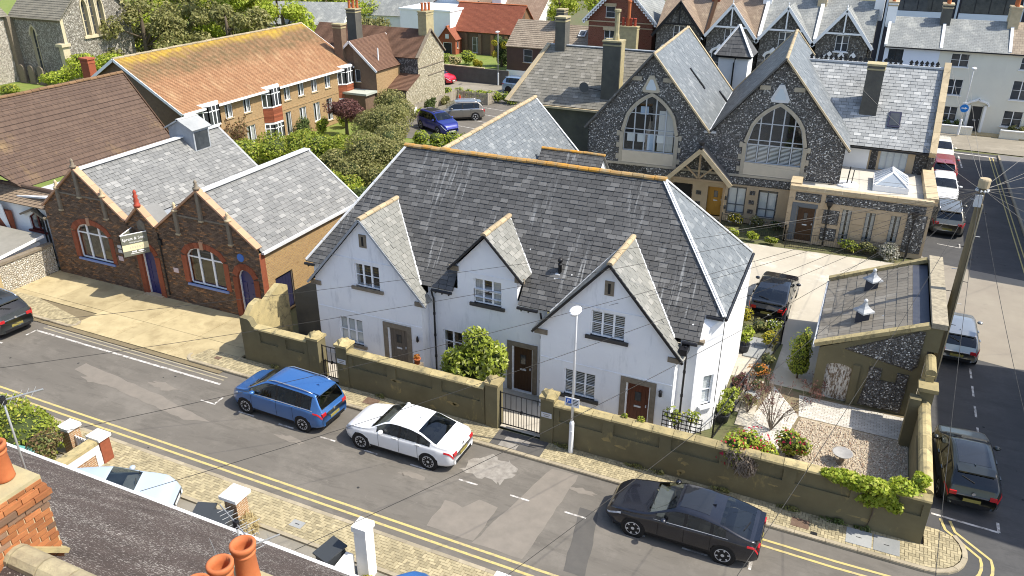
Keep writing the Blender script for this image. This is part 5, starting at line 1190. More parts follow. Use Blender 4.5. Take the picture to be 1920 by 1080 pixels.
obj('skylight', MB().obox((.3,-.8,5.35), (.38,0,0), (0,.38,.25), (0,-.03,.05)), lead_white, NC); obj('skylight_glass', MB().obox((.3,-.82,5.39), (.28,0,0), (0,.28,.185), (0,-.02,.035)), far_glass, NC)
obj('party_parapet', MB().prism([(2.35,-3.3,3.6),(2.35,.5,6.3),(2.35,.5,5.9),(2.35,-3.3,3.1)], (.45,0,0)), white_pure, NC)

# Victorian red brick house with bargeboards
vic_brick = mat_brick('victorian_red_brick', (0.23,0.065,0.04), (0.17,0.05,0.03), (0.2,0.13,0.09), dark=(0.08,0.03,0.02))
VH = thing('red_brick_villa', 'tall red brick gabled villa with scalloped white bargeboards and sash windows', 'house', (-24.9,84.5,0))
ghouse(VH, -3.6,3.2,-2.6,5,7.6,11.2,'y', vic_brick, grey_far, .45, [(1.75,2.9,4.9,6.35,2,2),(1.8,2.8,7.6,8.7,1,2)], [(2.5,4,6.0,7.4,2,2)], fm=white_paint)
for s_ in (-1, 1):
    p, q = Vector((-.2,-3.08,11.1)), Vector((-.2+s_*3.9,-3.08,7.2))
    obj('bargeboard', MB().bar(p, q, .06, .28), white_paint, VH)
    for k in range(16): obj('scallop', MB().lathe([(.14,-.03),(.14,.03)], tuple(p + (q-p)*((k+.5)/16) - Vector((0,0,.2))), 8, 'y'), white_paint, VH)
for z in (4.6, 6.65, 7.15): obj('string_course', MB().box(-3.62,-2.66,z,3.22,-2.6,z+.1), stone_coping, VH)
obj('window_head', MB().box(-2.0,-2.68,6.36,-.55,-2.6,6.7), stone_coping, VH); obj('window_head', MB().box(-1.95,-2.68,8.71,-.7,-2.6,9.0), stone_coping, VH)
chimney(VH, .6,-5.4,2.4,-4.6,3,7.1, lichen_cement, [(.85,-5.0),(1.25,-5.0),(1.65,-5.0),(2.05,-5.0)], lichen_cement, mat('red_clay_pot', (0.36,0.07,0.04), (0.28,0.05,0.03), 3), .75, .15)
obj('tall_pot', MB().lathe([(.16,0),(.16,2.2),(.22,2.25),(.2,2.4)], (1.4,-5.0,7.2), 12), terracotta, VH)

# flint gabled terrace across the far road
tile_tan = mat_tile('tan_plain_tile', (0.31,0.235,0.17), (0.24,0.18,0.13), .2, .13, (0.4,0.33,0.23), (0.55,0.75), .8)
flint_t = mat_flint('terrace_flint', (0.09,0.085,0.075), (0.21,0.195,0.17), (0.46,0.44,0.4), (0.2,0.185,0.155), 9, .25)
desc = ('flint gabled house with black bargeboards at the left of the far row','flint gabled house with pale bargeboards and tan tiles behind the white stair tower','flint gabled house with grey slates, half hidden by the chapel right gable','flint gabled house at the right of the row above the crested roof')
for k, xc in enumerate((-18.4,-13.5,-8.55,-3.6)):
    T = thing('flint_gabled_house', desc[k], 'house', (xc,80.2,0), 0, 'row of flint gabled houses'); rm = (tile_tan,tile_tan,grey_far,grey_far)[k]; fm_ = (black,white_paint,white_paint,white_paint)[k]
    ghouse(T, -2.45,2.45,0,8,7.0,10.1,'x', flint_t, rm, .05, [], [])
    F = Facade(T, (-2.3,-.8,0), (1,0,0), [(0,0),(4.6,0),(4.6,6.8),(2.3,9.55),(0,6.8)], flint_t, 'gable_wall', .1)
    o_ = F.op(1.75,2.85,6.15,7.55); lo = [F.op(.7,1.5,3.6,5.2,arch_top(.7,1.5,5.2,.4,'point')), F.op(1.8,2.6,3.6,5.2,arch_top(1.8,2.6,5.2,.4,'point'))]; F.build()
    F.window(o_, 2, 2, white_paint, .07, (.12,.1,.1), white_paint, gm=far_glass)
    for w in lo: F.window(w, 1, 2, white_paint, .06, gm=far_glass); F.arch_band(w[4], .22, .06, white_pure, 'window_arch')
    for s_ in (-1, 1):
        roof(T, [(s_*2.55,-1.1,6.6),(s_*2.55,2,6.6),(0,3.6,9.75),(0,-1.1,9.75)], rm, name='gable_roof')
        obj('bargeboard', MB().bar((0,-1.12,9.68),(s_*2.6,-1.12,6.5), .08, .26), fm_, T)
        obj('return_wall', MB().box(min(s_*2.3,s_*2.2),-.8,0,max(s_*2.3,s_*2.2),0,6.8), flint_t, T)
    obj('king_post', MB().box(-.06,-1.14,7.75,.06,-1.06,9.6), fm_, T); obj('tie_beam', MB().box(-1.5,-1.14,7.65,1.5,-1.06,7.8), fm_, T); obj('finial', MB().lathe([(.05,0),(.09,.1),(.03,.2),(.06,.3),(.01,.5)], (0,-1.1,9.7), 8), fm_, T)
    for i in range(3): obj('roof_cresting', MB().prism([(-1.2+i*1.0,-.98,5.7),(-.6+i*1.0,-.98,5.7),(-.7+i*1.0,-.98,5.95),(-.9+i*1.0,-.98,6.15),(-1.1+i*1.0,-.98,5.95)], (0,.16,0)), white_pure, T)
    if k: obj('party_parapet', MB().prism([(-2.55,-.2,7.0),(-2.55,4,10.4),(-2.55,4,10.0),(-2.55,-.2,6.6)], (.3,0,0)), white_pure if k > 1 else oak_dark, T)
    chimney(T, 2.05,3.2,2.85,4.8,8.5,11.4, (brick_red,white_pure,stone_coping,white_pure)[k], [(2.45,3.5),(2.45,4.0),(2.45,4.5)], stone_coping, terracotta, .7, .14)
# stair tower in the chapel valley
TW = thing('stair_tower', 'small white rendered tower with pyramid slate roof in the chapel valley', 'tower', (-10.6,66,0))
obj('wall', MB().box(-1.1,-1.1,0,1.15,1.2,7.4), white_pure, TW); obj('eaves', MB().box(-1.3,-1.3,7.3,1.35,1.4,7.45), black, TW)
roof(TW, [(-1.4,-1.4,7.45),(1.45,-1.4,7.45),(.02,.05,9.6)], slate_dark, (.5,.33), nmax=40); roof(TW, [(1.45,-1.4,7.45),(1.45,1.5,7.45),(.02,.05,9.6)], slate_dark); roof(TW, [(-1.4,1.5,7.45),(-1.4,-1.4,7.45),(.02,.05,9.6)], slate_dark)
for s_ in (-1, 1): obj('hip_flashing', MB().bar((.02,.05,9.66),(s_*1.44+.02,-1.42,7.5), .2, .06), lead_white, TW)
pipe(TW, [(.2,-1.3,7.3),(.1,-1.2,6.9),(.1,-1.17,3)], iron, .06)

# white rendered terrace on the right
pale_r = mat('pale_cream_render', (0.72,0.7,0.6), (0.66,0.64,0.55), .5, c3=(0.58,0.57,0.5), t3=(.6,.8), s3=.4)
wl = [('pale blue-white terraced house at the left end of the far white row',0.0,4.4,mat('blue_white_render',(0.68,0.73,0.82)),grey_far,[(.35,1.55,5.5,6.65,2,2)]),
      ('cream terraced house with ogee-hooded black door behind the far lamp post',4.4,9.6,pale_r,grey_far,[(.95,2.35,5.5,6.6,2,2),(1.05,2.3,3.1,4.45,2,2),(1.25,2.4,.8,2.1,2,2),(3.35,4.35,.1,2.35,1,1)]),
      ('cream terraced house with tan roof at the right edge of the far row',9.6,16,pale_r,stone_tile,[(.85,2.2,3.1,4.7,2,2),(.75,2.2,.8,2.15,2,2),(1.0,2.3,5.6,6.6,2,2),(4,5.2,3.1,4.7,2,2)])]
for k, (lab, a, b, m, rm, ops) in enumerate(wl):
    T = thing('terraced_house', lab, 'house', (a,79.7,0), 0, 'far white terrace'); w_ = b - a
    F = Facade(T, (0,0,0), (1,0,0), [(0,0),(w_,0),(w_,6.95),(0,6.95)], m, 'front_wall', .12); lst = [F.op(*o[:4]) for o in ops]; F.build()
    for i, (o_, o) in enumerate(zip(lst, ops)):
        if k == 1 and i == 3: F.door(o_, mat('charcoal_door', (0.04,0.042,0.045), rough=.4), pale_r, .06, name='front_door')
        else: F.window(o_, o[4], o[5], white_paint if k else black, .05, (.08,.08,.1), white_paint, gm=far_glass)
    roof(T, [(0,-.25,6.85),(w_,-.25,6.85),(w_,3.2,9.05),(0,3.2,9.05)], rm); roof(T, [(w_,6.6,6.85),(0,6.6,6.85),(0,3.2,9.05),(w_,3.2,9.05)], rm)
    obj('gutter', MB().bar((0,-.3,6.82),(w_,-.3,6.82), .1, .1), black, T); obj('rear_wall', MB().box(.05,6.2,0,w_-.05,6.4,6.9).box(0,.3,0,.1,6.2,6.9).box(w_-.1,.3,0,w_,6.2,6.9), m, T)
    obj('party_parapet', MB().prism([(-.12,-.1,7.0),(-.12,3.2,9.25),(-.12,6.4,7.0),(-.12,6.4,6.8),(-.12,3.2,9.0),(-.12,-.1,6.8)], (.24,0,0)), lead_white, T)
    chimney(T, -.4,2.4,.4,4.0,8.2,10.2, (white_pure,cement,stone_coping)[k], [(0,2.7),(0,3.2),(0,3.7)], stone_coping, terracotta, .7, .15)
    if k == 1:
        for s_ in (-1, 1): obj('door_pilaster', MB().box(3.85+s_*.62-.1,-.18,.1,3.85+s_*.62+.1,0,2.4), white_pure, T)
        pts = [(3.0,2.4)] + [(3.85+.85*math.cos(R(t_)), 2.4+.42*math.sin(R(t_))) for t_ in range(170,95,-15)] + [(3.85,3.0)] + [(3.85+.85*math.cos(R(t_)), 2.4+.42*math.sin(R(t_))) for t_ in range(85,10,-15)] + [(4.7,2.4)]
        for p, q in zip(pts[:-1], pts[1:]): obj('ogee_hood', MB().bar((p[0],-.16,p[1]),(q[0],-.16,q[1]), .32, .14), white_pure, T)
GW = thing('forecourt_wall', 'low cream garden wall with white capping before the far terrace', 'wall', (8,78.6,0))
obj('wall', MB().box(-7.5,-.1,0,.2,.1,.65).box(2.3,-.1,0,8,.1,.65), pale_r, GW); obj('capping', MB().box(-7.5,-.16,.65,.2,.16,.74).box(2.3,-.16,.65,8,.16,.74), white_pure, GW)
# large modern block behind the terrace
MO = thing('office_block', 'dark modern block with wide glazed bays behind the far terrace', 'building', (9,112,0))
obj('body', MB().box(-10.5,0,0,30,20,12), mat('dark_cladding', (0.035,0.035,0.05), rough=.4), MO)
for k in range(5):
    x = -9.4 + k*7.6
    obj('spandrel', MB().box(x,-.1,4.6,x+6.1,.02,6.6), mat('pale_spandrel', (0.6,0.66,0.75), rough=.3, bump=0), MO)
    for j in range(4): obj('pane', MB().box(x+j*1.53+.04,-.12,6.65,x+j*1.53+1.49,.02,9.8), far_glass, MO)
    obj('pier_fin', MB().box(x-.42,-.3,0,x-.2,.0,12).box(x+6.3,-.3,0,x+6.52,.0,12), mat('pale_fin', (0.5,0.55,0.62), bump=0), MO)
# ---------------------------------------------------------------- grey slated barn with tall stack, left of the chapel
SB = thing('slated_barn', 'stone slated range with tall cement chimney stack left of the converted chapel', 'house')
roof(SB, [(-25.6,55.2,4.5),(-14.8,55.2,4.5),(-14.8,59.5,8.2),(-23.9,59.5,8.2)], slate_barn, (.42,.27), nmax=200)
roof(SB, [(-14.8,63.8,4.5),(-25.6,63.8,4.5),(-23.9,59.5,8.2),(-14.8,59.5,8.2)], slate_barn)
obj('wall', MB().box(-24.2,55.5,0,-14.8,63.5,4.4), cement, SB); obj('gable', MB().prism([(-24.2,55.5,4.4),(-24.2,63.5,4.4),(-23.8,59.5,8.1)], (.2,0,0)), cement, SB)
obj('verge_coping', MB().bar((-25.55,55.15,4.55),(-23.85,59.5,8.28), .35, .1), stone_coping, SB); obj('lead_ridge', MB().bar((-24,59.5,8.22),(-14.8,59.5,8.22), .3, .06), lead, SB)
obj('eaves_gutter', MB().bar((-24.4,55.1,4.4),(-14.8,55.1,4.4), .15, .15), stone_coping, SB)
C_ = chimney(SB, -18.3,55.9,-17.0,56.9,2,9.2, cement, [], lichen_cement); obj('stack_side', MB().box(-16.998,55.95,4,-16.95,56.85,9.2), lichen_cement, C_)
obj('tall_flue', MB().lathe([(.26,0),(.22,.3),(.18,.5),(.18,1.9),(.25,1.95),(.25,2.1)], (-17.5,56.4,9.3), 8), lichen_cement, C_)
obj('satellite_dish', MB().lathe([(0,0),(.2,.02),(.36,.1),(.37,.12)], (-19.6,56.0,5.9), 14, 'y'), mat('dish_grey', (0.1,0.1,0.1)), SB); obj('dish_arm', MB().tube([(-19.6,56,5.9),(-18.4,56.2,5.7)], .03, 6), iron, SB)
chimney(SB, -23.2,59,-22.4,60,7,10.2, cement, [], lichen_cement)
rebase(SB, (-19.5,59.5,0))

# ---------------------------------------------------------------- converted flint chapel with two gables
flint_blk = mat_flint('black_knapped_flint', (0.065,0.063,0.06), (0.19,0.185,0.178), (0.58,0.57,0.55), (0.15,0.135,0.115), 17, .16)
frame_stone = mat('buff_window_stone', (0.43,0.38,0.29), (0.36,0.32,0.25), 2.5, var=.08, bump=.2)
CP_ = thing('converted_chapel', 'black flint chapel conversion with two steep gables and big pointed windows', 'chapel', (-6.5,48.6,0), R(4))
GX = ((-6.02, 9.9), (1.55, 10.05)); SLP = 1.17
for gi, (gx, gz) in enumerate(GX):
    a, b = (-9.9, -2.24) if gi == 0 else (-2.24, 5.5)
    F = Facade(CP_, (0,0,0), (1,0,0), [(a,0),(b,0),(b,gz-SLP*(b-gx)-.05),(gx,gz-.05),(a,gz-SLP*(gx-a)-.05)], flint_blk, 'gable_wall', .2)
    wa, wb = gx-1.58, gx+1.66
    ow = F.op(wa, wb, 3.88, 5.05, arch_top(wa, wb, 5.05, 2.35, 'point', 14)); lows = []
    lows = [F.op(-4.15,-3.0,.2,2.12)] if gi == 0 else [F.op(-.75,.3,.55,2.3), F.op(1.1,2.15,.45,2.2), F.op(-2.0,-1.0,.2,2.12)]
    F.build(frame_stone)
    w = F.window(ow, 5, 3, pale_grey_frame, .05, None, None, None, rowsplit=[.95,1.18,2.05], bw=.05, d=-.14)
    F.arch_band(ow[4], .22, .07, frame_stone, 'window_surround')
    flints(F, [(a,3.12),(b,3.12),(b,gz-SLP*(b-gx)-.1),(gx,gz-.12),(a,gz-SLP*(gx-a)-.1)], [[(wa-.28,3.0),(wb+.28,3.0),(wb+.28,5.05)] + [((p[0]-gx)*1.15+gx, p[1]+.22) for p in ow[4][::-1]] + [(wa-.28,5.05)]], .085, flint_stone); F.panel('jamb_stone', wa-.23, wa-.004, 3.1, 5.06, 0,.06, frame_stone); F.panel('jamb_stone', wb+.004, wb+.23, 3.1, 5.06, 0,.06, frame_stone)
    for k in range(3):
        F.panel('quoin_stone', wa-.42, wa-.235, 3.3+k*.75, 3.62+k*.75, 0,.05, frame_stone); F.panel('quoin_stone', wb+.235, wb+.42, 3.3+k*.75, 3.62+k*.75, 0,.05, frame_stone)
    F.panel('apron_panel', wa-.003, wb+.003, 3.12, 3.88, 0,.05, mat('pale_apron', (0.56,0.49,0.38), (0.5,0.44,0.34), 1.5, bump=.1))
    F.panel('string_course', a, wa-.51, 2.95, 3.1, 0,.09, frame_stone); F.panel('string_course', wa-.5, b if gi == 0 else 5.5, 2.96, 3.11, 0,.088, frame_stone)
    cm = [blindm, mat('pale_blue_blind', (0.4,0.5,0.62)), curtain]
    if gi == 0:
        for k, (u_, z0, z1) in enumerate(((.05,4.45,4.95),(.25,4.45,4.95),(.45,3.95,5.0),(.63,4.5,5.0),(.28,6.2,6.7))):
            F.panel('blind', wa+(wb-wa)*u_+.05, wa+(wb-wa)*(u_+.17), z0, z1, -.18,-.17, cm[1] if k in (2,4) else cm[0], w)
        F.panel('curtain', wa+(wb-wa)*.66, wa+(wb-wa)*.96, 3.95, 6.5, -.22,-.19, curtain, w)
    else:
        for k in range(5):
            bm = MB()
            for j in range(13): F.hbox(bm, wa+(wb-wa)*(k*.2+.02), wa+(wb-wa)*(k*.2+.18), 3.95+j*.08, 3.99+j*.08, -.18,-.17)
            obj('blind', bm, blindm, w)
    for o_ in lows:
        if gi == 0: F.door(o_, dark_in, oak_dark, .05, letter=False, name='dark_doorway')
        elif o_[0] < -1.5: F.door(o_, mat('golden_oak', (0.42,0.22,0.035), (0.36,0.18,0.03), 4, stretch=(12,12,.6), rough=.45), None, .05, planks=6, glazed=(.2,1.2,1.6), name='yellow_door')
        else: F.window(o_, 2, 2, grey_frame, .05, None, None, 'net', rowsplit=[.3], bw=.06)
    # triangular gable light
    tri = [(gx-.5,7.62),(gx+.42,7.62),(gx+.5,7.8),(gx+.1,8.65),(gx-.18,8.65),(gx-.58,7.8)]
    obj('gable_light_surround', MB().prism([F.P(*p) for p in tri], F.n*.08), frame_stone if gi == 0 else lead_white, CP_)
    obj('gable_light', MB().prism([F.P(gx-.04+(p[0]-gx+.04)*.6, 8.02+(p[1]-8.02)*.62) for p in tri], F.n*.085), mat('pale_gable_glass', (0.5,0.56,0.6), rough=.2, bump=0), CP_)
    for s_ in (-1, 1): F.panel('quoin_stone', gx+s_*.95-.3, gx+s_*.95+.3, 8.3, 8.55, 0,.05, frame_stone)
# chapel roofs
for gi, (gx, gz) in enumerate(GX):
    zv = 5.62 if gi == 0 else 5.62
    for s_ in (1, -1):
        xe = -2.24 if (gi == 0) == (s_ == 1) else (5.75 if gi else -10.1); ze = gz - SLP*abs(xe-gx)
        yb = 12.2
        roof(CP_, [(xe,-.25,ze),(xe,yb,ze),(gx,yb,gz+.06),(gx,-.25,gz+.06)], slate_blue_lit if s_ > 0 else slate_dark, (.36,.22) if (gi, s_) != (0,-1) else None, nmax=100 if (gi, s_) == (0,1) else 40)  # sun-side slopes take the sunlit slate copy, the others the dark one
        obj('verge_coping', MB().bar((gx,-.28,gz+.1),(xe,-.28,ze+.05), .14, .1), stone_coping if s_ > 0 else slate_dark, CP_); obj('rear_coping', MB().bar((gx,yb+.02,gz+.12),(xe,yb+.02,ze+.05), .25, .12), stone_coping, CP_)
    ridge_cap(CP_, (gx,-.2,gz+.06), (gx,12.2,gz+.06), ridge_tan, .1, .4)
obj('valley_gutter', MB().box(-2.6,-.2,5.5,-1.9,12,5.62), lead_white, CP_)
obj('body', MB().box(-9.7,.5,0,5.3,12,4.6), dark_in, CP_)
obj('rear_gables', MB().prism([(-9.8,12,0),(-2.3,12,0),(-2.3,12,5.5),(-6,12,9.8),(-9.8,12,5.4)], (0,.15,0)).prism([(-2.2,12,0),(5.4,12,0),(5.4,12,5.4),(1.55,12,9.9),(-2.2,12,5.5)], (0,.15,0)), flint_blk, CP_)
obj('side_wall', MB().box(5.3,.0,0,5.5,12,5.4).box(-9.9,0,0,-9.7,12,5.3), flint_blk, CP_)
for (u_, v_) in ((2.0,5.2),(3.7,8.4)):
    x = GX[0][0] + u_; z = GX[0][1] + .06 - SLP*u_
    obj('rooflight', MB().obox((x,v_,z+.06), (.55,0,-.55*SLP), (0,.13,0), (.03,0,.026)), iron, CP_); obj('rooflight_glass', MB().obox((x+.02,v_,z+.085), (.47,0,-.47*SLP), (0,.08,0), (.02,0,.017)), far_glass, CP_)
# timber porch
oak_tan = mat('tan_oak_post', (0.3,0.22,0.13), (0.23,0.165,0.095), 4, stretch=(10,10,.7), bump=.2)
for s_ in (-1, 1):
    roof(CP_, [(-2.52+s_*1.95,-1.35,2.7),(-2.52+s_*1.95,-.02,2.7),(-2.52,-.02,4.75),(-2.52,-1.35,4.75)], slate_dark, name='porch_roof')
    obj('porch_barge', MB().bar((-2.52,-1.38,4.7),(-2.52+s_*1.98,-1.38,2.65), .06, .26), stone_coping, CP_); obj('porch_post', MB().box(-2.52+s_*1.6-.07,-1.25,.1,-2.52+s_*1.6+.07,-1.1,2.85), oak_tan, CP_)
    obj('porch_brace', MB().bar((-2.52,-1.25,2.9),(-2.52+s_*.8,-1.25,3.65), .1, .1), oak_tan, CP_)
obj('porch_tie', MB().box(-4.2,-1.3,2.75,-.85,-1.15,2.9), oak_tan, CP_); obj('porch_king_post', MB().box(-2.58,-1.3,2.9,-2.46,-1.18,4.55), oak_tan, CP_); obj('porch_finial', MB().lathe([(.1,0),(.16,.12),(.1,.25),(.18,.35),(.18,.45)], (-2.52,-1.3,4.75), 10), black, CP_)
F = Facade(CP_, (0,-.06,0), (1,0,0), [(-6,0),(5.5,0),(5.5,2.6),(-6,2.6)], bath_stone, 'stone_dado', .1)
dd = F.op(-2.0,-1.0,.2,2.12); F.op(-4.2,-2.95,.2,2.15); w1 = F.op(-.78,.33,.5,2.32); w2 = F.op(1.05,2.2,.4,2.25); F.build(bath_stone)
for (x, z) in ((-2.55,.95),(-2.55,1.65),(.7,.8),(.7,1.4),(.7,2.0),(-.95,.9),(-.95,1.5)): F.panel('flint_panel', x-.16,x+.16,z-.13,z+.13,0,.02, flint_blk)
for k in range(5): F.panel('stone_block', 2.4+.6*k,2.97+.6*k,.25+.0*k,.62,0,.02, bath_stone)
F.panel('flint_band', -6,5.5,2.45,2.95,.0,.025, flint_blk); flints(F, [(-6,2.46),(5.5,2.46),(5.5,2.94),(-6,2.94)], (), .085, flint_stone, d0=.026)

# slate-roofed wing with iron cresting and parapet
WG = thing('crested_wing', 'grey slate roofed chapel wing with iron ridge cresting, skylight and stone parapet', 'house')
roof(WG, [(-1.6,53.0,4.5),(3.6,53.0,4.5),(3.6,57.4,8.75),(-4.6,57.4,8.75)], slate_pale, (.42,.24), nmax=300)
roof(WG, [(3.6,61.8,4.5),(-4.6,61.8,4.5),(-4.6,57.4,8.75),(3.6,57.4,8.75)], slate_pale)
obj('lead_ridge', MB().bar((-4.7,57.4,8.8),(3.6,57.4,8.8), .24, .12), lead_white, WG)
for k in range(26):
    x = -4.3 + k*.3
    if k in (13, 14, 19): continue
    obj('ridge_crest', MB().prism([(x-.12,57.4,8.86),(x+.12,57.4,8.86),(x+.06,57.4,8.95),(x+.13,57.4,9.03),(x,57.4,9.2),(x-.13,57.4,9.03),(x-.06,57.4,8.95)], (0,.04,0)), iron, WG)
for k in range(9):
    a, b = Vector((3.78,52.8,4.45)), Vector((3.78,57.6,9.0)); obj('parapet_stone', MB().bar(a+(b-a)*(k/9), a+(b-a)*((k+.985)/9), .38, .5), stone_coping, WG)
obj('end_wall', MB().prism([(3.62,53.0,0),(3.62,61.8,0),(3.62,61.8,4.4),(3.62,57.4,8.7),(3.62,53.0,4.4)], (.3,0,0)), flint_blk, WG)
c_ = chimney(WG, -.75,54.6,.25,55.6,4.8,9.1, cement, [], lichen_cement)
obj('aerial_bracket', MB().tube([(-3.2,54.5,6.0),(-.7,55.0,5.6)], .03, 6), iron, WG)
sk = Vector((1.35,54.5,5.95)); n_ = Vector((0,-.695,.72)); v_ = Vector((0,.72,.695))
obj('skylight', MB().obox(sk+n_*.06, (.36,0,0), v_*.56, n_*.06), mat('navy_skylight_frame', (0.03,0.032,0.06), rough=.4), WG); obj('skylight_glass', MB().obox(sk+n_*.125, (.27,0,0), v_*.45, n_*.008), far_glass, WG)
F = Facade(WG, (-1.6,53.25,0), (1,0,0), [(0,2.6),(5.3,2.6),(5.3,4.5),(0,4.5)], bath_stone, 'clerestory_wall', .1); o_ = F.op(2.55,4.1,3.1,4.35); F.build()
F.window(o_, 4, 1, pale_grey_frame, .05, None, None, 'net'); F.panel('white_panel', .05,1.9,3.0,4.4,0,.03, white_pure); F.panel('flint_panel', 2.0,2.4,3.0,4.4,0,.025, flint_blk); F.panel('flint_panel', 4.5,5.25,3.0,4.4,0,.025, flint_blk)
obj('gutter', MB().bar((-1.6,52.9,4.42),(3.6,52.9,4.42), .12, .1), iron, WG)
rebase(WG, (.5,57,0))
# flat-roofed stone extension
EX = thing('stone_extension', 'flat-roofed stone and flint extension with parapet, slit windows and roof lantern', 'house', (-3.5,46.7,0), R(1.5))
F = Facade(EX, (0,0,0), (1,0,0), [(0,0),(7.5,0),(7.5,3.2),(0,3.2)], bath_stone, 'front_wall', .12)
dr = F.op(.55,1.6,.1,2.2); sl = [F.op(a,a+.5,.35,2.35) for a in (3.0,4.25,5.55)]; F.build()
F.door(dr, oak_dark, grey_frame, .07, planks=5, glazed=(.17,1.3,1.7), name='brown_door'); F.panel('door_side_panel', .25,.54,.1,2.2,-.08,.02, grey_frame); F.panel('door_head', .25,1.65,2.2,2.42,-.05,.03, grey_frame)
for o_ in sl: F.window(o_, 1, 2, grey_frame, .045, None, None, 'curtain', rowsplit=[.22])
F.panel('flint_panel', .35,1.75,2.55,3.05,0,.025, flint_blk); F.panel('flint_panel', 2.0,7.2,2.6,3.08,0,.025, flint_blk)
F.panel('flint_panel', 2.0,2.85,1.35,2.2,0,.025, flint_blk); F.panel('flint_panel', 2.0,2.85,.35,1.1,0,.025, flint_blk); F.panel('flint_panel', 6.35,7.35,.3,2.55,0,.025, flint_blk)
for pg in ((.35,1.75,2.55,3.05),(2.0,7.2,2.6,3.08),(2.0,2.85,1.35,2.2),(2.0,2.85,.35,1.1),(6.35,7.35,.3,2.55)): flints(F, [(pg[0],pg[2]),(pg[1],pg[2]),(pg[1],pg[3]),(pg[0],pg[3])], (), .1, flint_stone, d0=.026)
for k in range(5):
    for a, b in ((2.0,2.95),(3.6,4.2),(4.85,5.5)): F.panel('stone_block', a+.01 if a > 3 else 2.87, b-.01, .3+k*.42, .7+k*.42, 0,.022, bath_stone)
    F.panel('stone_block', .0,.24,.3+k*.48,.76+k*.48,0,.022, bath_stone); F.panel('stone_block', 1.72,1.98,.3+k*.48,.76+k*.48,0,.022, bath_stone)
for k in range(8): F.panel('parapet_stone', k*.94,k*.94+.93,3.18,3.42,-.3,.08, stone_coping)
obj('left_parapet', MB().box(-.05,.3,3.1,.55,1.6,3.5), stone_coping, EX)
for k in range(5): obj('parapet_stone', MB().box(7.1,.3+k*1.3,3.1,7.72,1.58+k*1.3,3.5), stone_coping, EX)
obj('end_wall', MB().box(7.1,0.02,0,7.5,6.9,3.1), flint_blk, EX); obj('left_wall', MB().box(0,.02,0,.2,6,3.1), bath_stone, EX); obj('flat_roof', MB().box(.1,.1,2.9,7.15,7.0,3.05), mat('pale_roof_membrane', (0.5,0.47,0.4), (0.42,0.4,0.35), .6, c3=(0.55,0.53,0.48), t3=(.5,.7), s3=.4), EX)
for x, m in ((2.25,3.0),(6.7,2.7)): obj('hopper', MB().lathe([(.06,-.3),(.16,-.1),(.18,.1)], (x,-.15,2.65), 8), black, EX); pipe(EX, [(x,-.12,2.4),(x,-.12,.1)], black, .05)
LT = thing('roof_lantern', 'white framed glass roof lantern on the flat extension roof', 'rooflight', (1.75,50.1,3.05), R(1.5))
obj('kerb', MB().box(-.95,-1.3,0,.95,1.3,.35), white_paint, LT)
R0 = [(-.9,-1.25,.37),(.9,-1.25,.37),(.9,1.25,.37),(-.9,1.25,.37)]; a, b = (0,-.55,1.0), (0,.55,1.0)
for pts in ([R0[0],R0[1],a],[R0[1],R0[2],b,a],[R0[2],R0[3],b],[R0[3],R0[0],a,b]): obj('pane', MB().poly(*pts), mat('lantern_glass', (0.32,0.36,0.4), rough=.08, spec=.6, bump=0), LT)
for p, q in ((R0[0],a),(R0[1],a),(R0[2],b),(R0[3],b),(a,b)) : obj('lantern_rib', MB().bar(p, q, .09, .07), white_paint, LT)
for s_ in (-1, 1):
    for k in range(4): y = -.5+.33*k; obj('lantern_rib', MB().bar((s_*.92,y*1.6,.4),(0,y*.9,1.0), .04, .05), white_paint, LT)
AE = thing('roof_aerial', 'coiled cable and mast aerial lying on the flat extension roof', 'aerial', (-.6,49.3,3.06))
obj('base', MB().lathe([(.7,0),(.65,.08),(.3,.1)], seg=14), lead_white, AE); obj('mast', MB().tube([(0,0,.1),(.05,0,1.1)], .04, 6).tube([(.25,.1,.1),(.28,.1,.9)], .03, 6), iron, AE); obj('cable', MB().tube([(-.2,-.2,.12),(-.9,-.5,.03),(-1.6,.2,.03),(-2.2,-.2,.03),(-2.6,.3,.06)], .02, 6), iron, AE)

# ---------------------------------------------------------------- flint garage with stone slates
GA = thing('flint_garage', 'monopitch flint garage with stone slate roof and peeling white door', 'garage')
flint_g = mat_flint('garage_flint', (0.06,0.053,0.045), (0.17,0.15,0.125), (0.48,0.45,0.4), (0.15,0.13,0.1), 15, .2)
F = Facade(GA, (-.2,29.75,0), (1,0,0), [(0,0),(3.7,0),(3.7,4.05),(0,2.3)], olive, 'front_wall', .22); dr = F.op(.38,1.32,.05,1.75,[(.38,1.62),(.6,1.72),(.85,1.75),(1.1,1.72),(1.32,1.62)]); F.build()
peel = mat('peeling_white_paint', (0.66,0.63,0.56), (0.55,0.51,0.44), 3, c3=(0.17,0.12,0.075), t3=(.48,.55), s3=5, st3=(3.5,3.5,1.0), bump=.4, bscale=30)
F.door(dr, peel, None, .03, planks=5, letter=False, name='garage_door', d=-.12)
F.panel('frame_post', 1.34,1.6,.05,1.85,0,.06, olive)
obj('flint_gable', MB().prism([F.P(.9,2.45),F.P(3.35,2.05),F.P(3.5,2.3),F.P(3.5,3.75),F.P(3.3,3.75)], F.n*.035), flint_g, GA)
obj('flint_panel', MB().prism([F.P(1.75,.15),F.P(3.3,.15),F.P(3.3,1.85),F.P(2.9,1.85),F.P(2.9,1.4),F.P(2.35,1.4),F.P(2.35,1.9),F.P(1.9,1.9),F.P(1.9,1.3)], F.n*.035), flint_g, GA)
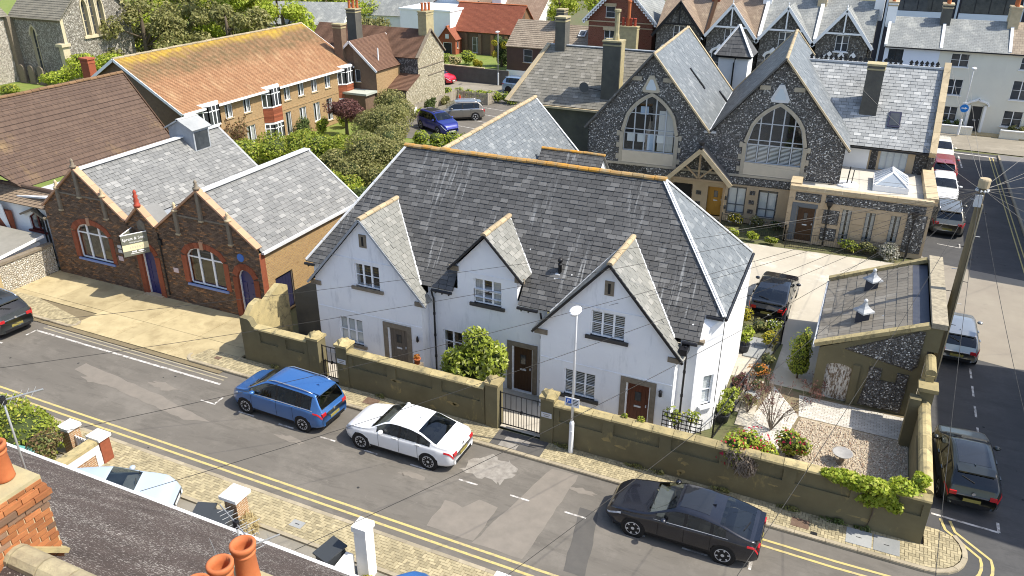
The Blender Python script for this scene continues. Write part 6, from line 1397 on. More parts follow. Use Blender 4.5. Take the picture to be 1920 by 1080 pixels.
flints(F, [(.95,2.47),(3.33,2.08),(3.46,2.3),(3.46,3.7),(3.3,3.72)], (), .07, flint_stone, GA, .036); flints(F, [(1.78,.18),(3.27,.18),(3.27,1.38),(1.9,1.38)], (), .07, flint_stone, GA, .036); flints(F, [(1.92,1.38),(2.33,1.38),(2.33,1.88),(1.92,1.88)], (), .07, flint_stone, GA, .036); flints(F, [(2.92,1.38),(3.28,1.38),(3.28,1.83),(2.92,1.83)], (), .07, flint_stone, GA, .036)
obj('side_wall', MB().quad((3.5,29.75,0),(3.5,36.6,0),(3.5,36.6,4.0),(3.5,29.75,4.0)).quad((-.2,36.6,0),(-.2,29.75,0),(-.2,29.75,2.3),(-.2,36.6,2.3)).quad((3.5,36.6,0),(-.2,36.6,0),(-.2,36.6,2.3),(3.5,36.6,4.0)), olive, GA)
# slates run with their long side down the slope
roof(GA, [(-.36,36.4,2.27),(-.36,29.95,2.27),(2.85,29.95,3.72),(2.85,36.4,3.72)], slate_stone, (.3,.42), nmax=300, th=.016, wj=.15)
obj('lead_gutter', MB().quad((2.85,29.95,3.74),(3.42,29.95,3.8),(3.42,36.4,3.8),(2.85,36.4,3.74)), mat('dark_lead', (0.05,0.055,0.075), (0.07,0.075,0.09), 3, rough=.5), GA)
for (y, n) in ((29.85,6),(36.5,6)):
    a, b = Vector((-.4,y,2.38)), Vector((3.4,y,4.02))
    for k in range(n): obj('verge_coping', MB().bar(a+(b-a)*(k/n), a+(b-a)*((k+.985)/n), .3, .16), coping_m, GA)
for k in range(9): obj('parapet_coping', MB().box(3.42,29.7+k*.77,4.0+rnd.uniform(-.01,.01),3.95,30.46+k*.77,4.2), mat('mossy_parapet', (0.4,0.35,0.25), (0.22,0.19,0.14), 5, coord='pos', bump=.6, bscale=14), GA)
obj('parapet_wall', MB().box(3.5,29.75,3.0,3.85,36.6,4.0), olive, GA)
gutter(GA, (-.42,29.9,2.2), (-.42,36.5,2.2), lead_white, .05)
rebase(GA, (1.7,33,0))
for k, (x, y, lab) in enumerate(((1.15,31.5,'lead roof vent with ogee cap, nearer one on the garage roof'),(1.35,34.6,'lead roof vent with ogee cap, farther one on the garage roof'))):
    z = 2.27 + (x+.36)*.452; T = thing('roof_vent', lab, 'vent', (x,y,z), 0, 'garage roof vents')
    obj('vent_box', MB().box(-.26,-.2,-.12,.24,.22,.42), mat('navy_lead', (0.045,0.05,0.065), rough=.5), T)
    obj('vent_cap', MB().lathe([(.42,.40),(.40,.46),(.24,.56),(.13,.66),(.08,.76),(.05,.8)], (0,0,0), 4), lead, T); obj('vent_finial', MB().ball((0,0,.86), .08,.08,.09, 10, 6), lead_white, T, smooth=True); obj('vent_stay', MB().bar((.25,0,.1),(.75,.02,.34), .06, .05), lead, T)
# ---------------------------------------------------------------- cars
def paint(name, c, metal=.35, rough=.32):
    if name in MATS: return MATS[name]
    t = NT(name); p = t.objc(); t.bsdf(t.mix(t.math('MULTIPLY', t.ramp(t.noise(p, 1.7, 5), .45, .8), .18), c, tuple(x*.75+.06 for x in c)), rough, .5, metal, None, Coat_Weight=.8, Coat_Roughness=.05)
    MATS[name] = t.m; return t.m
car_glass = mat_glass('car_glass', (0.3,0.33,0.33,1)); clear_screen = mat_glass('windscreen_glass', (0.7,0.76,0.75,1)); roof_glass = mat('tinted_roof_glass', (0.02,0.022,0.026), rough=.05, spec=.6, bump=0)
seat_m = mat('seat_cloth', (0.055,0.053,0.05), (0.09,0.085,0.08), 6, rough=.9, bump=.2); dash_m = mat('dash_plastic', (0.1,0.1,0.1), (0.16,0.155,0.15), 3, rough=.7)
tyre_m = mat('tyre_rubber', (0.016,0.016,0.017), rough=.85, bump=.1); rim_m = mat('alloy_rim', (0.55,0.56,0.58), rough=.3, metal=.35, bump=0); rim_d = mat('dark_alloy', (0.05,0.05,0.055), rough=.35, metal=.7, bump=0)
red_lamp = mat('red_lamp_lens', (0.42,0.015,0.02), rough=.15, spec=.6, bump=0); clear_lamp = mat('clear_lamp_lens', (0.6,0.62,0.65), (0.35,0.37,0.4), 12, rough=.1, spec=.6, bump=0)
chrome = mat('chrome_trim', (0.75,0.76,0.78), rough=.2, metal=.9, bump=0); plate_y = mat('dulled_yellow_plate', (0.25,0.21,0.06), rough=.5, bump=0); plate_w = mat('white_plate', (0.6,0.6,0.58), rough=.5, bump=0); trim_b = mat('black_trim', (0.014,0.014,0.015), rough=.55, bump=0)
CT = {  # L, W, wheelbase, rear axle x, wheel r, roofline, shoulder line, windscreen x(roof,base), rear glass x(base,roof), side glass x(rear,front), pillars
 'sedan': dict(L=4.63,W=1.82,ra=.95,wb=2.81,r=.325,top=[(0,.62),(.03,.9),(.1,1.0),(.55,1.04),(.7,1.06),(1.3,1.33),(1.7,1.41),(2.2,1.44),(2.55,1.42),(2.8,1.33),(3.32,1.02),(3.45,.98),(4.2,.86),(4.5,.72),(4.63,.5)],sh=[(0,.6),(.1,.86),(.7,.93),(3.2,.91),(4.2,.78),(4.63,.48)],ws=(2.62,3.34),rw=(.66,1.42),sg=(.85,3.1),pil=(1.35,2.13)),
 'mpv': dict(L=4.53,W=1.83,ra=.85,wb=2.79,r=.325,top=[(0,.72),(.04,1.0),(.1,1.12),(.3,1.52),(.42,1.6),(.9,1.64),(2.3,1.66),(2.6,1.62),(2.85,1.5),(3.5,1.12),(3.65,1.06),(4.2,.93),(4.45,.75),(4.53,.52)],sh=[(0,.66),(.1,.93),(.6,1.0),(3.3,.98),(4.1,.84),(4.53,.5)],ws=(2.66,3.52),rw=(.07,.34),sg=(.42,3.4),pil=(.95,1.1,2.05)),
 'fastback': dict(L=4.75,W=1.87,ra=.98,wb=2.79,r=.335,top=[(0,.6),(.03,.92),(.1,1.04),(.2,1.05),(.35,1.08),(1.1,1.29),(1.7,1.39),(2.2,1.41),(2.5,1.39),(2.75,1.3),(3.35,1.02),(3.5,.98),(4.3,.86),(4.65,.72),(4.75,.5)],sh=[(0,.58),(.12,.9),(.7,.95),(3.2,.9),(4.3,.77),(4.75,.48)],ws=(2.58,3.38),rw=(.3,1.2),sg=(.95,3.12),pil=(1.4,2.2)),
 'hatch': dict(L=4.26,W=1.8,ra=.78,wb=2.63,r=.315,top=[(0,.62),(.04,.9),(.1,1.02),(.42,1.36),(.55,1.43),(1.0,1.46),(1.8,1.48),(2.2,1.45),(2.45,1.35),(3.05,1.03),(3.2,.98),(3.85,.85),(4.15,.7),(4.26,.48)],sh=[(0,.6),(.1,.87),(.6,.95),(2.9,.91),(3.8,.77),(4.26,.46)],ws=(2.26,3.07),rw=(.1,.46),sg=(.5,2.95),pil=(.95,1.85)),
 'suv': dict(L=4.66,W=1.9,ra=.9,wb=2.75,r=.36,top=[(0,.75),(.04,1.05),(.1,1.16),(.4,1.55),(.55,1.65),(1.0,1.69),(2.3,1.72),(2.7,1.66),(2.95,1.53),(3.5,1.2),(3.65,1.14),(4.3,1.02),(4.58,.8),(4.66,.55)],sh=[(0,.7),(.1,1.0),(.6,1.06),(3.3,1.03),(4.2,.92),(4.66,.52)],ws=(2.76,3.52),rw=(.1,.42),sg=(.5,3.35),pil=(1.0,2.05)),
}
def car(label, kind, loc, heading, body, rims=rim_m, spokes=5, rails=None, plate=None, group='parked cars', rear=True, front=True, lo=None, sunroof=False, two_tone=None, spoiler=True, wiper=True, badge=None):
    c = CT[kind]; L, W = c['L'], c['W']; T = thing('parked_car', label, 'car', loc, heading, group)
    tx, ty = zip(*c['top']); sx, sy = zip(*c['sh']); hx = [0,.06,.2,.6,L*.5,L-.9,L-.4,L-.12,L]; hy = [.76,.86,.93,.985,1,.985,.91,.76,.6]
    def ring(x):
        k = np.array([-.05,0,.05]); zt = float(np.mean(np.interp(x+k, tx, ty))); zs = float(np.mean(np.interp(x+k, sx, sy))); w = W/2*float(np.mean(np.interp(x+k, hx, hy)))
        zb = float(np.interp(x, [0,.3,.8,L-.8,L-.2,L], [.34,.26,.2,.19,.22,.27])); zt = max(zt, zs+.015); dz = zt-zs; yy = lambda h: max(.3*w, .95*w-.43*h)
        return [(0,zb),(.8*w,zb),(.94*w,zb+.03),(.985*w,zb+.16),(w,zb+.58*(zs-zb)),(.985*w,zs-.06),(.952*w,zs),(yy(.45*dz),zs+.45*dz),(yy(.86*dz),zs+.86*dz),(.82*yy(.9*dz),zs+.965*dz),(.45*yy(dz),zs+.993*dz),(0,zt)]
    def pt(x, s):
        P = ring(x); i = min(int(s), 10); t = s-i; g = lambda j: P[max(0, min(11, j))]
        p0, p1, p2, p3 = g(i-1), g(i), g(i+1), g(i+2)
        if i >= 10: p3 = (-p1[0], p1[1])
        f = lambda a, b, c_, d: .5*((2*b)+(-a+c_)*t+(2*a-5*b+4*c_-d)*t*t+(-a+3*b-3*c_+d)*t**3)
        return Vector((x-L/2, f(*[q[0] for q in (p0,p1,p2,p3)]), f(*[q[1] for q in (p0,p1,p2,p3)])))
    def ptn(x, s, off):
        p = pt(x, s); a = pt(min(L, x+.02), s)-pt(max(0, x-.02), s); b = pt(x, min(11, s+.05))-pt(x, max(0, s-.05)); n = a.cross(b)
        n = n.normalized() if n.length > 1e-9 else Vector((0,0,1))
        if n.dot(Vector((0,p.y,p.z-.7))) < 0: n = -n
        return p + n*off
    # body shell with wheel arches and window openings cut
    cuts = [c['sg'][0]] + list(c['pil']) + [c['sg'][1]]; side_w = [(a+.035, b-.035) for a, b in zip(cuts[:-1], cuts[1:])]; WX = [e for w_ in side_w for e in w_] + list(c['ws']) + list(c['rw'])
    xs = sorted(set([0,.02,.05] + list(np.linspace(.1, L-.1, 66)) + [L-.05,L-.02,L] + WX)); ss = sorted(set([i*.5 for i in range(23)] + [6.26,7.84,8.52])); mb = MB(); idx = {}
    ax = [c['ra'], c['ra']+c['wb']]; rr = c['r']+.055
    def arch(x, p):
        for a in ax:
            dx, dz_ = p.x-(a-L/2), p.z-c['r']
            d = math.hypot(dx, dz_)
            if d < rr: return a, d
        return None
    V_ = {}
    for i, x in enumerate(xs):
        for j, s in enumerate(ss):
            p = pt(x, s)
            if 1 <= s <= 6:
                h = arch(x, p)
                if h and h[1] > 1e-4:
                    a = h[0]; k = rr/h[1]; q = Vector((a-L/2+(p.x-a+L/2)*k, p.y, c['r']+(p.z-c['r'])*k)); V_[i, j] = (p, q, True); continue
            V_[i, j] = (p, p, False)
    def addv(i, j, m):
        if (i, j, m) not in idx:
            q = V_[i, j][1]; idx[i, j, m] = len(mb.v); mb.v.append((q.x, q.y*m, q.z))
        return idx[i, j, m]
    for i in range(len(xs)-1):
        for j in range(len(ss)-1):
            cs = [(i,j),(i+1,j),(i+1,j+1),(i,j+1)]
            xm_, sm_ = (xs[i]+xs[i+1])/2, (ss[j]+ss[j+1])/2
            if sum(V_[q][2] for q in cs) >= 3 or (6.26 < sm_ < 7.84 and any(a < xm_ < b for a, b in side_w)) or (sm_ > 8.52 and (c['ws'][0] < xm_ < c['ws'][1] or c['rw'][0] < xm_ < c['rw'][1])): continue
            for m in (1, -1):
                f = tuple(addv(*q, m) for q in cs); mb.f.append(f if m < 0 else f[::-1])
    for i in (0, len(xs)-1):
        f = [addv(i, j, 1) for j in range(len(ss))] + [addv(i, j, -1) for j in range(len(ss)-2, 0, -1)]; mb.f.append(tuple(f) if i == 0 else tuple(f[::-1]))
    obj('body', mb, body, T, smooth=True)
    obj('underbody', MB().box(-L/2+.3,-W*.4,.16,L/2-.3,W*.4,.55), trim_b, T)
    def patch(name, x0, x1, s0, s1, m, off=.007, nx=10, ns=4, sides=(1,-1), parent=None):
        out = []
        for sd in sides:
            g = [[ptn(x0+(x1-x0)*i/nx, s0+(s1-s0)*j/ns, off) for j in range(ns+1)] for i in range(nx+1)]
            out.append(obj(name, MB().grid([[(p.x, p.y*sd, p.z) for p in r] for r in g], flip=(sd > 0)), m, parent or T, smooth=True))
        return out
    def top_patch(name, x0, x1, s0, m, off=.007, nx=8, parent=None):
        g = []
        for i in range(nx+1):
            x = x0+(x1-x0)*i/nx; a = [ptn(x, s0+(10.98-s0)*j/5, off) for j in range(6)]; g.append([(p.x,p.y,p.z) for p in a] + [(p.x,-p.y,p.z) for p in a[::-1]])
        return obj(name, MB().grid(g, flip=True), m, parent or T, smooth=True)
    # glazing
    for a, b in side_w: patch('side_window', a-.004, b+.004, 6.24, 7.86, car_glass, .003, 10, 3)
    for a in c['pil']: patch('pillar_trim', a-.05, a+.05, 6.2, 7.9, trim_b, .006, 2, 4)
    patch('window_seal', cuts[0]-.03, cuts[-1]+.03, 7.82, 7.93, trim_b, .006, 20, 1)
    zf = c['sh'][2][1]
    for x, w_ in ((c['pil'][-1]+.1, .5), (c['pil'][-1]-.85, .5)):
        for sd in (1, -1):
            s_ = obj('seat', MB().prism([(x-L/2-.05,sd*.37-.24,.45),(x-L/2+.5,sd*.37-.24,.45),(x-L/2+.5,sd*.37-.24,.62),(x-L/2+.08,sd*.37-.24,.6),(x-L/2-.12,sd*.37-.24,zf+.1),(x-L/2-.24,sd*.37-.24,zf+.08)], (0,.48,0)), seat_m, T); obj('headrest', MB().box(x-L/2-.25,sd*.37-.12,zf+.1,x-L/2-.14,sd*.37+.12,zf+.25), seat_m, s_)
    obj('dashboard', MB().prism([(c['ws'][1]-L/2-.55,-W*.4,zf-.25),(c['ws'][1]-L/2-.05,-W*.4,zf-.2),(c['ws'][1]-L/2-.05,-W*.4,zf+.02),(c['ws'][1]-L/2-.5,-W*.4,zf-.02)], (0,W*.8,0)), dash_m, T); obj('parcel_shelf', MB().box(c['rw'][0]-L/2+.1,-W*.36,zf-.1,c['rw'][0]-L/2+.55,W*.36,zf-.05), seat_m, T)
    patch('chrome_strip', c['sg'][0]-.05, c['sg'][1]+.04, 6.1, 6.2, chrome if two_tone is None else trim_b, .011, 20, 1)
    top_patch('windscreen', c['ws'][0], c['ws'][1], 8.48, clear_screen, .003); top_patch('rear_window', c['rw'][0], c['rw'][1], 8.48, car_glass, .003)
    if sunroof: top_patch('glass_roof', c['rw'][1]+.35, c['ws'][0]-.12, 9.25, roof_glass, .005)
    if two_tone: top_patch('roof_panel', c['rw'][1]+.05, c['ws'][0]-.03, 9.0, two_tone, .004)
    # seams, handles, sills
    for x in list(c['pil'][-1:]) + [c['ra']+.42 if len(c['pil']) else 1.3, c['sg'][1]-.12]: patch('door_seam', x-.007, x+.007, 3.1, 6.05, trim_b, .003, 1, 8)
    patch('bonnet_seam', c['ws'][1]+.06, L-.35, 7.2, 7.32, trim_b, .003, 10, 1); patch('sill_trim', c['ra']+.4, c['ra']+c['wb']-.4, 2.1, 3.0, trim_b if lo is None else lo, .004, 8, 2)
    for x in (c['pil'][-1]+.16, c['pil'][-1]-.78):
        for sd in (1, -1):
            p = ptn(x, 5.55, .018); obj('door_handle', MB().box(p.x-.1,p.y*sd-.018,p.z-.018,p.x+.1,p.y*sd+.018,p.z+.018), body, T)
    for sd in (1, -1):
        p = pt(c['sg'][1]-.28, 6.3); M = MB().ball((p.x, (p.y+.12)*sd, p.z+.1), .1,.12,.075, 12, 8); obj('wing_mirror', M, body, T, smooth=True)
    # lamps, plates, grille
    for sd in (1, -1):
        pa = patch('tail_lamp', .015, .34, 4.95, 5.9, red_lamp, .012, 6, 3, (sd,)); q = ring(.0)
        y0, y1 = q[4][0]*.68, q[4][0]*.98; z = c['sh'][1][1]; obj('tail_lamp', MB().box(-L/2-.012,min(y0*sd,y1*sd),z-.17,-L/2+.05,max(y0*sd,y1*sd),z-.04), red_lamp, T)
        patch('headlamp', L-.55, L-.05, 5.0, 5.85, clear_lamp, .012, 8, 3, (sd,))
    q = ring(L)
    obj('grille', MB().box(L/2-.03,-q[4][0]*.72,.3,L/2+.012,q[4][0]*.72,.46), trim_b, T); obj('rear_valance', MB().box(-L/2-.012,-q[4][0]*1.0,.33,-L/2+.03,q[4][0]*1.0,.46), trim_b, T)
    obj('rear_plate', MB().box(-L/2-.02,-.26,.52,-L/2-.002,.26,.63), plate or plate_y, T); obj('front_plate', MB().box(L/2,-.26,.34,L/2+.02,.26,.45), plate_w, T)
    if badge: obj('badge', MB().lathe([(.055,0),(.055,.012),(0,.014)], (-L/2-.006,0,badge), 14, 'x').xf(Matrix.Translation((0,0,0))), chrome, T)
    # wheels
    r = c['r']
    tm = mesh('tyre', MB().lathe([(r*.7,-.09),(r*.93,-.105),(r,-.075),(r,.075),(r*.93,.105),(r*.7,.09)], seg=28, axis='y'), tyre_m, True)
    rb = MB().lathe([(r*.72,-.085),(r*.72,.095),(r*.66,.1),(r*.64,.06),(r*.2,.05),(0,.05)], seg=24, axis='y'); bm = mesh('rim_back', rb, rim_d, False)
    sp = MB().lathe([(r*.71,.08),(r*.71,.1),(r*.65,.104),(r*.65,.08)], seg=28, axis='y', closed=True).lathe([(r*.17,.05),(r*.17,.1),(0,.105)], seg=12, axis='y')
    for k in range(spokes):
        a = 2*math.pi*k/spokes+.3; w_ = .05 if spokes < 8 else .03
        sp.bar((math.cos(a)*r*.1,-.075,math.sin(a)*r*.1),(math.cos(a)*r*.68,-.092,math.sin(a)*r*.68), .03, w_, up=(-math.sin(a),0,math.cos(a)))
    sm = mesh('rim', sp, rims, False)
    for x in ax:
        for sd in (1, -1):
            wy = W/2-.115
            o = link('wheel', tm, T); o.location = (x-L/2, wy*sd, r)
            for nm, me in (('rim_back', bm), ('rim', sm)):
                o2 = link(nm, me, o); o2.rotation_euler = (0, 0, math.pi if sd > 0 else 0)
            obj('wheel_arch', MB().lathe([(rr-.006,-.3),(rr-.006,.0)], (x-L/2, (wy+.1)*sd, r), 24, 'y').xf(Matrix.Identity(4)), trim_b, T) if sd < 0 else obj('wheel_arch', MB().lathe([(rr-.006,.0),(rr-.006,.3)], (x-L/2, (wy+.1), r), 24, 'y'), trim_b, T)
    if rails:
        for sd in (1, -1):
            pts = [ptn(x, 8.7, .05 if .0 < k < 7 else .0) for k, x in enumerate(np.linspace(c['rw'][1]+.15, c['ws'][0]-.1, 8))]; obj('roof_rail', MB().tube([(p.x,p.y*sd,p.z) for p in pts], .022, 6), rails, T, smooth=True)
    if spoiler and kind in ('hatch','suv','mpv'):
        p = pt(c['rw'][1]+.1, 9); obj('spoiler', MB().prism([(p.x+.12,-p.y*1.05,p.z-.0),(p.x-.22,-p.y,p.z-.04),(p.x-.22,p.y,p.z-.04),(p.x+.12,p.y*1.05,p.z)], (0,0,.05)), body, T)
    if kind == 'fastback': p = pt(.12, 9); obj('spoiler', MB().prism([(p.x+.1,-.7,p.z-.01),(p.x-.1,-.66,p.z+.03),(p.x-.1,.66,p.z+.03),(p.x+.1,.7,p.z-.01)], (0,0,.03)), body, T)
    if wiper:
        a, b = ptn(c['rw'][0]+.1, 10.95, .03), ptn(c['rw'][0]+.22, 9.6, .03)
        if kind != 'sedan': obj('rear_wiper', MB().bar(a, b, .025, .02), trim_b, T)
        for y in (9.3, 10.7):
            a, b = ptn(c['ws'][1]-.02, y, .025), ptn(c['ws'][1]-.1, y-.7, .025); obj('wiper', MB().bar(a, b, .02, .02), trim_b, T)
    p = pt(c['rw'][1]+.3, 11); obj('aerial_fin', MB().prism([(p.x+.12,0,p.z),(p.x-.05,0,p.z),(p.x-.05,0,p.z+.06)], (0,.02,0)), body, T)
    return T
CG = 'cars parked in the streets'
car('bright blue people carrier parked outside the left cottage gate','mpv',(-18.72,20.13,0),math.pi-R(1.5), paint('mid_blue_paint',(0.04,0.14,0.38)), rails=chrome, spokes=10, group=CG, badge=.82)
car('white saloon parked by the boundary wall between blue and black cars','sedan',(-13.3,20.12,0),math.pi, paint('white_car_paint',(0.78,0.79,0.8),0.0,.3), spokes=10, group=CG, badge=.88)
car('black fastback with sloping tail parked nearest the street corner','fastback',(-3.06,19.95,0),math.pi, paint('blue_black_paint',(0.012,0.013,0.02),.3,.22), rims=rim_m, spokes=6, group=CG, sunroof=True, lo=trim_b)
car('dark green-black hatchback parked beside the side wall corner','hatch',(5.12,26.7,0),math.pi/2+R(3), paint('green_black_paint',(0.022,0.025,0.02),.4,.28), group=CG, sunroof=True, badge=.83, two_tone=None)
car('dark grey sport utility car with red high brake light at left edge','suv',(-36.2,20.0,0),math.pi-R(4), paint('graphite_paint',(0.06,0.068,0.07),.5,.3), rails=chrome, group=CG, badge=.92)
car('black saloon parked in the courtyard behind the garden railings','fastback',(-2.75,37.7,0.02),math.pi/2-R(2), paint('black_paint',(0.01,0.011,0.014),.2,.2), group='cars off the street')
car('silver grey hatchback parked behind the utility pole beside the garage','hatch',(5.2,36.9,0),math.pi/2, paint('silver_paint',(0.3,0.31,0.31),.6,.3), group=CG)
car('bronze grey sport utility car parked beside the stone extension','suv',(5.35,53.4,0),math.pi/2, paint('bronze_grey_paint',(0.2,0.19,0.16),.6,.3), rails=chrome, group=CG)
car('white car facing the camera between red and bronze cars','hatch',(5.35,59.2,0),-math.pi/2, paint('white_car_paint',(0.78,0.79,0.8)), group=CG)
car('dull red car parked between two pale cars in the side road','suv',(5.4,64.3,0),math.pi/2, paint('dull_red_paint',(0.3,0.05,0.045),.3,.35), group=CG)
car('cream car farthest up the side road by the junction','hatch',(5.45,69.6,0),-math.pi/2, paint('cream_car_paint',(0.7,0.66,0.55),0,.3), group=CG)
car('bright blue crossover parked nearest in the car park','suv',(-34.6,60.4,0),-R(28), paint('cobalt_paint',(0.015,0.025,0.22),.4,.28), spokes=8, group='cars off the street', two_tone=trim_b)
car('grey estate parked behind the blue crossover in the car park','suv',(-34.9,64.9,0),math.pi+R(33), paint('mushroom_grey_paint',(0.24,0.225,0.2),.6,.3), rails=chrome, group='cars off the street')
car('red hatchback half hidden by the flint cottage','hatch',(-45.0,78.9,0),-R(5), paint('bright_red_paint',(0.6,0.012,0.03),.1,.25), group=CG)
car('pale blue off-road car outside the brown cottage','suv',(-33.9,77.7,0),-R(6), paint('pale_blue_paint',(0.3,0.4,0.52),.5,.3), rims=rim_d, group=CG)
car('pale blue hatchback standing in the front garden below the near roof','hatch',(-20.15,12.95,.03),R(30), paint('ice_blue_paint',(0.5,0.58,0.66),.3,.3), group='cars off the street')
car('blue car just inside the bottom edge of the picture','hatch',(-9.6,12.35,.03),R(62), paint('mid_blue_paint',(0.04,0.14,0.38)), group='cars off the street')
# ---------------------------------------------------------------- vegetation
def mat_leaf(name, c1, c2, c3=None, p3=.12, rough=.55, trans=.25):
    t = NT(name); p = t.piece(); pos = t.pos()
    col = t.mix(p, c1, c2); col = t.mix(t.math('MULTIPLY', t.ramp(t.noise(pos, 1.3, 4), .35, .7), .6), col, tuple(x*.68 for x in c1))
    if c3: col = t.mix(t.math('LESS_THAN', t.math('FRACT', t.math('MULTIPLY', p, 17.3)), p3), col, c3)
    b = t.bsdf(col, rough, .3); tr = t.n('BsdfTranslucent'); t.set(tr, 'Color', col); mx = t.n('MixShader'); mx.inputs[0].default_value = trans + .1
    t.set(mx, '_1', b.outputs[0]); t.set(mx, '_2', tr.outputs[0]); t.t.links.new(mx.outputs[0], t.out.inputs[0]); MATS[name] = t.m; return t.m
lf_laurel = mat_leaf('laurel_leaf', (0.27,0.34,0.035), (0.42,0.46,0.07), (0.55,0.58,0.2))
lf_hedge = mat_leaf('privet_leaf', (0.21,0.28,0.03), (0.36,0.4,0.055), (0.48,0.45,0.08))
lf_dark = mat_leaf('dark_evergreen_leaf', (0.08,0.12,0.03), (0.17,0.21,0.06))
lf_olive = mat_leaf('olive_shrub_leaf', (0.2,0.205,0.065), (0.33,0.31,0.11), (0.42,0.38,0.16))
lf_bright = mat_leaf('spring_leaf', (0.29,0.38,0.03), (0.44,0.49,0.06), (0.52,0.53,0.1))
lf_yellow = mat_leaf('golden_leaf', (0.42,0.37,0.03), (0.52,0.45,0.05), (0.3,0.3,0.03))
lf_purple = mat_leaf('copper_leaf', (0.12,0.05,0.045), (0.19,0.09,0.075), (0.25,0.12,0.09))
lf_brown = mat_leaf('bronze_leaf', (0.15,0.085,0.04), (0.24,0.15,0.075), (0.12,0.16,0.04))
lf_dry = mat_leaf('dry_grass_blade', (0.5,0.4,0.2), (0.6,0.5,0.28))
lf_grey = mat_leaf('grey_leaf', (0.42,0.41,0.34), (0.58,0.57,0.5))
fl_red = mat_leaf('crimson_flower', (0.45,0.02,0.05), (0.6,0.05,0.1)); fl_white = mat_leaf('white_flower', (0.75,0.75,0.7), (0.85,0.84,0.8)); fl_purple = mat_leaf('purple_flower', (0.22,0.1,0.42), (0.36,0.2,0.55)); fl_orange = mat_leaf('orange_flower', (0.5,0.17,0.03), (0.6,0.3,0.06))
bark = mat('bark', (0.13,0.1,0.07), (0.09,0.07,0.05), 4, stretch=(6,6,1), bump=.6, bscale=12); twig = mat('grey_twig', (0.22,0.185,0.15), (0.16,0.13,0.1), 5)
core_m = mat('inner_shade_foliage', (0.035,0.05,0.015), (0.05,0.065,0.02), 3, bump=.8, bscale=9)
def leafcloud(blobs, n, size, aspect=1.9, shell=.55, flat=.35, droop=0.0, zmin=None, lumps=5):
    """leaf quads spread through lumpy ellipsoids; blobs (x,y,z,rx,ry,rz)"""
    vol = np.array([b[3]*b[4]*b[5] for b in blobs])**.75; cnt = np.maximum(8, (n*vol/vol.sum()).astype(int)); out = []
    for b, k in zip(blobs, cnt):
        d = nrs.normal(size=(k,3)); d /= np.linalg.norm(d, axis=1)[:,None]
        lump = np.ones(k)
        for _ in range(lumps):
            a = nrs.normal(size=3); a /= np.linalg.norm(a); lump += .22*np.maximum(0, (d@a)-.45)*2 - .07
        r = (shell + (1-shell)*nrs.rand(k)**.6)*lump
        p = np.array(b[:3]) + d*r[:,None]*np.array(b[3:6])
        if zmin is not None: p[:,2] = np.maximum(p[:,2], zmin + nrs.rand(k)*.1)
        nn = d*(1-flat) + nrs.normal(size=(k,3))*.55 + np.array([0,0,.35]); nn /= np.linalg.norm(nn, axis=1)[:,None]
        t = np.cross(nn, nrs.normal(size=(k,3))); t /= np.linalg.norm(t, axis=1)[:,None]; t[:,2] -= droop; t /= np.linalg.norm(t, axis=1)[:,None]
        s = np.cross(nn, t); s /= np.maximum(1e-6, np.linalg.norm(s, axis=1))[:,None]; L = size*(.6+.8*nrs.rand(k))[:,None]; w = L/aspect
        out.append(np.stack([p-t*L*.5, p+s*w*.5+nn*L*.06, p+t*L*.5, p-s*w*.5+nn*L*.06], 1))
    return np.concatenate(out).reshape(-1,3)
def foliage(name, parent, blobs, n, size, m, **k):
    return link(name, npmesh(name, leafcloud(blobs, n, size, **k), 4, m), parent)
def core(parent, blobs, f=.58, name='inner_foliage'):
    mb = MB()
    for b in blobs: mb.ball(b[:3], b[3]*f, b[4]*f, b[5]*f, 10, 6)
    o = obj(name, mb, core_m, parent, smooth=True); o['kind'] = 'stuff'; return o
def shrub(label, loc, blobs, n, size, m, cat='shrub', name='shrub', inner=True, stems=4, group=None, extra=None, sm=None, **k):
    T = thing(name, label, cat, loc, 0, group); foliage('foliage', T, blobs, n, size, m, **k)
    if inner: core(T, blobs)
    zc = max(b[2] for b in blobs); mb = MB()
    for i in range(stems):
        b = blobs[i % len(blobs)]; mb = MB().tube([(b[0]*.2+rnd.uniform(-.05,.05), b[1]*.2+rnd.uniform(-.05,.05), 0), (b[0]*.7, b[1]*.7, b[2]*.5), (b[0]+rnd.uniform(-.3,.3)*b[3], b[1]+rnd.uniform(-.3,.3)*b[4], b[2]+.3*b[5])], [.03,.022,.01], 5)
        obj('stem', mb, sm or bark, T)
    if extra:
        for (nm, n2, s2, m2) in extra: foliage(nm, T, blobs, n2, s2, m2, shell=.92)
    return T
def tree(label, loc, h, blobs, n, size, m, trunk=.22, limbs=6, cat='tree', name='tree', inner=False, group=None, bk=None, **k):
    T = thing(name, label, cat, loc, 0, group)
    obj('trunk', MB().tube([(0,0,0),(.05*h*.1,0,h*.3),(-.03*h*.1,.05,h*.62),(0,0,h*.8)], [trunk*1.25,trunk,trunk*.7,trunk*.3], 8), bk or bark, T, smooth=True)
    for i in range(limbs):
        b = blobs[i % len(blobs)]; z0 = h*rnd.uniform(.25,.6); p = Vector((b[0],b[1],b[2])); q = Vector((0,0,z0))
        obj('limb', MB().tube([q, q.lerp(p,.5)+Vector((0,0,.1*h*rnd.uniform(-.3,.6))), p + Vector((rnd.uniform(-.4,.4)*b[3], rnd.uniform(-.4,.4)*b[4], .3*b[5]))], [trunk*.5,trunk*.33,trunk*.1], 6), bk or bark, T, smooth=True)
    foliage('crown', T, blobs, n, size, m, **k)
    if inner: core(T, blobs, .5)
    return T
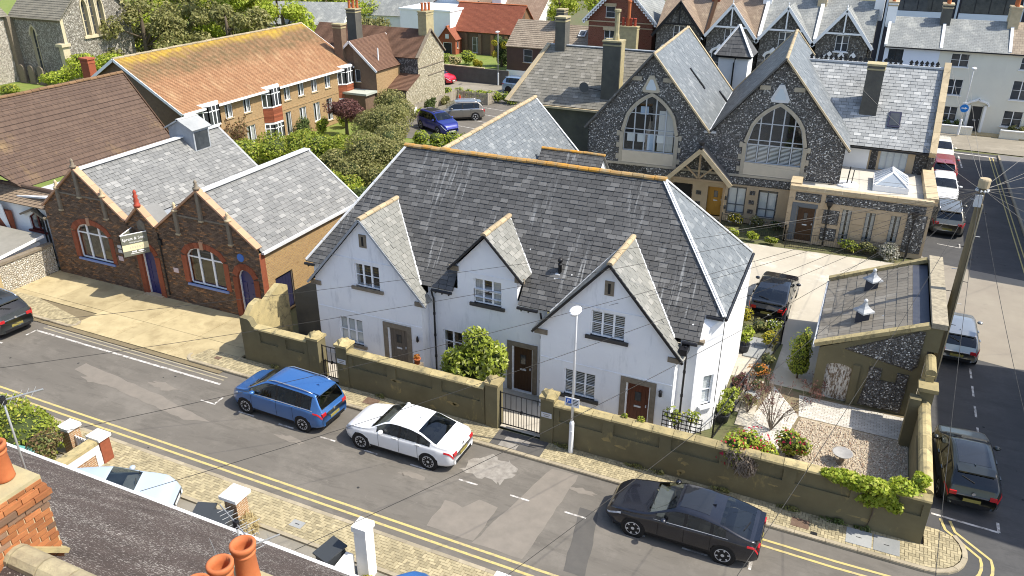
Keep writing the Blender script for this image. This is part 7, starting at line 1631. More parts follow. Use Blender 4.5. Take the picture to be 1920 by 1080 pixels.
def rblobs(n, R_, zc, rz, r, seed, sq=.75):
    g = random.Random(seed); out = []
    for _ in range(n):
        a = g.uniform(0,2*math.pi); d = R_*math.sqrt(g.random()); q = r*g.uniform(.7,1.25); out.append((d*math.cos(a), d*math.sin(a), zc+g.uniform(-rz,rz), q, q, q*sq))
    return out
# front garden of the cottages
shrub('rounded glossy laurel bush behind the wall by the middle cottage', (-12.2,23.6,.08), [(0,0,1.7,1.25,.8,1.3),(-.85,-.1,1.5,.75,.6,1.0),(.75,0,2.1,.75,.6,1.0),(.1,0,2.7,.95,.6,.75),(-.3,.1,.8,1.2,.7,.7)], 5200, .2, lf_laurel, aspect=2.2, droop=.2)
T = thing('trellis', 'black square trellis panel behind the wall end of the right cottage', 'trellis', (-4.75,23.3,.1))
for k in range(9): obj('lath', MB().bar((k*.17,0,.6),(k*.17,0,1.95), .035, .02), iron, T)
for k in range(8): obj('lath', MB().bar((-.02,.01,.68+k*.17),(1.4,.01,.68+k*.17), .035, .02), iron, T)
shrub('climber growing through the black trellis', (-4.1,23.5,.1), [(-.3,.1,1.6,.4,.25,.4),(.35,.1,1.75,.35,.25,.35)], 260, .13, lf_hedge, 'climber', 'climbing_plant', inner=False)
for k, (x, y, h, m, lab) in enumerate(((-3.0,27.2,.95,lf_laurel,'leafy yellow-green potted shrub against the cottage side wall'),(-3.1,26.4,.85,lf_laurel,'nearest potted shrub by the cottage canted corner'),(-2.95,28.6,.8,lf_purple,'red-leaved potted plant under the side window'),(-3.3,32.2,1.0,lf_bright,'green bush at the rear corner of the cottage'))):
    T = shrub(lab, (x,y,.05), [(0,0,h*.75,.36,.36,h*.38),(.12,.1,h*.95,.25,.25,.25)], 420, .13, m, 'pot plant', 'potted_shrub', group='plants along the cottage side')
    obj('pot', MB().lathe([(.16,0),(.22,.05),(.27,.36),(.29,.4),(.25,.4),(.2,.3)], seg=14), mat('dark_pot', (0.03,0.032,0.04), rough=.5), T, smooth=True)
T = thing('flower_pot', 'small terracotta pot on the wall by the left cottage door', 'flower pot', (-14.9,23.6,.08)); obj('pot', MB().lathe([(.1,1.1),(.13,1.3),(.15,1.31),(.15,1.36),(.12,1.36),(.1,1.25)], seg=14), terracotta, T, smooth=True); obj('stand', MB().box(-.18,-.18,0,.18,.18,1.1), stone_trim, T); foliage('foliage', T, [(0,0,1.45,.14,.14,.13)], 90, .1, fl_orange)
# side garden: slabs, beds, railing
G_ = bpy.data.objects['side_garden']
for i in range(2):
    for j in range(7):
        x0, y0_ = -3.25 + i*.62, 26.4 + j*.9
        if (i + j) % 5: obj('paving_slab', MB().box(x0+.01,y0_+.01,.0,x0+.6,y0_+.88,.075+rnd.uniform(0,.006)), flag_grey if j > 4 or (i+j) % 3 == 0 else court_m, G_)
C2 = bpy.data.objects['courtyard']
for i in range(3):
    for j in range(2): obj('paving_slab', MB().box(-4.4+i*.75+.01,32.2+j*.75+.01,.0,-4.4+i*.75+.74,32.2+j*.75+.74,.07+rnd.uniform(0,.006)), flag_grey, C2)
sheet('planted_bed', [(-4.6,33.8),(-1.9,33.8),(-1.9,35.4),(-4.6,35.4)], .05, soil); sheet('planted_strip', [(-2.5,26),(-1.95,26),(-1.75,33.6),(-2.3,33.6)], .045, soil)
for k, (x, y, z, r, m, n_, lab, ex) in enumerate(((-3.95,34.7,.6,.55,lf_yellow,500,'rounded golden yellow shrub at the courtyard bed',None),(-4.3,33.6,.22,.3,lf_bright,160,'low green cushion plant beside the paving',None),(-3.75,33.5,.2,.38,fl_purple,260,'purple flowering mound in the courtyard bed',None),(-3.0,34.4,.35,.5,lf_olive,300,'mixed green border plant below the parked black saloon',None),(-2.4,34.6,.4,.45,lf_hedge,260,'pale flowering border shrub at the railing corner',('white_bloom',40,.1,fl_white)),(-2.35,33.0,.5,.42,lf_yellow,320,'upright yellow-green shrub inside the railing bend',None),(-2.2,31.4,.35,.4,lf_olive,240,'green border clump halfway along the railing',None),(-2.3,30.3,.4,.45,fl_orange,300,'orange flowering clump beside the railing path',None),(-2.25,29.2,.3,.36,lf_brown,200,'brown-leaved clump at the railing foot',None),(-2.4,27.9,.35,.4,lf_olive,220,'straggly green clump near the low end of the railing',None))):
    shrub(lab, (x,y,.04), [(0,0,z,r,r,z*.85),(r*.5,.1,z*.8,r*.6,r*.6,z*.6)], n_, .11, m, 'plant', 'border_plant', stems=2, group='side garden border plants', extra=[ex] if ex else None)
def railing(label, pts, h, step=.11, name='railing', spear=False):
    T = thing(name, label, 'railing', (pts[0][0], pts[0][1], .05)); o = Vector((*pts[0],0))
    for p, q in zip(pts[:-1], pts[1:]):
        p, q = Vector((*p,0))-o, Vector((*q,0))-o; D = (q-p).length; n = max(2, int(D/step))
        for z in (.1, h): obj('rail', MB().bar(p+Vector((0,0,z)), q+Vector((0,0,z)), .035, .025), iron, T)
        for i in range(n+1): obj('baluster', MB().bar(p.lerp(q,i/n)+Vector((0,0,.05)), p.lerp(q,i/n)+Vector((0,0,h+(.05 if spear else 0))), .014), iron, T)
        for e in (p, q): obj('post', MB().bar(e, e+Vector((0,0,h+.12)), .05), iron, T)
    return T
railing('black garden railing around the cottage side garden', [(-3.2,25.0),(-1.85,33.5),(-1.95,35.7),(-4.2,36.0)], 1.0, .13)
railing('black railing in front of the stone extension', [(-3.2,45.4),(3.1,46.0)], .95, .12); railing('black railing along the chapel path', [(-7.2,46.9),(-3.4,46.3),(-3.2,48.3)], .95, .12)
# block-paved drive, gravel bed and bird bath
DR = sheet('block_drive', [(-3.1,22.7),(-1.2,22.7),(-.35,27.95),(2.35,27.9),(3.45,27.9),(3.45,29.7),(-.3,29.7),(-1.75,30)], .05, bedding)
for poly in ([(-2.9,22.8),(-1.35,22.8),(-.45,28.0),(-1.6,29.8)], [(-.45,28.0),(3.4,27.95),(3.4,29.55),(-.6,29.55)]):
    lay(DR, 'paver', (0,0,.05), (1,.0,0), (0,1,0), [(cx,cy,w,h,0) for (cx,cy,w,h,_) in course_rects(min(p[0] for p in poly), max(p[0] for p in poly), min(p[1] for p in poly), max(p[1] for p in poly), .21, .105, gap=.01)], poly, paver_pale, .012, 'brick', 140, stuffname='paver_field')
gv = sheet('gravel_bed', [(-1.2,22.7),(3.45,22.7),(3.45,27.9),(-.35,27.95)], .055, mat('gravel_base', (0.45,0.38,0.28), (0.3,0.25,0.18), 14, coord='pos', bump=.8, bscale=40))
k = 6500; P_ = np.stack([nrs.uniform(-1.0,3.4,k), nrs.uniform(22.75,27.85,k), .06+nrs.rand(k)*.02], 1); P_ = P_[(P_[:,0] > -1.1+(P_[:,1]-22.7)*.14)]; k = len(P_)
s_ = (.018+.03*nrs.rand(k))[:,None]; a_ = nrs.rand(k)*6.28; tx = np.stack([np.cos(a_), np.sin(a_), nrs.normal(size=k)*.25], 1); ty = np.stack([-np.sin(a_), np.cos(a_), nrs.normal(size=k)*.25], 1); up_ = np.array([0,0,1.0])
q_ = np.stack([P_+tx*s_, P_+ty*s_*.8, P_+up_*s_*.8, P_+ty*s_*.8, P_-tx*s_, P_+up_*s_*.8, P_-tx*s_, P_-ty*s_*.8, P_+up_*s_*.8, P_-ty*s_*.8, P_+tx*s_, P_+up_*s_*.8], 1).reshape(-1,3)
peb = link('gravel_stones', npmesh('gravel_stones', q_, 3, mat('pale_gravel', (0.62,0.54,0.43), (0.48,0.4,0.3), 3, var=.35, coord='pos', alt=(0.3,0.2,0.13), altp=.25, bump=0)), gv); peb['kind'] = 'stuff'
T = thing('bird_bath', 'shallow grey dish bird bath on the gravel bed', 'bird bath', (1.25,25.6,.06)); obj('dish', MB().lathe([(.1,.34),(.26,.37),(.34,.45),(.35,.47),(.32,.46),(.2,.41),(0,.39)], seg=20), mat('grey_bath_stone', (0.34,0.33,0.31), (0.26,0.25,0.24), 6), T, smooth=True); obj('pedestal', MB().lathe([(.18,0),(.1,.06),(.08,.3),(.14,.35)], seg=12), stone_trim, T, smooth=True)
# bushes by the front wall
shrub('crimson-flowered azalea spilling over the front wall coping', (-1.75,23.0,.05), [(0,0,1.6,.75,.5,.8),(-.4,-.4,1.6,.55,.42,.65),(.55,0,1.4,.55,.45,.65)], 2200, .12, lf_bright, extra=[('blossom',260,.12,fl_red)])
T = thing('dead_growth', 'dry grey stems hanging over the wall below the azalea', 'plant', (-1.9,22.35,0)); foliage('dry_stems', T, [(0,-.06,1.5,.7,.14,.45),(.3,-.08,1.25,.4,.12,.35)], 520, .3, mat_leaf('dead_stem', (0.3,0.24,0.19), (0.42,0.36,0.3)), aspect=9, droop=1.4); obj('stem', MB().tube([(0,.3,1.2),(0,.1,1.9),(.1,-.1,1.6)], .015, 5), twig, T)
shrub('green shrub with red flower spikes on the gravel edge', (-.5,25.2,.05), [(0,0,.65,.6,.5,.6),(.4,.1,.5,.4,.4,.4)], 750, .13, lf_hedge, extra=[('blossom',80,.11,fl_red)])
def twiggy(label, loc, h, spread, n, m, lm, nleaf, seed, size=.08):
    T = thing('bare_shrub', label, 'shrub', loc); g = random.Random(seed); ends = []
    for i in range(n):
        a = g.uniform(0,6.28); r = spread*g.uniform(.4,1); z = h*g.uniform(.6,1); p = Vector((math.cos(a)*r*.35, math.sin(a)*r*.35, z*.5)); q = Vector((math.cos(a)*r, math.sin(a)*r, z))
        mb = MB().tube([(0,0,0), p, q], [.02,.013,.005], 5)
        for j in range(4): e = p.lerp(q, g.random()) + Vector((g.uniform(-.4,.4),g.uniform(-.4,.4),g.uniform(0,.4)))*spread*.6; mb.tube([p.lerp(q, g.random()*.6), e], [.008,.003], 4); ends.append((*e,.16,.16,.14))
        ends.append((*q,.18,.18,.16)); obj('branch', mb, m, T)
    foliage('foliage', T, ends, nleaf, size, lm, shell=.1)
twiggy('spreading purple-leaved shrub with bare branches in the drive bed', (-1.3,26.6,.05), 2.1, 1.35, 18, twig, lf_purple, 900, 3, .06); twiggy('low purple twiggy shrub beside the railing end', (-2.3,27.4,.05), 1.5, .8, 7, twig, lf_purple, 320, 5); twiggy('bare reddish shrub at the garage corner', (-.1,30.2-.6,.05), .8, .8, 9, twig, lf_purple, 140, 8)
shrub('upright yellow-green conifer beside the garage', (-.85,30.9,.05), [(0,0,.55,.62,.55,.55),(0,0,1.1,.58,.52,.75),(0,.05,1.65,.42,.4,.6),(.05,0,2.0,.24,.24,.4)], 3200, .09, lf_hedge)
# ivy over the corner of the wall
T = thing('ivy', 'bright green ivy draped over the wall corner by the dark hatchback', 'ivy', (2.2,22.5,0))
foliage('foliage', T, [(-.9,-.1,1.85,.75,.35,.2),(0,-.12,1.85,.9,.4,.28),(.75,-.05,1.9,.6,.45,.25),(.3,-.22,1.5,.6,.14,.4),(.6,-.22,1.25,.4,.12,.3),(-.5,-.2,1.65,.6,.14,.25),(1.2,.5,1.95,.3,.6,.25),(1.25,.2,2.2,.25,.3,.2),(.0,-.24,1.3,.5,.1,.3),(-1.3,-.15,1.8,.5,.25,.18)], 5200, .12, lf_bright, aspect=1.3, shell=.3); obj('stem', MB().tube([(0,-.2,.1),(.1,-.2,.8),(.05,-.22,1.5),(.2,-.1,1.9)], .025, 6), bark, T)
for k, (x, w_) in enumerate(((1.2,.6),(2.1,.35),(-15.9,.3),(-21.2,.3),(-8.1,.4),(-5.4,.5),(-4.5,.3),(-2.4,.5),(-.2,.5))): shrub('weed tuft at the wall foot %s' % ('below the ivy, wider one','below the ivy, narrow one','behind the blue people carrier','at the left scrolled end','beside the lamp post base','left of the black fastback','above the black fastback bonnet','above the black fastback roof','behind the black fastback tail')[k], (x,22.25,.1), [(0,0,.06,w_,.08,.1),(w_*.4,0,.1,w_*.4,.07,.12)], int(160*w_*2), .08, lf_dark if k in (0,1) else lf_olive, 'weeds', 'weed_tuft', inner=False, stems=1, group='weeds along the front wall')
for x, lab in ((-5.9,'left small green weed growing on the wall coping'),(-5.3,'right small green weed growing on the wall coping')): shrub(lab, (x,22.55,1.8), [(0,0,.12,.16,.1,.16)], 60, .1, lf_hedge, 'weeds', 'coping_weed', inner=False, stems=1)
# gardens behind the halls
HG = 'garden shrubs behind the halls'
def hedge(label, pts, w, h, n, size, m, group=None, name='hedge'):
    T = thing(name, label, 'hedge', (*pts[0],0), 0, group); o = Vector((*pts[0],0)); bl = []
    for p, q in zip(pts[:-1], pts[1:]):
        p, q = Vector((*p,0))-o, Vector((*q,0))-o; k = max(2, int((q-p).length/(w*.75)))
        for i in range(k+1): e = p.lerp(q, i/k); bl.append((e.x+rnd.uniform(-.1,.1), e.y+rnd.uniform(-.1,.1), h*.5, w*.62, w*.62, h*.52))
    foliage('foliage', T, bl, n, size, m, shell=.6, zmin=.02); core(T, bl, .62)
hedge('tall clipped yellow-green hedge in front of the flats', [(-42.3,44.5),(-39.5,47.5),(-36.5,48.5),(-33.8,46.8)], 2.9, 2.5, 24000, .18, lf_hedge)
tree('large olive-green spreading shrub tree behind the hall roof', (-31.5,45.0,0), 4.2, [(0,0,2.4,2.2,2.0,1.8),(-1.8,-1.2,1.8,1.6,1.6,1.4),(1.6,.8,2.3,1.6,1.6,1.5),(0,-2.3,1.6,1.7,1.6,1.4),(.6,1.9,2.9,1.4,1.4,1.2),(1.7,-1.8,1.3,1.4,1.4,1.2)], 17000, .15, lf_olive, .16, 6, inner=True)
tree('olive shrub tree with grey branches beside the car park', (-34.6,51.5,0), 4.6, [(0,0,2.8,1.9,1.8,1.6),(-1.6,.6,2.4,1.4,1.4,1.3),(1.6,-.6,2.2,1.5,1.5,1.3),(.4,1.6,3.2,1.3,1.3,1.0)], 9500, .15, lf_olive, .15, 8, inner=True, bk=twig)
tree('dark purple-leaved plum tree in front of the flats', (-40.6,55.2,0), 3.6, [(0,0,2.5,1.7,1.5,.9),(-.9,.2,2.2,1.1,1.1,.8),(1.0,-.2,2.3,1.1,1.1,.8)], 4600, .17, lf_purple, .13, 7)
tree('green tree between the plum tree and the flint cottage', (-38.6,59.6,0), 3.8, [(0,0,2.1,1.7,1.6,1.5),(-1.1,.3,2.2,1.3,1.2,1.1),(1.2,-.5,1.8,1.4,1.3,1.2)], 7000, .15, lf_olive, .15, 6, inner=True)
hedge('bright low hedge along the near side of the car park', [(-33.5,55.6),(-28.6,56.6)], 1.5, 1.3, 2200, .18, lf_bright)
shrub('yellowing bush at the low end of the tall hedge', (-32.0,41.0,0), [(0,0,1.2,1.4,1.3,1.2),(1.2,.8,1.0,1.0,1.0,1.0),(-1.2,-.4,.9,1.0,1.0,.9)], 5200, .15, lf_hedge, group=HG)
shrub('bright leafy shrub between hall roof and hedge', (-30.2,39.2,0), [(0,0,1.3,1.1,1.1,1.2),(.8,.9,1.0,.9,.9,.9)], 3000, .17, lf_bright, group=HG); shrub('dark bush filling the gap behind the hall and cottages', (-26.8,37.2,0), [(0,0,1.4,1.6,1.4,1.3),(1.6,.6,1.2,1.3,1.2,1.1),(-1.2,1.5,1.3,1.2,1.2,1.2)], 5600, .16, lf_dark, group=HG)
twiggy('tall bronze-twigged shrub by the flats, left', (-43.9,46.2,0), 3.4, 1.1, 16, mat('red_brown_twig', (0.16,0.09,0.06), (0.11,0.06,0.04), 4), lf_brown, 900, 12, .14); twiggy('second bronze-twigged shrub below the flats windows', (-43.2,44.6,0), 3.2, .9, 14, MATS['red_brown_twig'], lf_brown, 700, 13, .14)
for k, (x, y, h, m, lab) in enumerate(((-43.2,52.6,2.0,lf_dark,'dark climber beside the flats middle door'),(-43.0,54.9,1.5,lf_bright,'small golden conifer beside the flats window'),(-42.6,57.6,1.7,lf_hedge,'rounded green bush under the flats right windows'),(-41.6,62.2,1.4,lf_dark,'low dark bush beside the porch of the flint cottage'),(-38.5,65.8,1.5,lf_dark,'dark green bush against the cream flint gable, left'),(-38.3,68.2,1.2,lf_olive,'rounded bush against the cream flint gable, right'),(-38.6,63.9,.9,lf_bright,'small bright bush at the fence end'))): shrub(lab, (x,y,0), [(0,0,h*.5,h*.42,h*.42,h*.5),(.2,.2,h*.75,h*.28,h*.28,h*.3)], 800, .17, m, group=HG)
hedge('long clipped hedge between the car park and the far road', [(-40.2,72.4),(-36.5,72.6),(-32.6,72.4)], 1.3, 1.25, 3200, .16, lf_bright)
# churchyard trees
for k, (x, y, h, m, lab, sd) in enumerate(((-84,83,11,lf_olive,'ivy-dark tree directly beside the church wall',1),(-79,84,12,lf_bright,'tall bright spring-green tree right of the church',2),(-83.5,97,12,lf_bright,'broad light green tree in the middle of the churchyard row',3),(-79,103,11,lf_olive,'olive tree at the right of the churchyard row',4),(-90,112,13,lf_hedge,'farther green tree behind the churchyard row',5),(-76.5,92,8.5,lf_hedge,'lower bushy tree by the utility pole above the flats',6),(-104,100,13,lf_olive,'olive tree rising behind the church roof',7),(-72,76,7.5,lf_olive,'low olive tree just behind the flats roof, left',8),(-68.5,82,8,lf_bright,'bright low tree just behind the flats roof, middle',9),(-73,100,10,lf_bright,'bright tree beside the first white house',10),(-90,90,12,lf_bright,'tall pale green tree behind the chancel gable',11),(-78.0,69.0,9.5,lf_olive,'dark ivy-clad tree against the chancel wall',12),(-89,76,6.5,lf_bright,'low bright tree at the chancel corner',14),(-95,86,12,lf_hedge,'deep green tree right behind the chancel',15),(-84,90,9,lf_hedge,'dense green tree filling the middle of the churchyard row',16),(-98,96,13,lf_bright,'far bright tree at the top left of the churchyard',17))):
    tree(lab, (x,y,0), h, rblobs(20, 4.6, h*.45, h*.36, 1.9, sd), 7500, .42, m, .3, 9, group='churchyard trees', shell=.25)
shrub('spreading bright yew-like bush below the church windows', (-76.2,59.5,0), [(0,0,2.2,2.8,2.2,1.1),(-3.0,-1.6,1.4,2.2,1.8,.9),(1.6,1.8,2.9,2.4,1.8,.9),(-1.5,.8,3.0,1.8,1.5,.8)], 5600, .26, lf_bright, 'bush', 'spreading_bush'); shrub('low grassy bush at the left edge under the church wall', (-85,53.5,0), [(0,0,.6,2.2,1.2,.7),(2.6,1,.5,1.5,1,.6)], 1400, .25, lf_hedge, 'bush', 'spreading_bush')
# trees and planting behind the far road
for k, (x, y, h, m, lab, sd) in enumerate(((-42,108,9,lf_bright,'light green street tree behind the red school, left one',21),(-37,109,9,lf_bright,'light green street tree behind the skylight cottage',22),(-33.5,108,9,lf_hedge,'light green street tree left of the red brick villa',23),(-63,92,5,lf_olive,'round garden tree in front of the wide white house',24),(-13,118,12,lf_olive,'tree crown showing above the flint terrace roofs, left',25),(-5,118,11.5,lf_olive,'tree crown showing above the flint terrace roofs, right',26),(-58,122,9,lf_olive,'tree crown behind the white houses, left',27),(-48,124,10,lf_hedge,'tree crown behind the red school ridge',28))):
    tree(lab, (x,y,0), h, rblobs(9, 2.6, h*.6, h*.22, 1.7, sd), 2600, .34, m, .25, 6, group='trees beyond the far road', shell=.3)
T = tree('dark topiary tree with golden puffs beside the red school', (-41.6,88.4,0), 4.4, [(0,.3,1.8,1.2,1.0,1.7),(-.4,0,3.4,.8,.7,.7),(.6,0,3.3,.7,.7,.6)], 3000, .16, lf_dark, .15, 5, inner=True); foliage('golden_foliage', T, [(-.5,-.7,3.3,.6,.4,.45),(.6,-.6,3.0,.5,.4,.5),(-.6,-.7,1.9,.45,.35,.5)], 700, .16, lf_yellow)
for k, (x, y, h, m, lab) in enumerate(((-48.6,86.5,1.6,lf_laurel,'round green bush beside the school porch'),(-45.8,87.5,1.9,lf_bright,'yellow-green shrub under the school window'),(-44.2,86.8,.9,lf_yellow,'low golden groundcover behind the roadside wall'),(-46.8,86.0,1.4,lf_dry,'pampas-like dry grass clump by the school porch'))): shrub(lab, (x,y,.5), [(0,0,h*.5,h*.6,h*.5,h*.5),(.5,.2,h*.45,h*.4,h*.4,h*.4)], 700, .2, m, group='school garden plants')
# chapel forecourt planting
for k, (x, y, z, r, m, lab, ex) in enumerate(((-6.6,48.0,.4,.55,lf_yellow,'golden and white window planting left of the chapel windows',('white_bloom',60,.12,fl_white)),(-5.3,48.2,.35,.5,lf_olive,'mixed potted planting between the chapel windows',('white_bloom',40,.12,fl_white)),(-4.2,48.2,.3,.4,lf_dark,'dark planting under the right chapel window',('white_bloom',40,.1,fl_white)),(-6.3,45.9,.25,.35,lf_bright,'leftmost low green clump outside the chapel railing',None),(-5.2,45.8,.3,.42,lf_bright,'middle low green clump outside the chapel railing',None),(-4.1,45.7,.25,.4,lf_hedge,'rightmost low green clump outside the chapel railing',None),(.1,46.35,.4,.6,lf_hedge,'green strip planting left behind the extension railing',None),(1.1,46.4,.4,.6,lf_olive,'green strip planting right behind the extension railing',None))): shrub(lab, (x,y,.05), [(0,0,z,r,r*.6,z),(r*.6,0,z*.8,r*.6,r*.5,z*.8)], 360, .13, m, 'plant', 'border_plant', stems=2, group='chapel forecourt plants', extra=[ex] if ex else None)
shrub('round silvery white shrub at the end of the extension railing', (2.2,46.2,.05), [(0,0,.5,.75,.6,.55)], 900, .12, lf_grey)
for k, x in enumerate((5.2,6.2,7.0,11.2,12.0,13.0)): shrub(('golden potted plant far left','dark leafy pot plant by the lamp','tall pot plant left of the hooded door','green shrub under the far right window','second shrub under the far right window','rightmost shrub at the terrace')[k] + ' of the far terrace', (x,79.2,.1), [(0,0,.6,.45,.4,.5)], 240, .17, (lf_yellow,lf_dark,lf_dark,lf_olive,lf_olive,lf_hedge)[k], 'pot plant', 'terrace_plant', stems=1, group='far terrace plants')
# near gardens
hedge('glossy green privet hedge at the left edge of the near garden', [(-29.5,13.6),(-26.6,13.8),(-25.2,14.0)], 2.2, 2.0, 15000, .13, lf_hedge)
shrub('bronze and yellow-green variegated bush by the near gate', (-23.95,13.6,0), [(0,0,.9,.55,.6,.75),(.15,.2,1.2,.45,.45,.45)], 1500, .11, lf_olive, extra=[('bronze_foliage',600,.11,lf_brown)])
T = shrub('dry yellow grass clump beside the near brick pier', (-15.5,14.1,.05), [(0,0,.35,.45,.35,.4),(.1,-.2,.3,.35,.35,.3)], 900, .4, lf_dry, 'grass clump', 'grass_clump', inner=False, aspect=14); shrub('small bronze weed patch at the white pillar foot', (-10.9,13.9,.05), [(0,0,.12,.28,.2,.14)], 200, .09, lf_yellow, 'weeds', 'weed_patch', inner=False)
# ---------------------------------------------------------------- lamp posts, pole, wires
galv = mat('white_painted_steel', (0.72,0.73,0.74), rough=.45, bump=0); grey_steel = mat('grey_galvanised', (0.42,0.44,0.45), rough=.5, bump=.05)
def lamp(label, loc, h, m, sign=None, wide=.09):
    T = thing('street_lamp', label, 'lamp post', loc, 0, 'street lamps')
    obj('base_column', MB().lathe([(wide,0),(wide,1.25),(wide*.85,1.3),(wide*.55,1.36)], seg=12), m, T, smooth=False)
    obj('shaft', MB().lathe([(wide*.52,1.34),(wide*.45,h-.2),(wide*.4,h)], seg=10), m, T, smooth=True); obj('lamp_head', MB().ball((0,-.12,h+.05), .2,.34,.1, 16, 8), mat('lamp_head_white', (0.82,0.82,0.82), rough=.4, bump=0), T, smooth=True); obj('lens', MB().ball((0,-.16,h-.0), .15,.26,.08, 12, 6), lead_white, T, smooth=True)
    obj('access_door', MB().box(-.05,-wide-.004,.35,.05,-wide+.02,.95), m, T)
    if sign == 'plate':
        obj('parking_plate', MB().box(-.27,-.09,2.0,.27,-.07,2.36), galv, T)
        bl_ = mat('sign_blue', (0.03,0.12,0.5), rough=.4, bump=0); obj('parking_symbol', MB().box(-.22,-.095,2.13,-.02,-.0905,2.32), bl_, T); text_mesh('lettering', 'P', .2, wlet, T, face_matrix((-.185,-.097,2.155),(1,0,0),(0,-1,0)), .001)
        for k in range(4): obj('lettering', MB().box(.03,-.094,2.27-k*.06,.23-.03*(k % 2),-.0905,2.295-k*.06), iron, T)
        for k in range(2): obj('lettering', MB().box(-.2,-.094,2.08-k*.045,.0,-.0905,2.1-k*.045), iron, T)
    if sign == 'arrow':
        T2 = mat('sign_blue', (0.03,0.12,0.5), rough=.4, bump=0); obj('sign_disc', MB().lathe([(.34,0),(.34,.02),(0,.02)], (0,-.1,2.3), 24, 'y'), mat('sign_cyan_blue', (0.02,0.2,0.6), rough=.35, bump=0), T); obj('sign_bracket', MB().box(-.2,-.12,2.66,.2,0,2.76), galv, T)
        obj('arrow', MB().prism([(-.22,-.13,2.27),(.05,-.13,2.27),(.05,-.13,2.2),(.24,-.13,2.31),(.05,-.13,2.42),(.05,-.13,2.35),(-.22,-.13,2.35)], (0,.008,0)), wlet, T)
    return T
lamp('white lamp post with parking plate in front of the boundary wall', (-7.69,22.14,.1), 5.75, galv, 'plate'); lamp('white lamp post with blue arrow sign before the far terrace', (7.12,78.0,.1), 5.6, galv, 'arrow', .1); lamp('grey lamp post on the far road beside the school wall', (-38.0,79.9,.1), 5.6, grey_steel, None, .1)
PT = (4.3,33.2,8.55)
wood = mat('weathered_pole_wood', (0.22,0.18,0.11), (0.13,0.11,0.07), 3, stretch=(8,8,.5), bump=.5, bscale=20)
UP = thing('utility_pole', 'tall weathered wooden utility pole with fan of wires at the garage', 'utility pole', (4.3,33.2,0)); obj('pole', MB().lathe([(.15,0),(.115,8.4),(.11,8.6),(0,8.62)], seg=14), wood, UP, smooth=True)
obj('pole_cap', MB().lathe([(.2,8.45),(.21,8.75),(.18,8.8),(0,8.8)], seg=12), stone_coping, UP); obj('connection_box', MB().box(-.2,-.26,7.75,.05,-.1,8.2), lead_white, UP); obj('cable_riser', MB().bar((.16,-.05,0),(.13,-.05,7.8), .07, .05), mat('pale_riser', (0.5,0.42,0.28), (0.4,0.33,0.22), 3), UP)
for k in range(13): obj('climbing_step', MB().tube([(.0,0,2.2+k*.48),((.34 if k % 2 else -.34),-.02,2.2+k*.48)], .014, 5), iron if k % 3 else lead_white, UP)
for k in range(10): a = k*.63; obj('insulator', MB().lathe([(.03,0),(.05,.05),(.02,.1)], (.2*math.cos(a),.2*math.sin(a),8.3), 8), lead_white, UP)
wire_m = mat('overhead_cable', (0.035,0.033,0.03), rough=.6, bump=0); wire_p = mat('pale_overhead_cable', (0.22,0.2,0.17), rough=.6, bump=0)
def wire(label, p, q, sag=.35, r=.011, m=None, n=18):
    p, q = Vector(p), Vector(q); T = obj('overhead_wire', MB().tube([(p.lerp(q, i/n) - Vector((0,0,4*sag*(i/n)*(1-i/n)))) for i in range(n+1)], r, 5), m or wire_m); tag(T, label, 'wire', 'overhead wires'); return T
near_t = [(-30,9.6,5.6,'to the house off the left of the near row'),(-24.5,9.8,5.6,'to the near roof left end'),(-18.5,9.8,5.5,'to the near roof above the ice blue car'),(-14,9.8,5.5,'to the near roof by the aerial'),(-9.5,9.8,5.5,'to the near roof by the white pillar'),(-5.5,9.8,5.6,'crossing the black fastback bonnet'),(-1.5,9.8,5.6,'passing over the wall beside the azalea'),(2.5,9.8,5.8,'passing over the gravel bed'),(5.4,9.6,5.8,'passing over the dark hatchback')]
for k, (x, y, z, lab) in enumerate(near_t): wire('overhead wire from the pole ' + lab, (PT[0]-.1, PT[1]-.1, 8.3+.02*k), (x,y,z), .55, .0075, wire_m)
far_t = [(-4.3,26.0,4.7,'to the right cottage corner',wire_m),(-7.2,24.2,5.2,'to the right cottage gable',wire_m),(-20.3,24.3,3.4,'to the left cottage gable',wire_p),(-3.2,46.8,3.3,'to the stone extension door side',wire_p),(3.6,46.7,3.4,'to the stone extension corner',wire_p),(-9,48.5,4.2,'to the chapel porch',wire_p),(4.0,57.4,8.9,'to the crested wing parapet',wire_p),(6.5,79.5,6.7,'to the far cream terrace',wire_p),(12,30,6.8,'to the right, lowest strand',wire_p),(13,38,7.0,'to the right, middle strand',wire_p),(13,46,7.2,'to the right, upper strand',wire_p),(12.5,54,7.2,'to the far right houses',wire_p),(11,26,6.6,'to the near right houses',wire_p),(12.2,28,9.6,'to the near right eaves, left strand',wire_p),(12.2,32,9.8,'to the near right eaves, right strand',wire_p),(12.2,50,7.4,'to the far right eaves, near strand',wire_p),(12.2,60,7.4,'to the far right eaves, far strand',wire_p),(-1.7,49,9.6,'to the chapel right gable',wire_p),(0,36,3.0,'to the garage eaves',wire_p)]
for k, (x, y, z, lab, m) in enumerate(far_t): wire('overhead wire from the pole ' + lab, (PT[0]+.08*math.cos(k), PT[1]+.08*math.sin(k), 8.35), (x,y,z), .3, .0075, m)
FP = thing('utility_pole', 'dark utility pole at the top beside the churchyard trees', 'utility pole', (-72.5,86,0)); obj('pole', MB().lathe([(.16,0),(.12,8.5),(0,8.52)], seg=10), oak_dark, FP); obj('crossarm', MB().box(-.9,-.06,7.6,.9,.06,7.75).box(-.5,-.2,6.9,.5,.2,7.3), iron, FP)

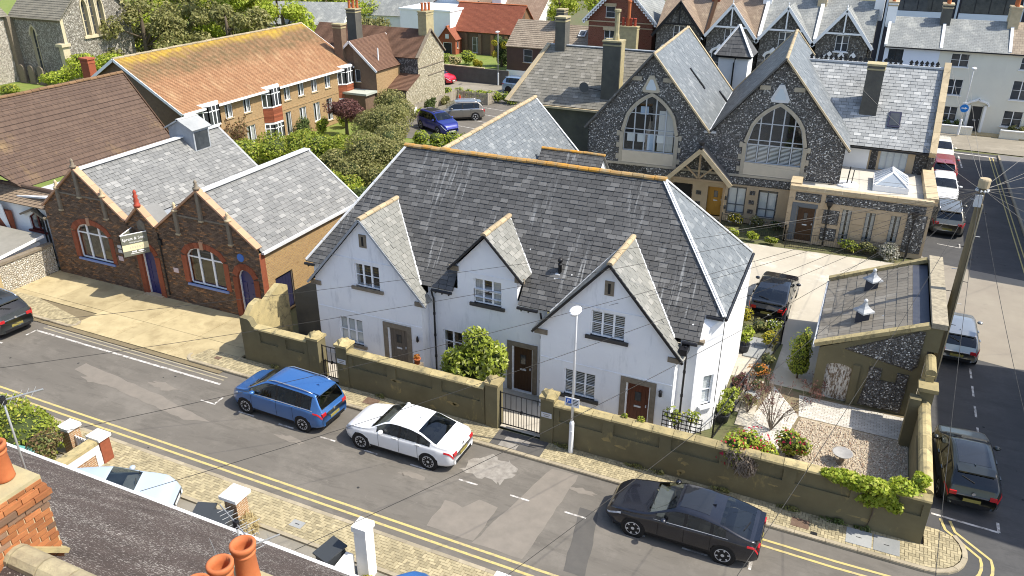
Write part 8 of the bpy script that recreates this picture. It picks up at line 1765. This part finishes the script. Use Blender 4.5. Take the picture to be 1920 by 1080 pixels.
# ---------------------------------------------------------------- car park fence, cone, boundary walls
fence_w = mat('silvered_fence_wood', (0.42,0.37,0.29), (0.33,0.29,0.23), 3, stretch=(8,8,.6), var=.15, bump=.3)
def picket(label, pts, h=1.15):
    T = thing('picket_fence', label, 'fence', (*pts[0],0), 0, 'car park fences'); o = Vector((*pts[0],0)); me = None
    for p, q in zip(pts[:-1], pts[1:]):
        p, q = Vector((*p,0))-o, Vector((*q,0))-o; D = (q-p).length; d = (q-p)/D; a = Vector((-d.y,d.x,0)); n = int(D/.14)
        me = mesh('picket', MB().box(-.045,-.012,.05,.045,.012,h), fence_w)
        for i in range(n+1): ob = link('picket', me, T); ob.matrix_basis = Matrix.Translation(p.lerp(q,i/n)) @ Matrix((d,a,Vector((0,0,1)))).transposed().to_4x4()
        for z in (.35, h-.2): obj('rail', MB().bar(p+a*.03+Vector((0,0,z)), q+a*.03+Vector((0,0,z)), .04, .08), fence_w, T)
        for e in (p, q): obj('post', MB().bar(e+a*.05, e+a*.05+Vector((0,0,h+.05)), .1), fence_w, T)
    return T
F1 = picket('weathered picket fence along the left side of the car park', [(-39.4,60.5),(-39.0,64.6),(-38.6,71.3)]); F2 = picket('weathered picket fence across the back of the car park by the cone', [(-38.5,71.4),(-34.9,71.0),(-34.7,72.2)])
for y in (63.6, 69.5): obj('notice', MB().box(.6,y-60.5-.25,.45,.63,y-60.5+.25,.95), white_paint, F1)
T = thing('traffic_cone', 'red traffic cone standing against the car park fence', 'cone', (-38.0,70.9,.0)); obj('cone', MB().lathe([(.17,.04),(.05,.75),(.03,.78)], seg=14), mat('cone_red', (0.6,0.05,0.02), rough=.5), T, smooth=True); obj('base', MB().box(-.22,-.22,0,.22,.22,.04), mat('cone_red', (0.6,0.05,0.02)), T)
T = thing('gate_post', 'white pointed gate post at the car park hedge end', 'post', (-32.5,73.4,0)); obj('post', MB().box(-.25,-.25,0,.25,.25,1.5), white_pure, T); obj('cap', MB().lathe([(.4,1.5),(.36,1.56),(0,1.85)], seg=4), lead_white, T)
T = thing('roadside_wall', 'dark stone garden wall behind the red hatchback', 'wall', (-43,80.9,0)); obj('wall', MB().prism([(-8,0,0),(6,-.5,0),(6,-.3,0),(-8,.2,0)], (0,0,1.6)), mat('sooty_stone', (0.09,0.082,0.07), (0.12,0.11,0.095), 1.5, bump=.5, bscale=8), T); obj('coping', MB().prism([(-8,-.05,1.6),(3,-.45,1.6),(3,-.2,1.6),(-8,.25,1.6)], (0,0,.1)), stone_coping, T)
sheet('school_garden', [(-55,81),(-37,80.5),(-37,96),(-55,97)], .45, lawn)

# ---------------------------------------------------------------- near house below the camera
NH = thing('near_house', 'near house with dark lichen-spotted roof and brick chimney stacks in the foreground', 'house')
def mat_spotted():
    t = NT('lichen_spotted_roof'); p = t.uv(); col = t.mix(t.ramp(t.noise(p, 1.5, 5), .3, .7), (0.06,0.046,0.04), (0.095,0.072,0.062))
    pv = t.scl(p, 1, 1.7, 1); n1 = t.noise(pv, 13, 4, .75); n2 = t.noise(p, .9, 4)
    th = t.math('ADD', n1, t.math('MULTIPLY', n2, .25)); col = t.mix(t.ramp(th, .70, .73), col, (0.46,0.42,0.37)); col = t.mix(t.ramp(t.noise(p, 22, 3, .7), .61, .66), col, (0.36,0.32,0.28))
    t.bsdf(col, .9, .15, 0, t.bump(t.noise(p, 26, 5, .7), .7, .03)); return t.m
spot = mat_spotted()
obj('roof_slope', MB().prism([(-40,9.86,5.2),(4,9.86,5.2),(4,4.0,11.0),(-40,4.0,11.0)], (0,.03,.03)), spot, NH); obj('rear_slope', MB().prism([(4,-2,5.3),(-40,-2,5.3),(-40,4,11.05),(4,4,11.05)], (0,-.05,.05)), spot, NH)
obj('wall', MB().box(-39.5,-1.5,0,3.5,9.6,5.2), white_pure, NH)
k = 42
for i in range(k):
    x0 = -40+i*44/k; obj('gutter_section', MB().bar((x0+.005,9.94,5.17),(x0+44/k-.005,9.94,5.17), .1, .07), white_paint if i % 3 else lead_white, NH)
ridge_cap(NH, (-40,4.0,11.02), (4,4.0,11.02), mat('mossy_ridge', (0.36,0.31,0.19), (0.24,0.2,0.13), 6, coord='pos', bump=.5, var=.1), .16, .45)
st_brick = mat('orange_stock_brick', (0.38,0.15,0.055), (0.29,0.11,0.045), 5, coord='pos', var=.3, alt=(0.2,0.12,0.075), altp=.22, bump=.35, bscale=45); lime = mat('lime_mortar', (0.5,0.42,0.26), (0.42,0.35,0.22), 6, bump=.2)
def stack(x0, x1, y0, y1, z0, z1, pots, nm):
    s = obj('chimney_stack', MB().box(x0,y0,z0,x1,y1,z1), lime, NH)
    lay(NH, 'brick', (x1,y0,z0), (0,1,0), (0,0,1), brick_rects(0,y1-y0,.0,z1-z0,.215,.075,.012), [(0,0),(y1-y0,0),(y1-y0,z1-z0),(0,z1-z0)], st_brick, .014, 'brick', 140, stuffname='brickwork')
    lay(NH, 'brick', (x0,y0,z0), (1,0,0), (0,0,1), brick_rects(0,x1-x0,.0,z1-z0,.215,.075,.012), [(0,0),(x1-x0,0),(x1-x0,z1-z0),(0,z1-z0)], st_brick, .014, 'brick', 60, stuffname='brickwork')
    for i, (e, za, zb) in enumerate(((.03,z1-.32,z1-.245),(.055,z1-.24,z1-.165),(.03,z1-.16,z1-.085),(.0,z1-.08,z1))):
        n = max(3, int((y1-y0)/.215)); off = 0 if i % 2 else .5
        for j in range(n+1):
            a = y0-e+(y1-y0+2*e)*max(0,(j-off))/n; b = y0-e+(y1-y0+2*e)*min(n,(j+1-off))/n
            if b-a > .03: obj('corbel_brick', MB().box(x0-e,a+.005,za+.004,x1+e,b-.005,zb), st_brick, s)
    obj('flaunching', MB().prism([(x0,y0,z1),(x1,y0,z1),(x1,y1,z1),(x0,y1,z1)], (0,0,.05)).lathe([((x1-x0)*.68,.05),((x1-x0)*.5,.12)], ((x0+x1)/2,(y0+y1)/2,z1), 4), lichen_cement, s)
    for (a, b) in pots: o = link('chimney_pot', pot_mesh(terracotta,.125,.5), s); o.location = (a,b,z1+.05)
    obj('lead_flashing', MB().bar((x1+.03,y1+.02,z1-1.12-(y1-y0)*.0),(x1+.03,4.02,11.1), .1, .06), coping_m, s)
stack(-8.95,-8.2,2.6,4.54,9.6,11.75,[(-8.52,4.32),(-8.55,3.95),(-8.55,3.55),(-8.55,3.1)],'a'); stack(-5.4,-4.72,3.0,4.62,9.8,11.5,[(-5.03,4.47),(-5.05,4.17),(-5.07,3.88),(-5.07,3.55)],'b')
k = 130; xx = -7.72+nrs.normal(size=k)*.22; yy = 4.72+nrs.normal(size=k)*.11; zz = 11.0-(yy-4.0)*.99+.045; r_ = .012+.03*nrs.rand(k); c0 = np.stack([xx,yy,zz],1); e1 = np.array([1,0,0]); e2 = np.array([0,.71,-.70])
hx_ = np.concatenate([(c0[:,None,:] + r_[:,None,None]*np.array([(math.cos(t_)*e1+math.sin(t_)*e2*.8) for t_ in [j*1.0472 for j in range(6)]])[None]*nrs.uniform(.6,1.3,(k,6,1)))]).reshape(-1,3)
lp_ = link('lichen_growth', npmesh('lichen_growth', hx_, 6, mat('yellow_lichen', (0.62,0.43,0.02), (0.5,0.34,0.04), 9, bump=.5, rough=.95, coord='pos')), NH); lp_['kind'] = 'stuff'
rebase(NH, (-10,6,0))
# television aerials
alu = mat('aluminium_tube', (0.4,0.4,0.39), rough=.4, metal=.5, bump=0)
def yagi(label, loc, h, d, n, span, tilt=0.0):
    T = thing('tv_aerial', label, 'aerial', loc, 0, 'television aerials'); T.scale = (.6,.6,1); d = Vector(d).normalized(); a = d.cross(Vector((0,0,1))).normalized()
    obj('mast', MB().tube([(0,0,-.6),(0,0,h)], .022, 8), alu, T, smooth=True); p0 = Vector((0,0,h-.05)); obj('boom', MB().tube([p0-d*.55, p0+d*.75], .014, 6), alu, T)
    for i in range(n): c_ = p0 - d*.5 + d*1.2*i/n; s_ = span*(1-.35*i/n); obj('element', MB().tube([c_-a*s_, c_+a*s_], .0045, 4), alu, T)
    obj('reflector', MB().tube([p0-d*.55+Vector((0,0,.22)), p0-d*.55-Vector((0,0,.22))], .008, 4).tube([p0-d*.55-a*.28+Vector((0,0,.2)), p0-d*.55+a*.28+Vector((0,0,.2))], .006, 4).tube([p0-d*.55-a*.28-Vector((0,0,.2)), p0-d*.55+a*.28-Vector((0,0,.2))], .006, 4), alu, T)
    obj('dipole_box', MB().box(-.05,-.04,h-.1,.05,.04,h), iron, T); return T
yagi('tall thin television aerial rising from the left chimney stack', (-8.75,4.7,11.5), 1.15, (.75,.65,.1), 9, .3); yagi('cluttered television aerial on the mast behind the middle pots', (-6.0,5.3,10.0), 1.3, (-.7,.3,0), 9, .2)
T = yagi('second television aerial crossing lower on the same middle mast', (-5.98,5.32,9.7), 1.2, (.5,.8,0), 7, .2)
# near garden walls, piers and bins
paint_w = mat('chalky_white_paint', (0.78,0.77,0.74), (0.7,0.68,0.64), 2, bump=.1); old_brick = mat_brick('old_buff_brick', (0.4,0.22,0.1), (0.32,0.17,0.08), (0.5,0.44,0.33), dark=(0.25,0.1,0.05))
T = thing('white_gate_pier', 'tall white square garden pier at the bottom of the picture', 'pier', (-11.1,14.2,0)); obj('pier', MB().box(-.2,-.2,0,.2,.2,1.8), paint_w, T); obj('cap', MB().box(-.24,-.24,1.8,.24,.24,1.98), paint_w, T); obj('wing_wall', MB().prism([(-.5,-1.6,0),(-.5,-.24,0),(-.5,-.24,.95),(-.5,-.9,.9),(-.5,-1.6,.7)], (.25,0,0)), paint_w, T)
T = thing('brick_gate_pier', 'buff brick garden pier with broad white cap beside the aerial', 'pier', (-15.9,14.2,0)); obj('pier', MB().box(-.24,-.24,0,.24,.24,1.3), old_brick, T); obj('cap', MB().box(-.34,-.34,1.3,.34,.34,1.42), paint_w, T)
T = thing('garden_wall', 'part-painted brick side wall ending in a white-capped pier by the near gate', 'wall', (-22.6,13.0,0)); obj('wall', MB().box(-.15,-2.4,0,.15,1.6,.95), old_brick, T); obj('coping', MB().box(-.22,-2.4,.95,.2,1.6,1.08), coping_m, T); obj('white_edge', MB().box(.152,-2.4,.62,.18,1.6,.94).box(.152,1.4,0,.18,1.68,.62), paint_w, T); obj('end_pier', MB().box(-.3,1.62,0,.22,2.02,1.05), brick_red, T); obj('pier_cap', MB().box(-.36,1.56,1.05,.28,2.08,1.16), paint_w, T)
T = thing('gate_pier', 'small brick pier with white cap left of the near garden gate', 'pier', (-24.0,14.75,0)); obj('pier', MB().box(-.22,-.22,0,.22,.22,1.1), old_brick, T); obj('cap', MB().box(-.28,-.28,1.1,.28,.28,1.22), paint_w, T)
T = thing('garden_gate', 'white slatted garden gate between the two white-capped piers', 'gate', (-23.8,14.7,0)); 
for k in range(8): obj('slat', MB().box(.05+k*.13,-.02,.1,.12+k*.13,.02,.85), paint_w, T)
for z in (.25,.7): obj('rail', MB().box(.02,.02,z,1.1,.06,z+.08), paint_w, T)
bin_g = mat('teal_green_bin', (0.12,0.32,0.28), rough=.5, bump=.05); bin_k = mat('charcoal_bin', (0.045,0.05,0.055), rough=.45, bump=.05)
def bin_(label, loc, rz, m, w=.58):
    T = thing('wheelie_bin', label, 'wheelie bin', loc, rz, 'wheelie bins'); obj('body', MB().prism([(-w*.4,-.3,.05),(w*.4,-.3,.05),(w*.5,-.34,.95),(-w*.5,-.34,.95)], (0,.66,0)), m, T); obj('lid', MB().prism([(-w*.54,-.4,.95),(w*.54,-.4,.95),(w*.54,.38,1.04),(-w*.54,.38,1.04)], (0,0,.05)), m, T); obj('handle', MB().tube([(-w*.4,.4,1.0),(w*.4,.4,1.0)], .02, 6), m, T)
    for s_ in (-1, 1): obj('wheel', MB().lathe([(.1,-.03),(.1,.03)], (s_*w*.42,.3,.1), 12, 'x'), tyre_m, T)
bin_('teal lidded storage bin below the near hedge, left one', (-25.3,12.9,.03), R(10), bin_g, .95); bin_('teal lidded storage bin below the near hedge, right one', (-24.3,12.95,.03), R(10), bin_g, .9); bin_('left charcoal wheelie bin under the middle aerial', (-16.5,13.4,.03), R(20), bin_k); bin_('right charcoal wheelie bin under the middle aerial', (-15.8,13.35,.03), R(20), bin_k); bin_('charcoal wheelie bin beside the tall white pier', (-12.0,13.75,.03), R(-15), bin_k)
sheet('brick_hardstanding', [(-21.9,12),(-20.0,12),(-19.6,14.3),(-21.4,14.3)], .04, mat_brick('red_hardstanding', (0.36,0.17,0.1), (0.3,0.13,0.08), (0.3,0.22,0.15)))
T = thing('white_post', 'low white-capped post at the bottom edge by the near pavement', 'post', (-7.0,14.75,0)); obj('post', MB().box(-.16,-.16,0,.16,.16,1.0), paint_w, T); obj('cap', MB().box(-.22,-.22,1.0,.22,.22,1.12), paint_w, T)
sheet('tarp_ground', [(-17.2,11.5),(-16.2,11.5),(-16.6,13.4),(-17.8,13.8)], .05, lead_white)
# houses across the side road that stand just outside the picture and shade it
for k, (y0_, y1_, h, lab) in enumerate(((25.2,36.4,8.6,'tall white house across the side road, nearer one off the right edge'),(46.5,71.0,9.8,'long white house row across the side road, farther one off the right edge'))):
    T = thing('opposite_house', lab, 'house', (12.2,(y0_+y1_)/2,0), 0, 'houses across the side road'); d = (y1_-y0_)/2; wl_ = [(a,a+1.1,1.0+2.8*s_,2.5+2.8*s_,2,2) for s_ in range(2) for a in np.arange(1.2, 2*d-2, 3.2)]
    ghouse(T, 0,9,-d,d,(10.3,7.7)[k],(12.6,9.4)[k],'y', white_pure, grey_far, .2, [], [(float(a),float(b),c_,e_,f_,g_) for a,b,c_,e_,f_,g_ in wl_])
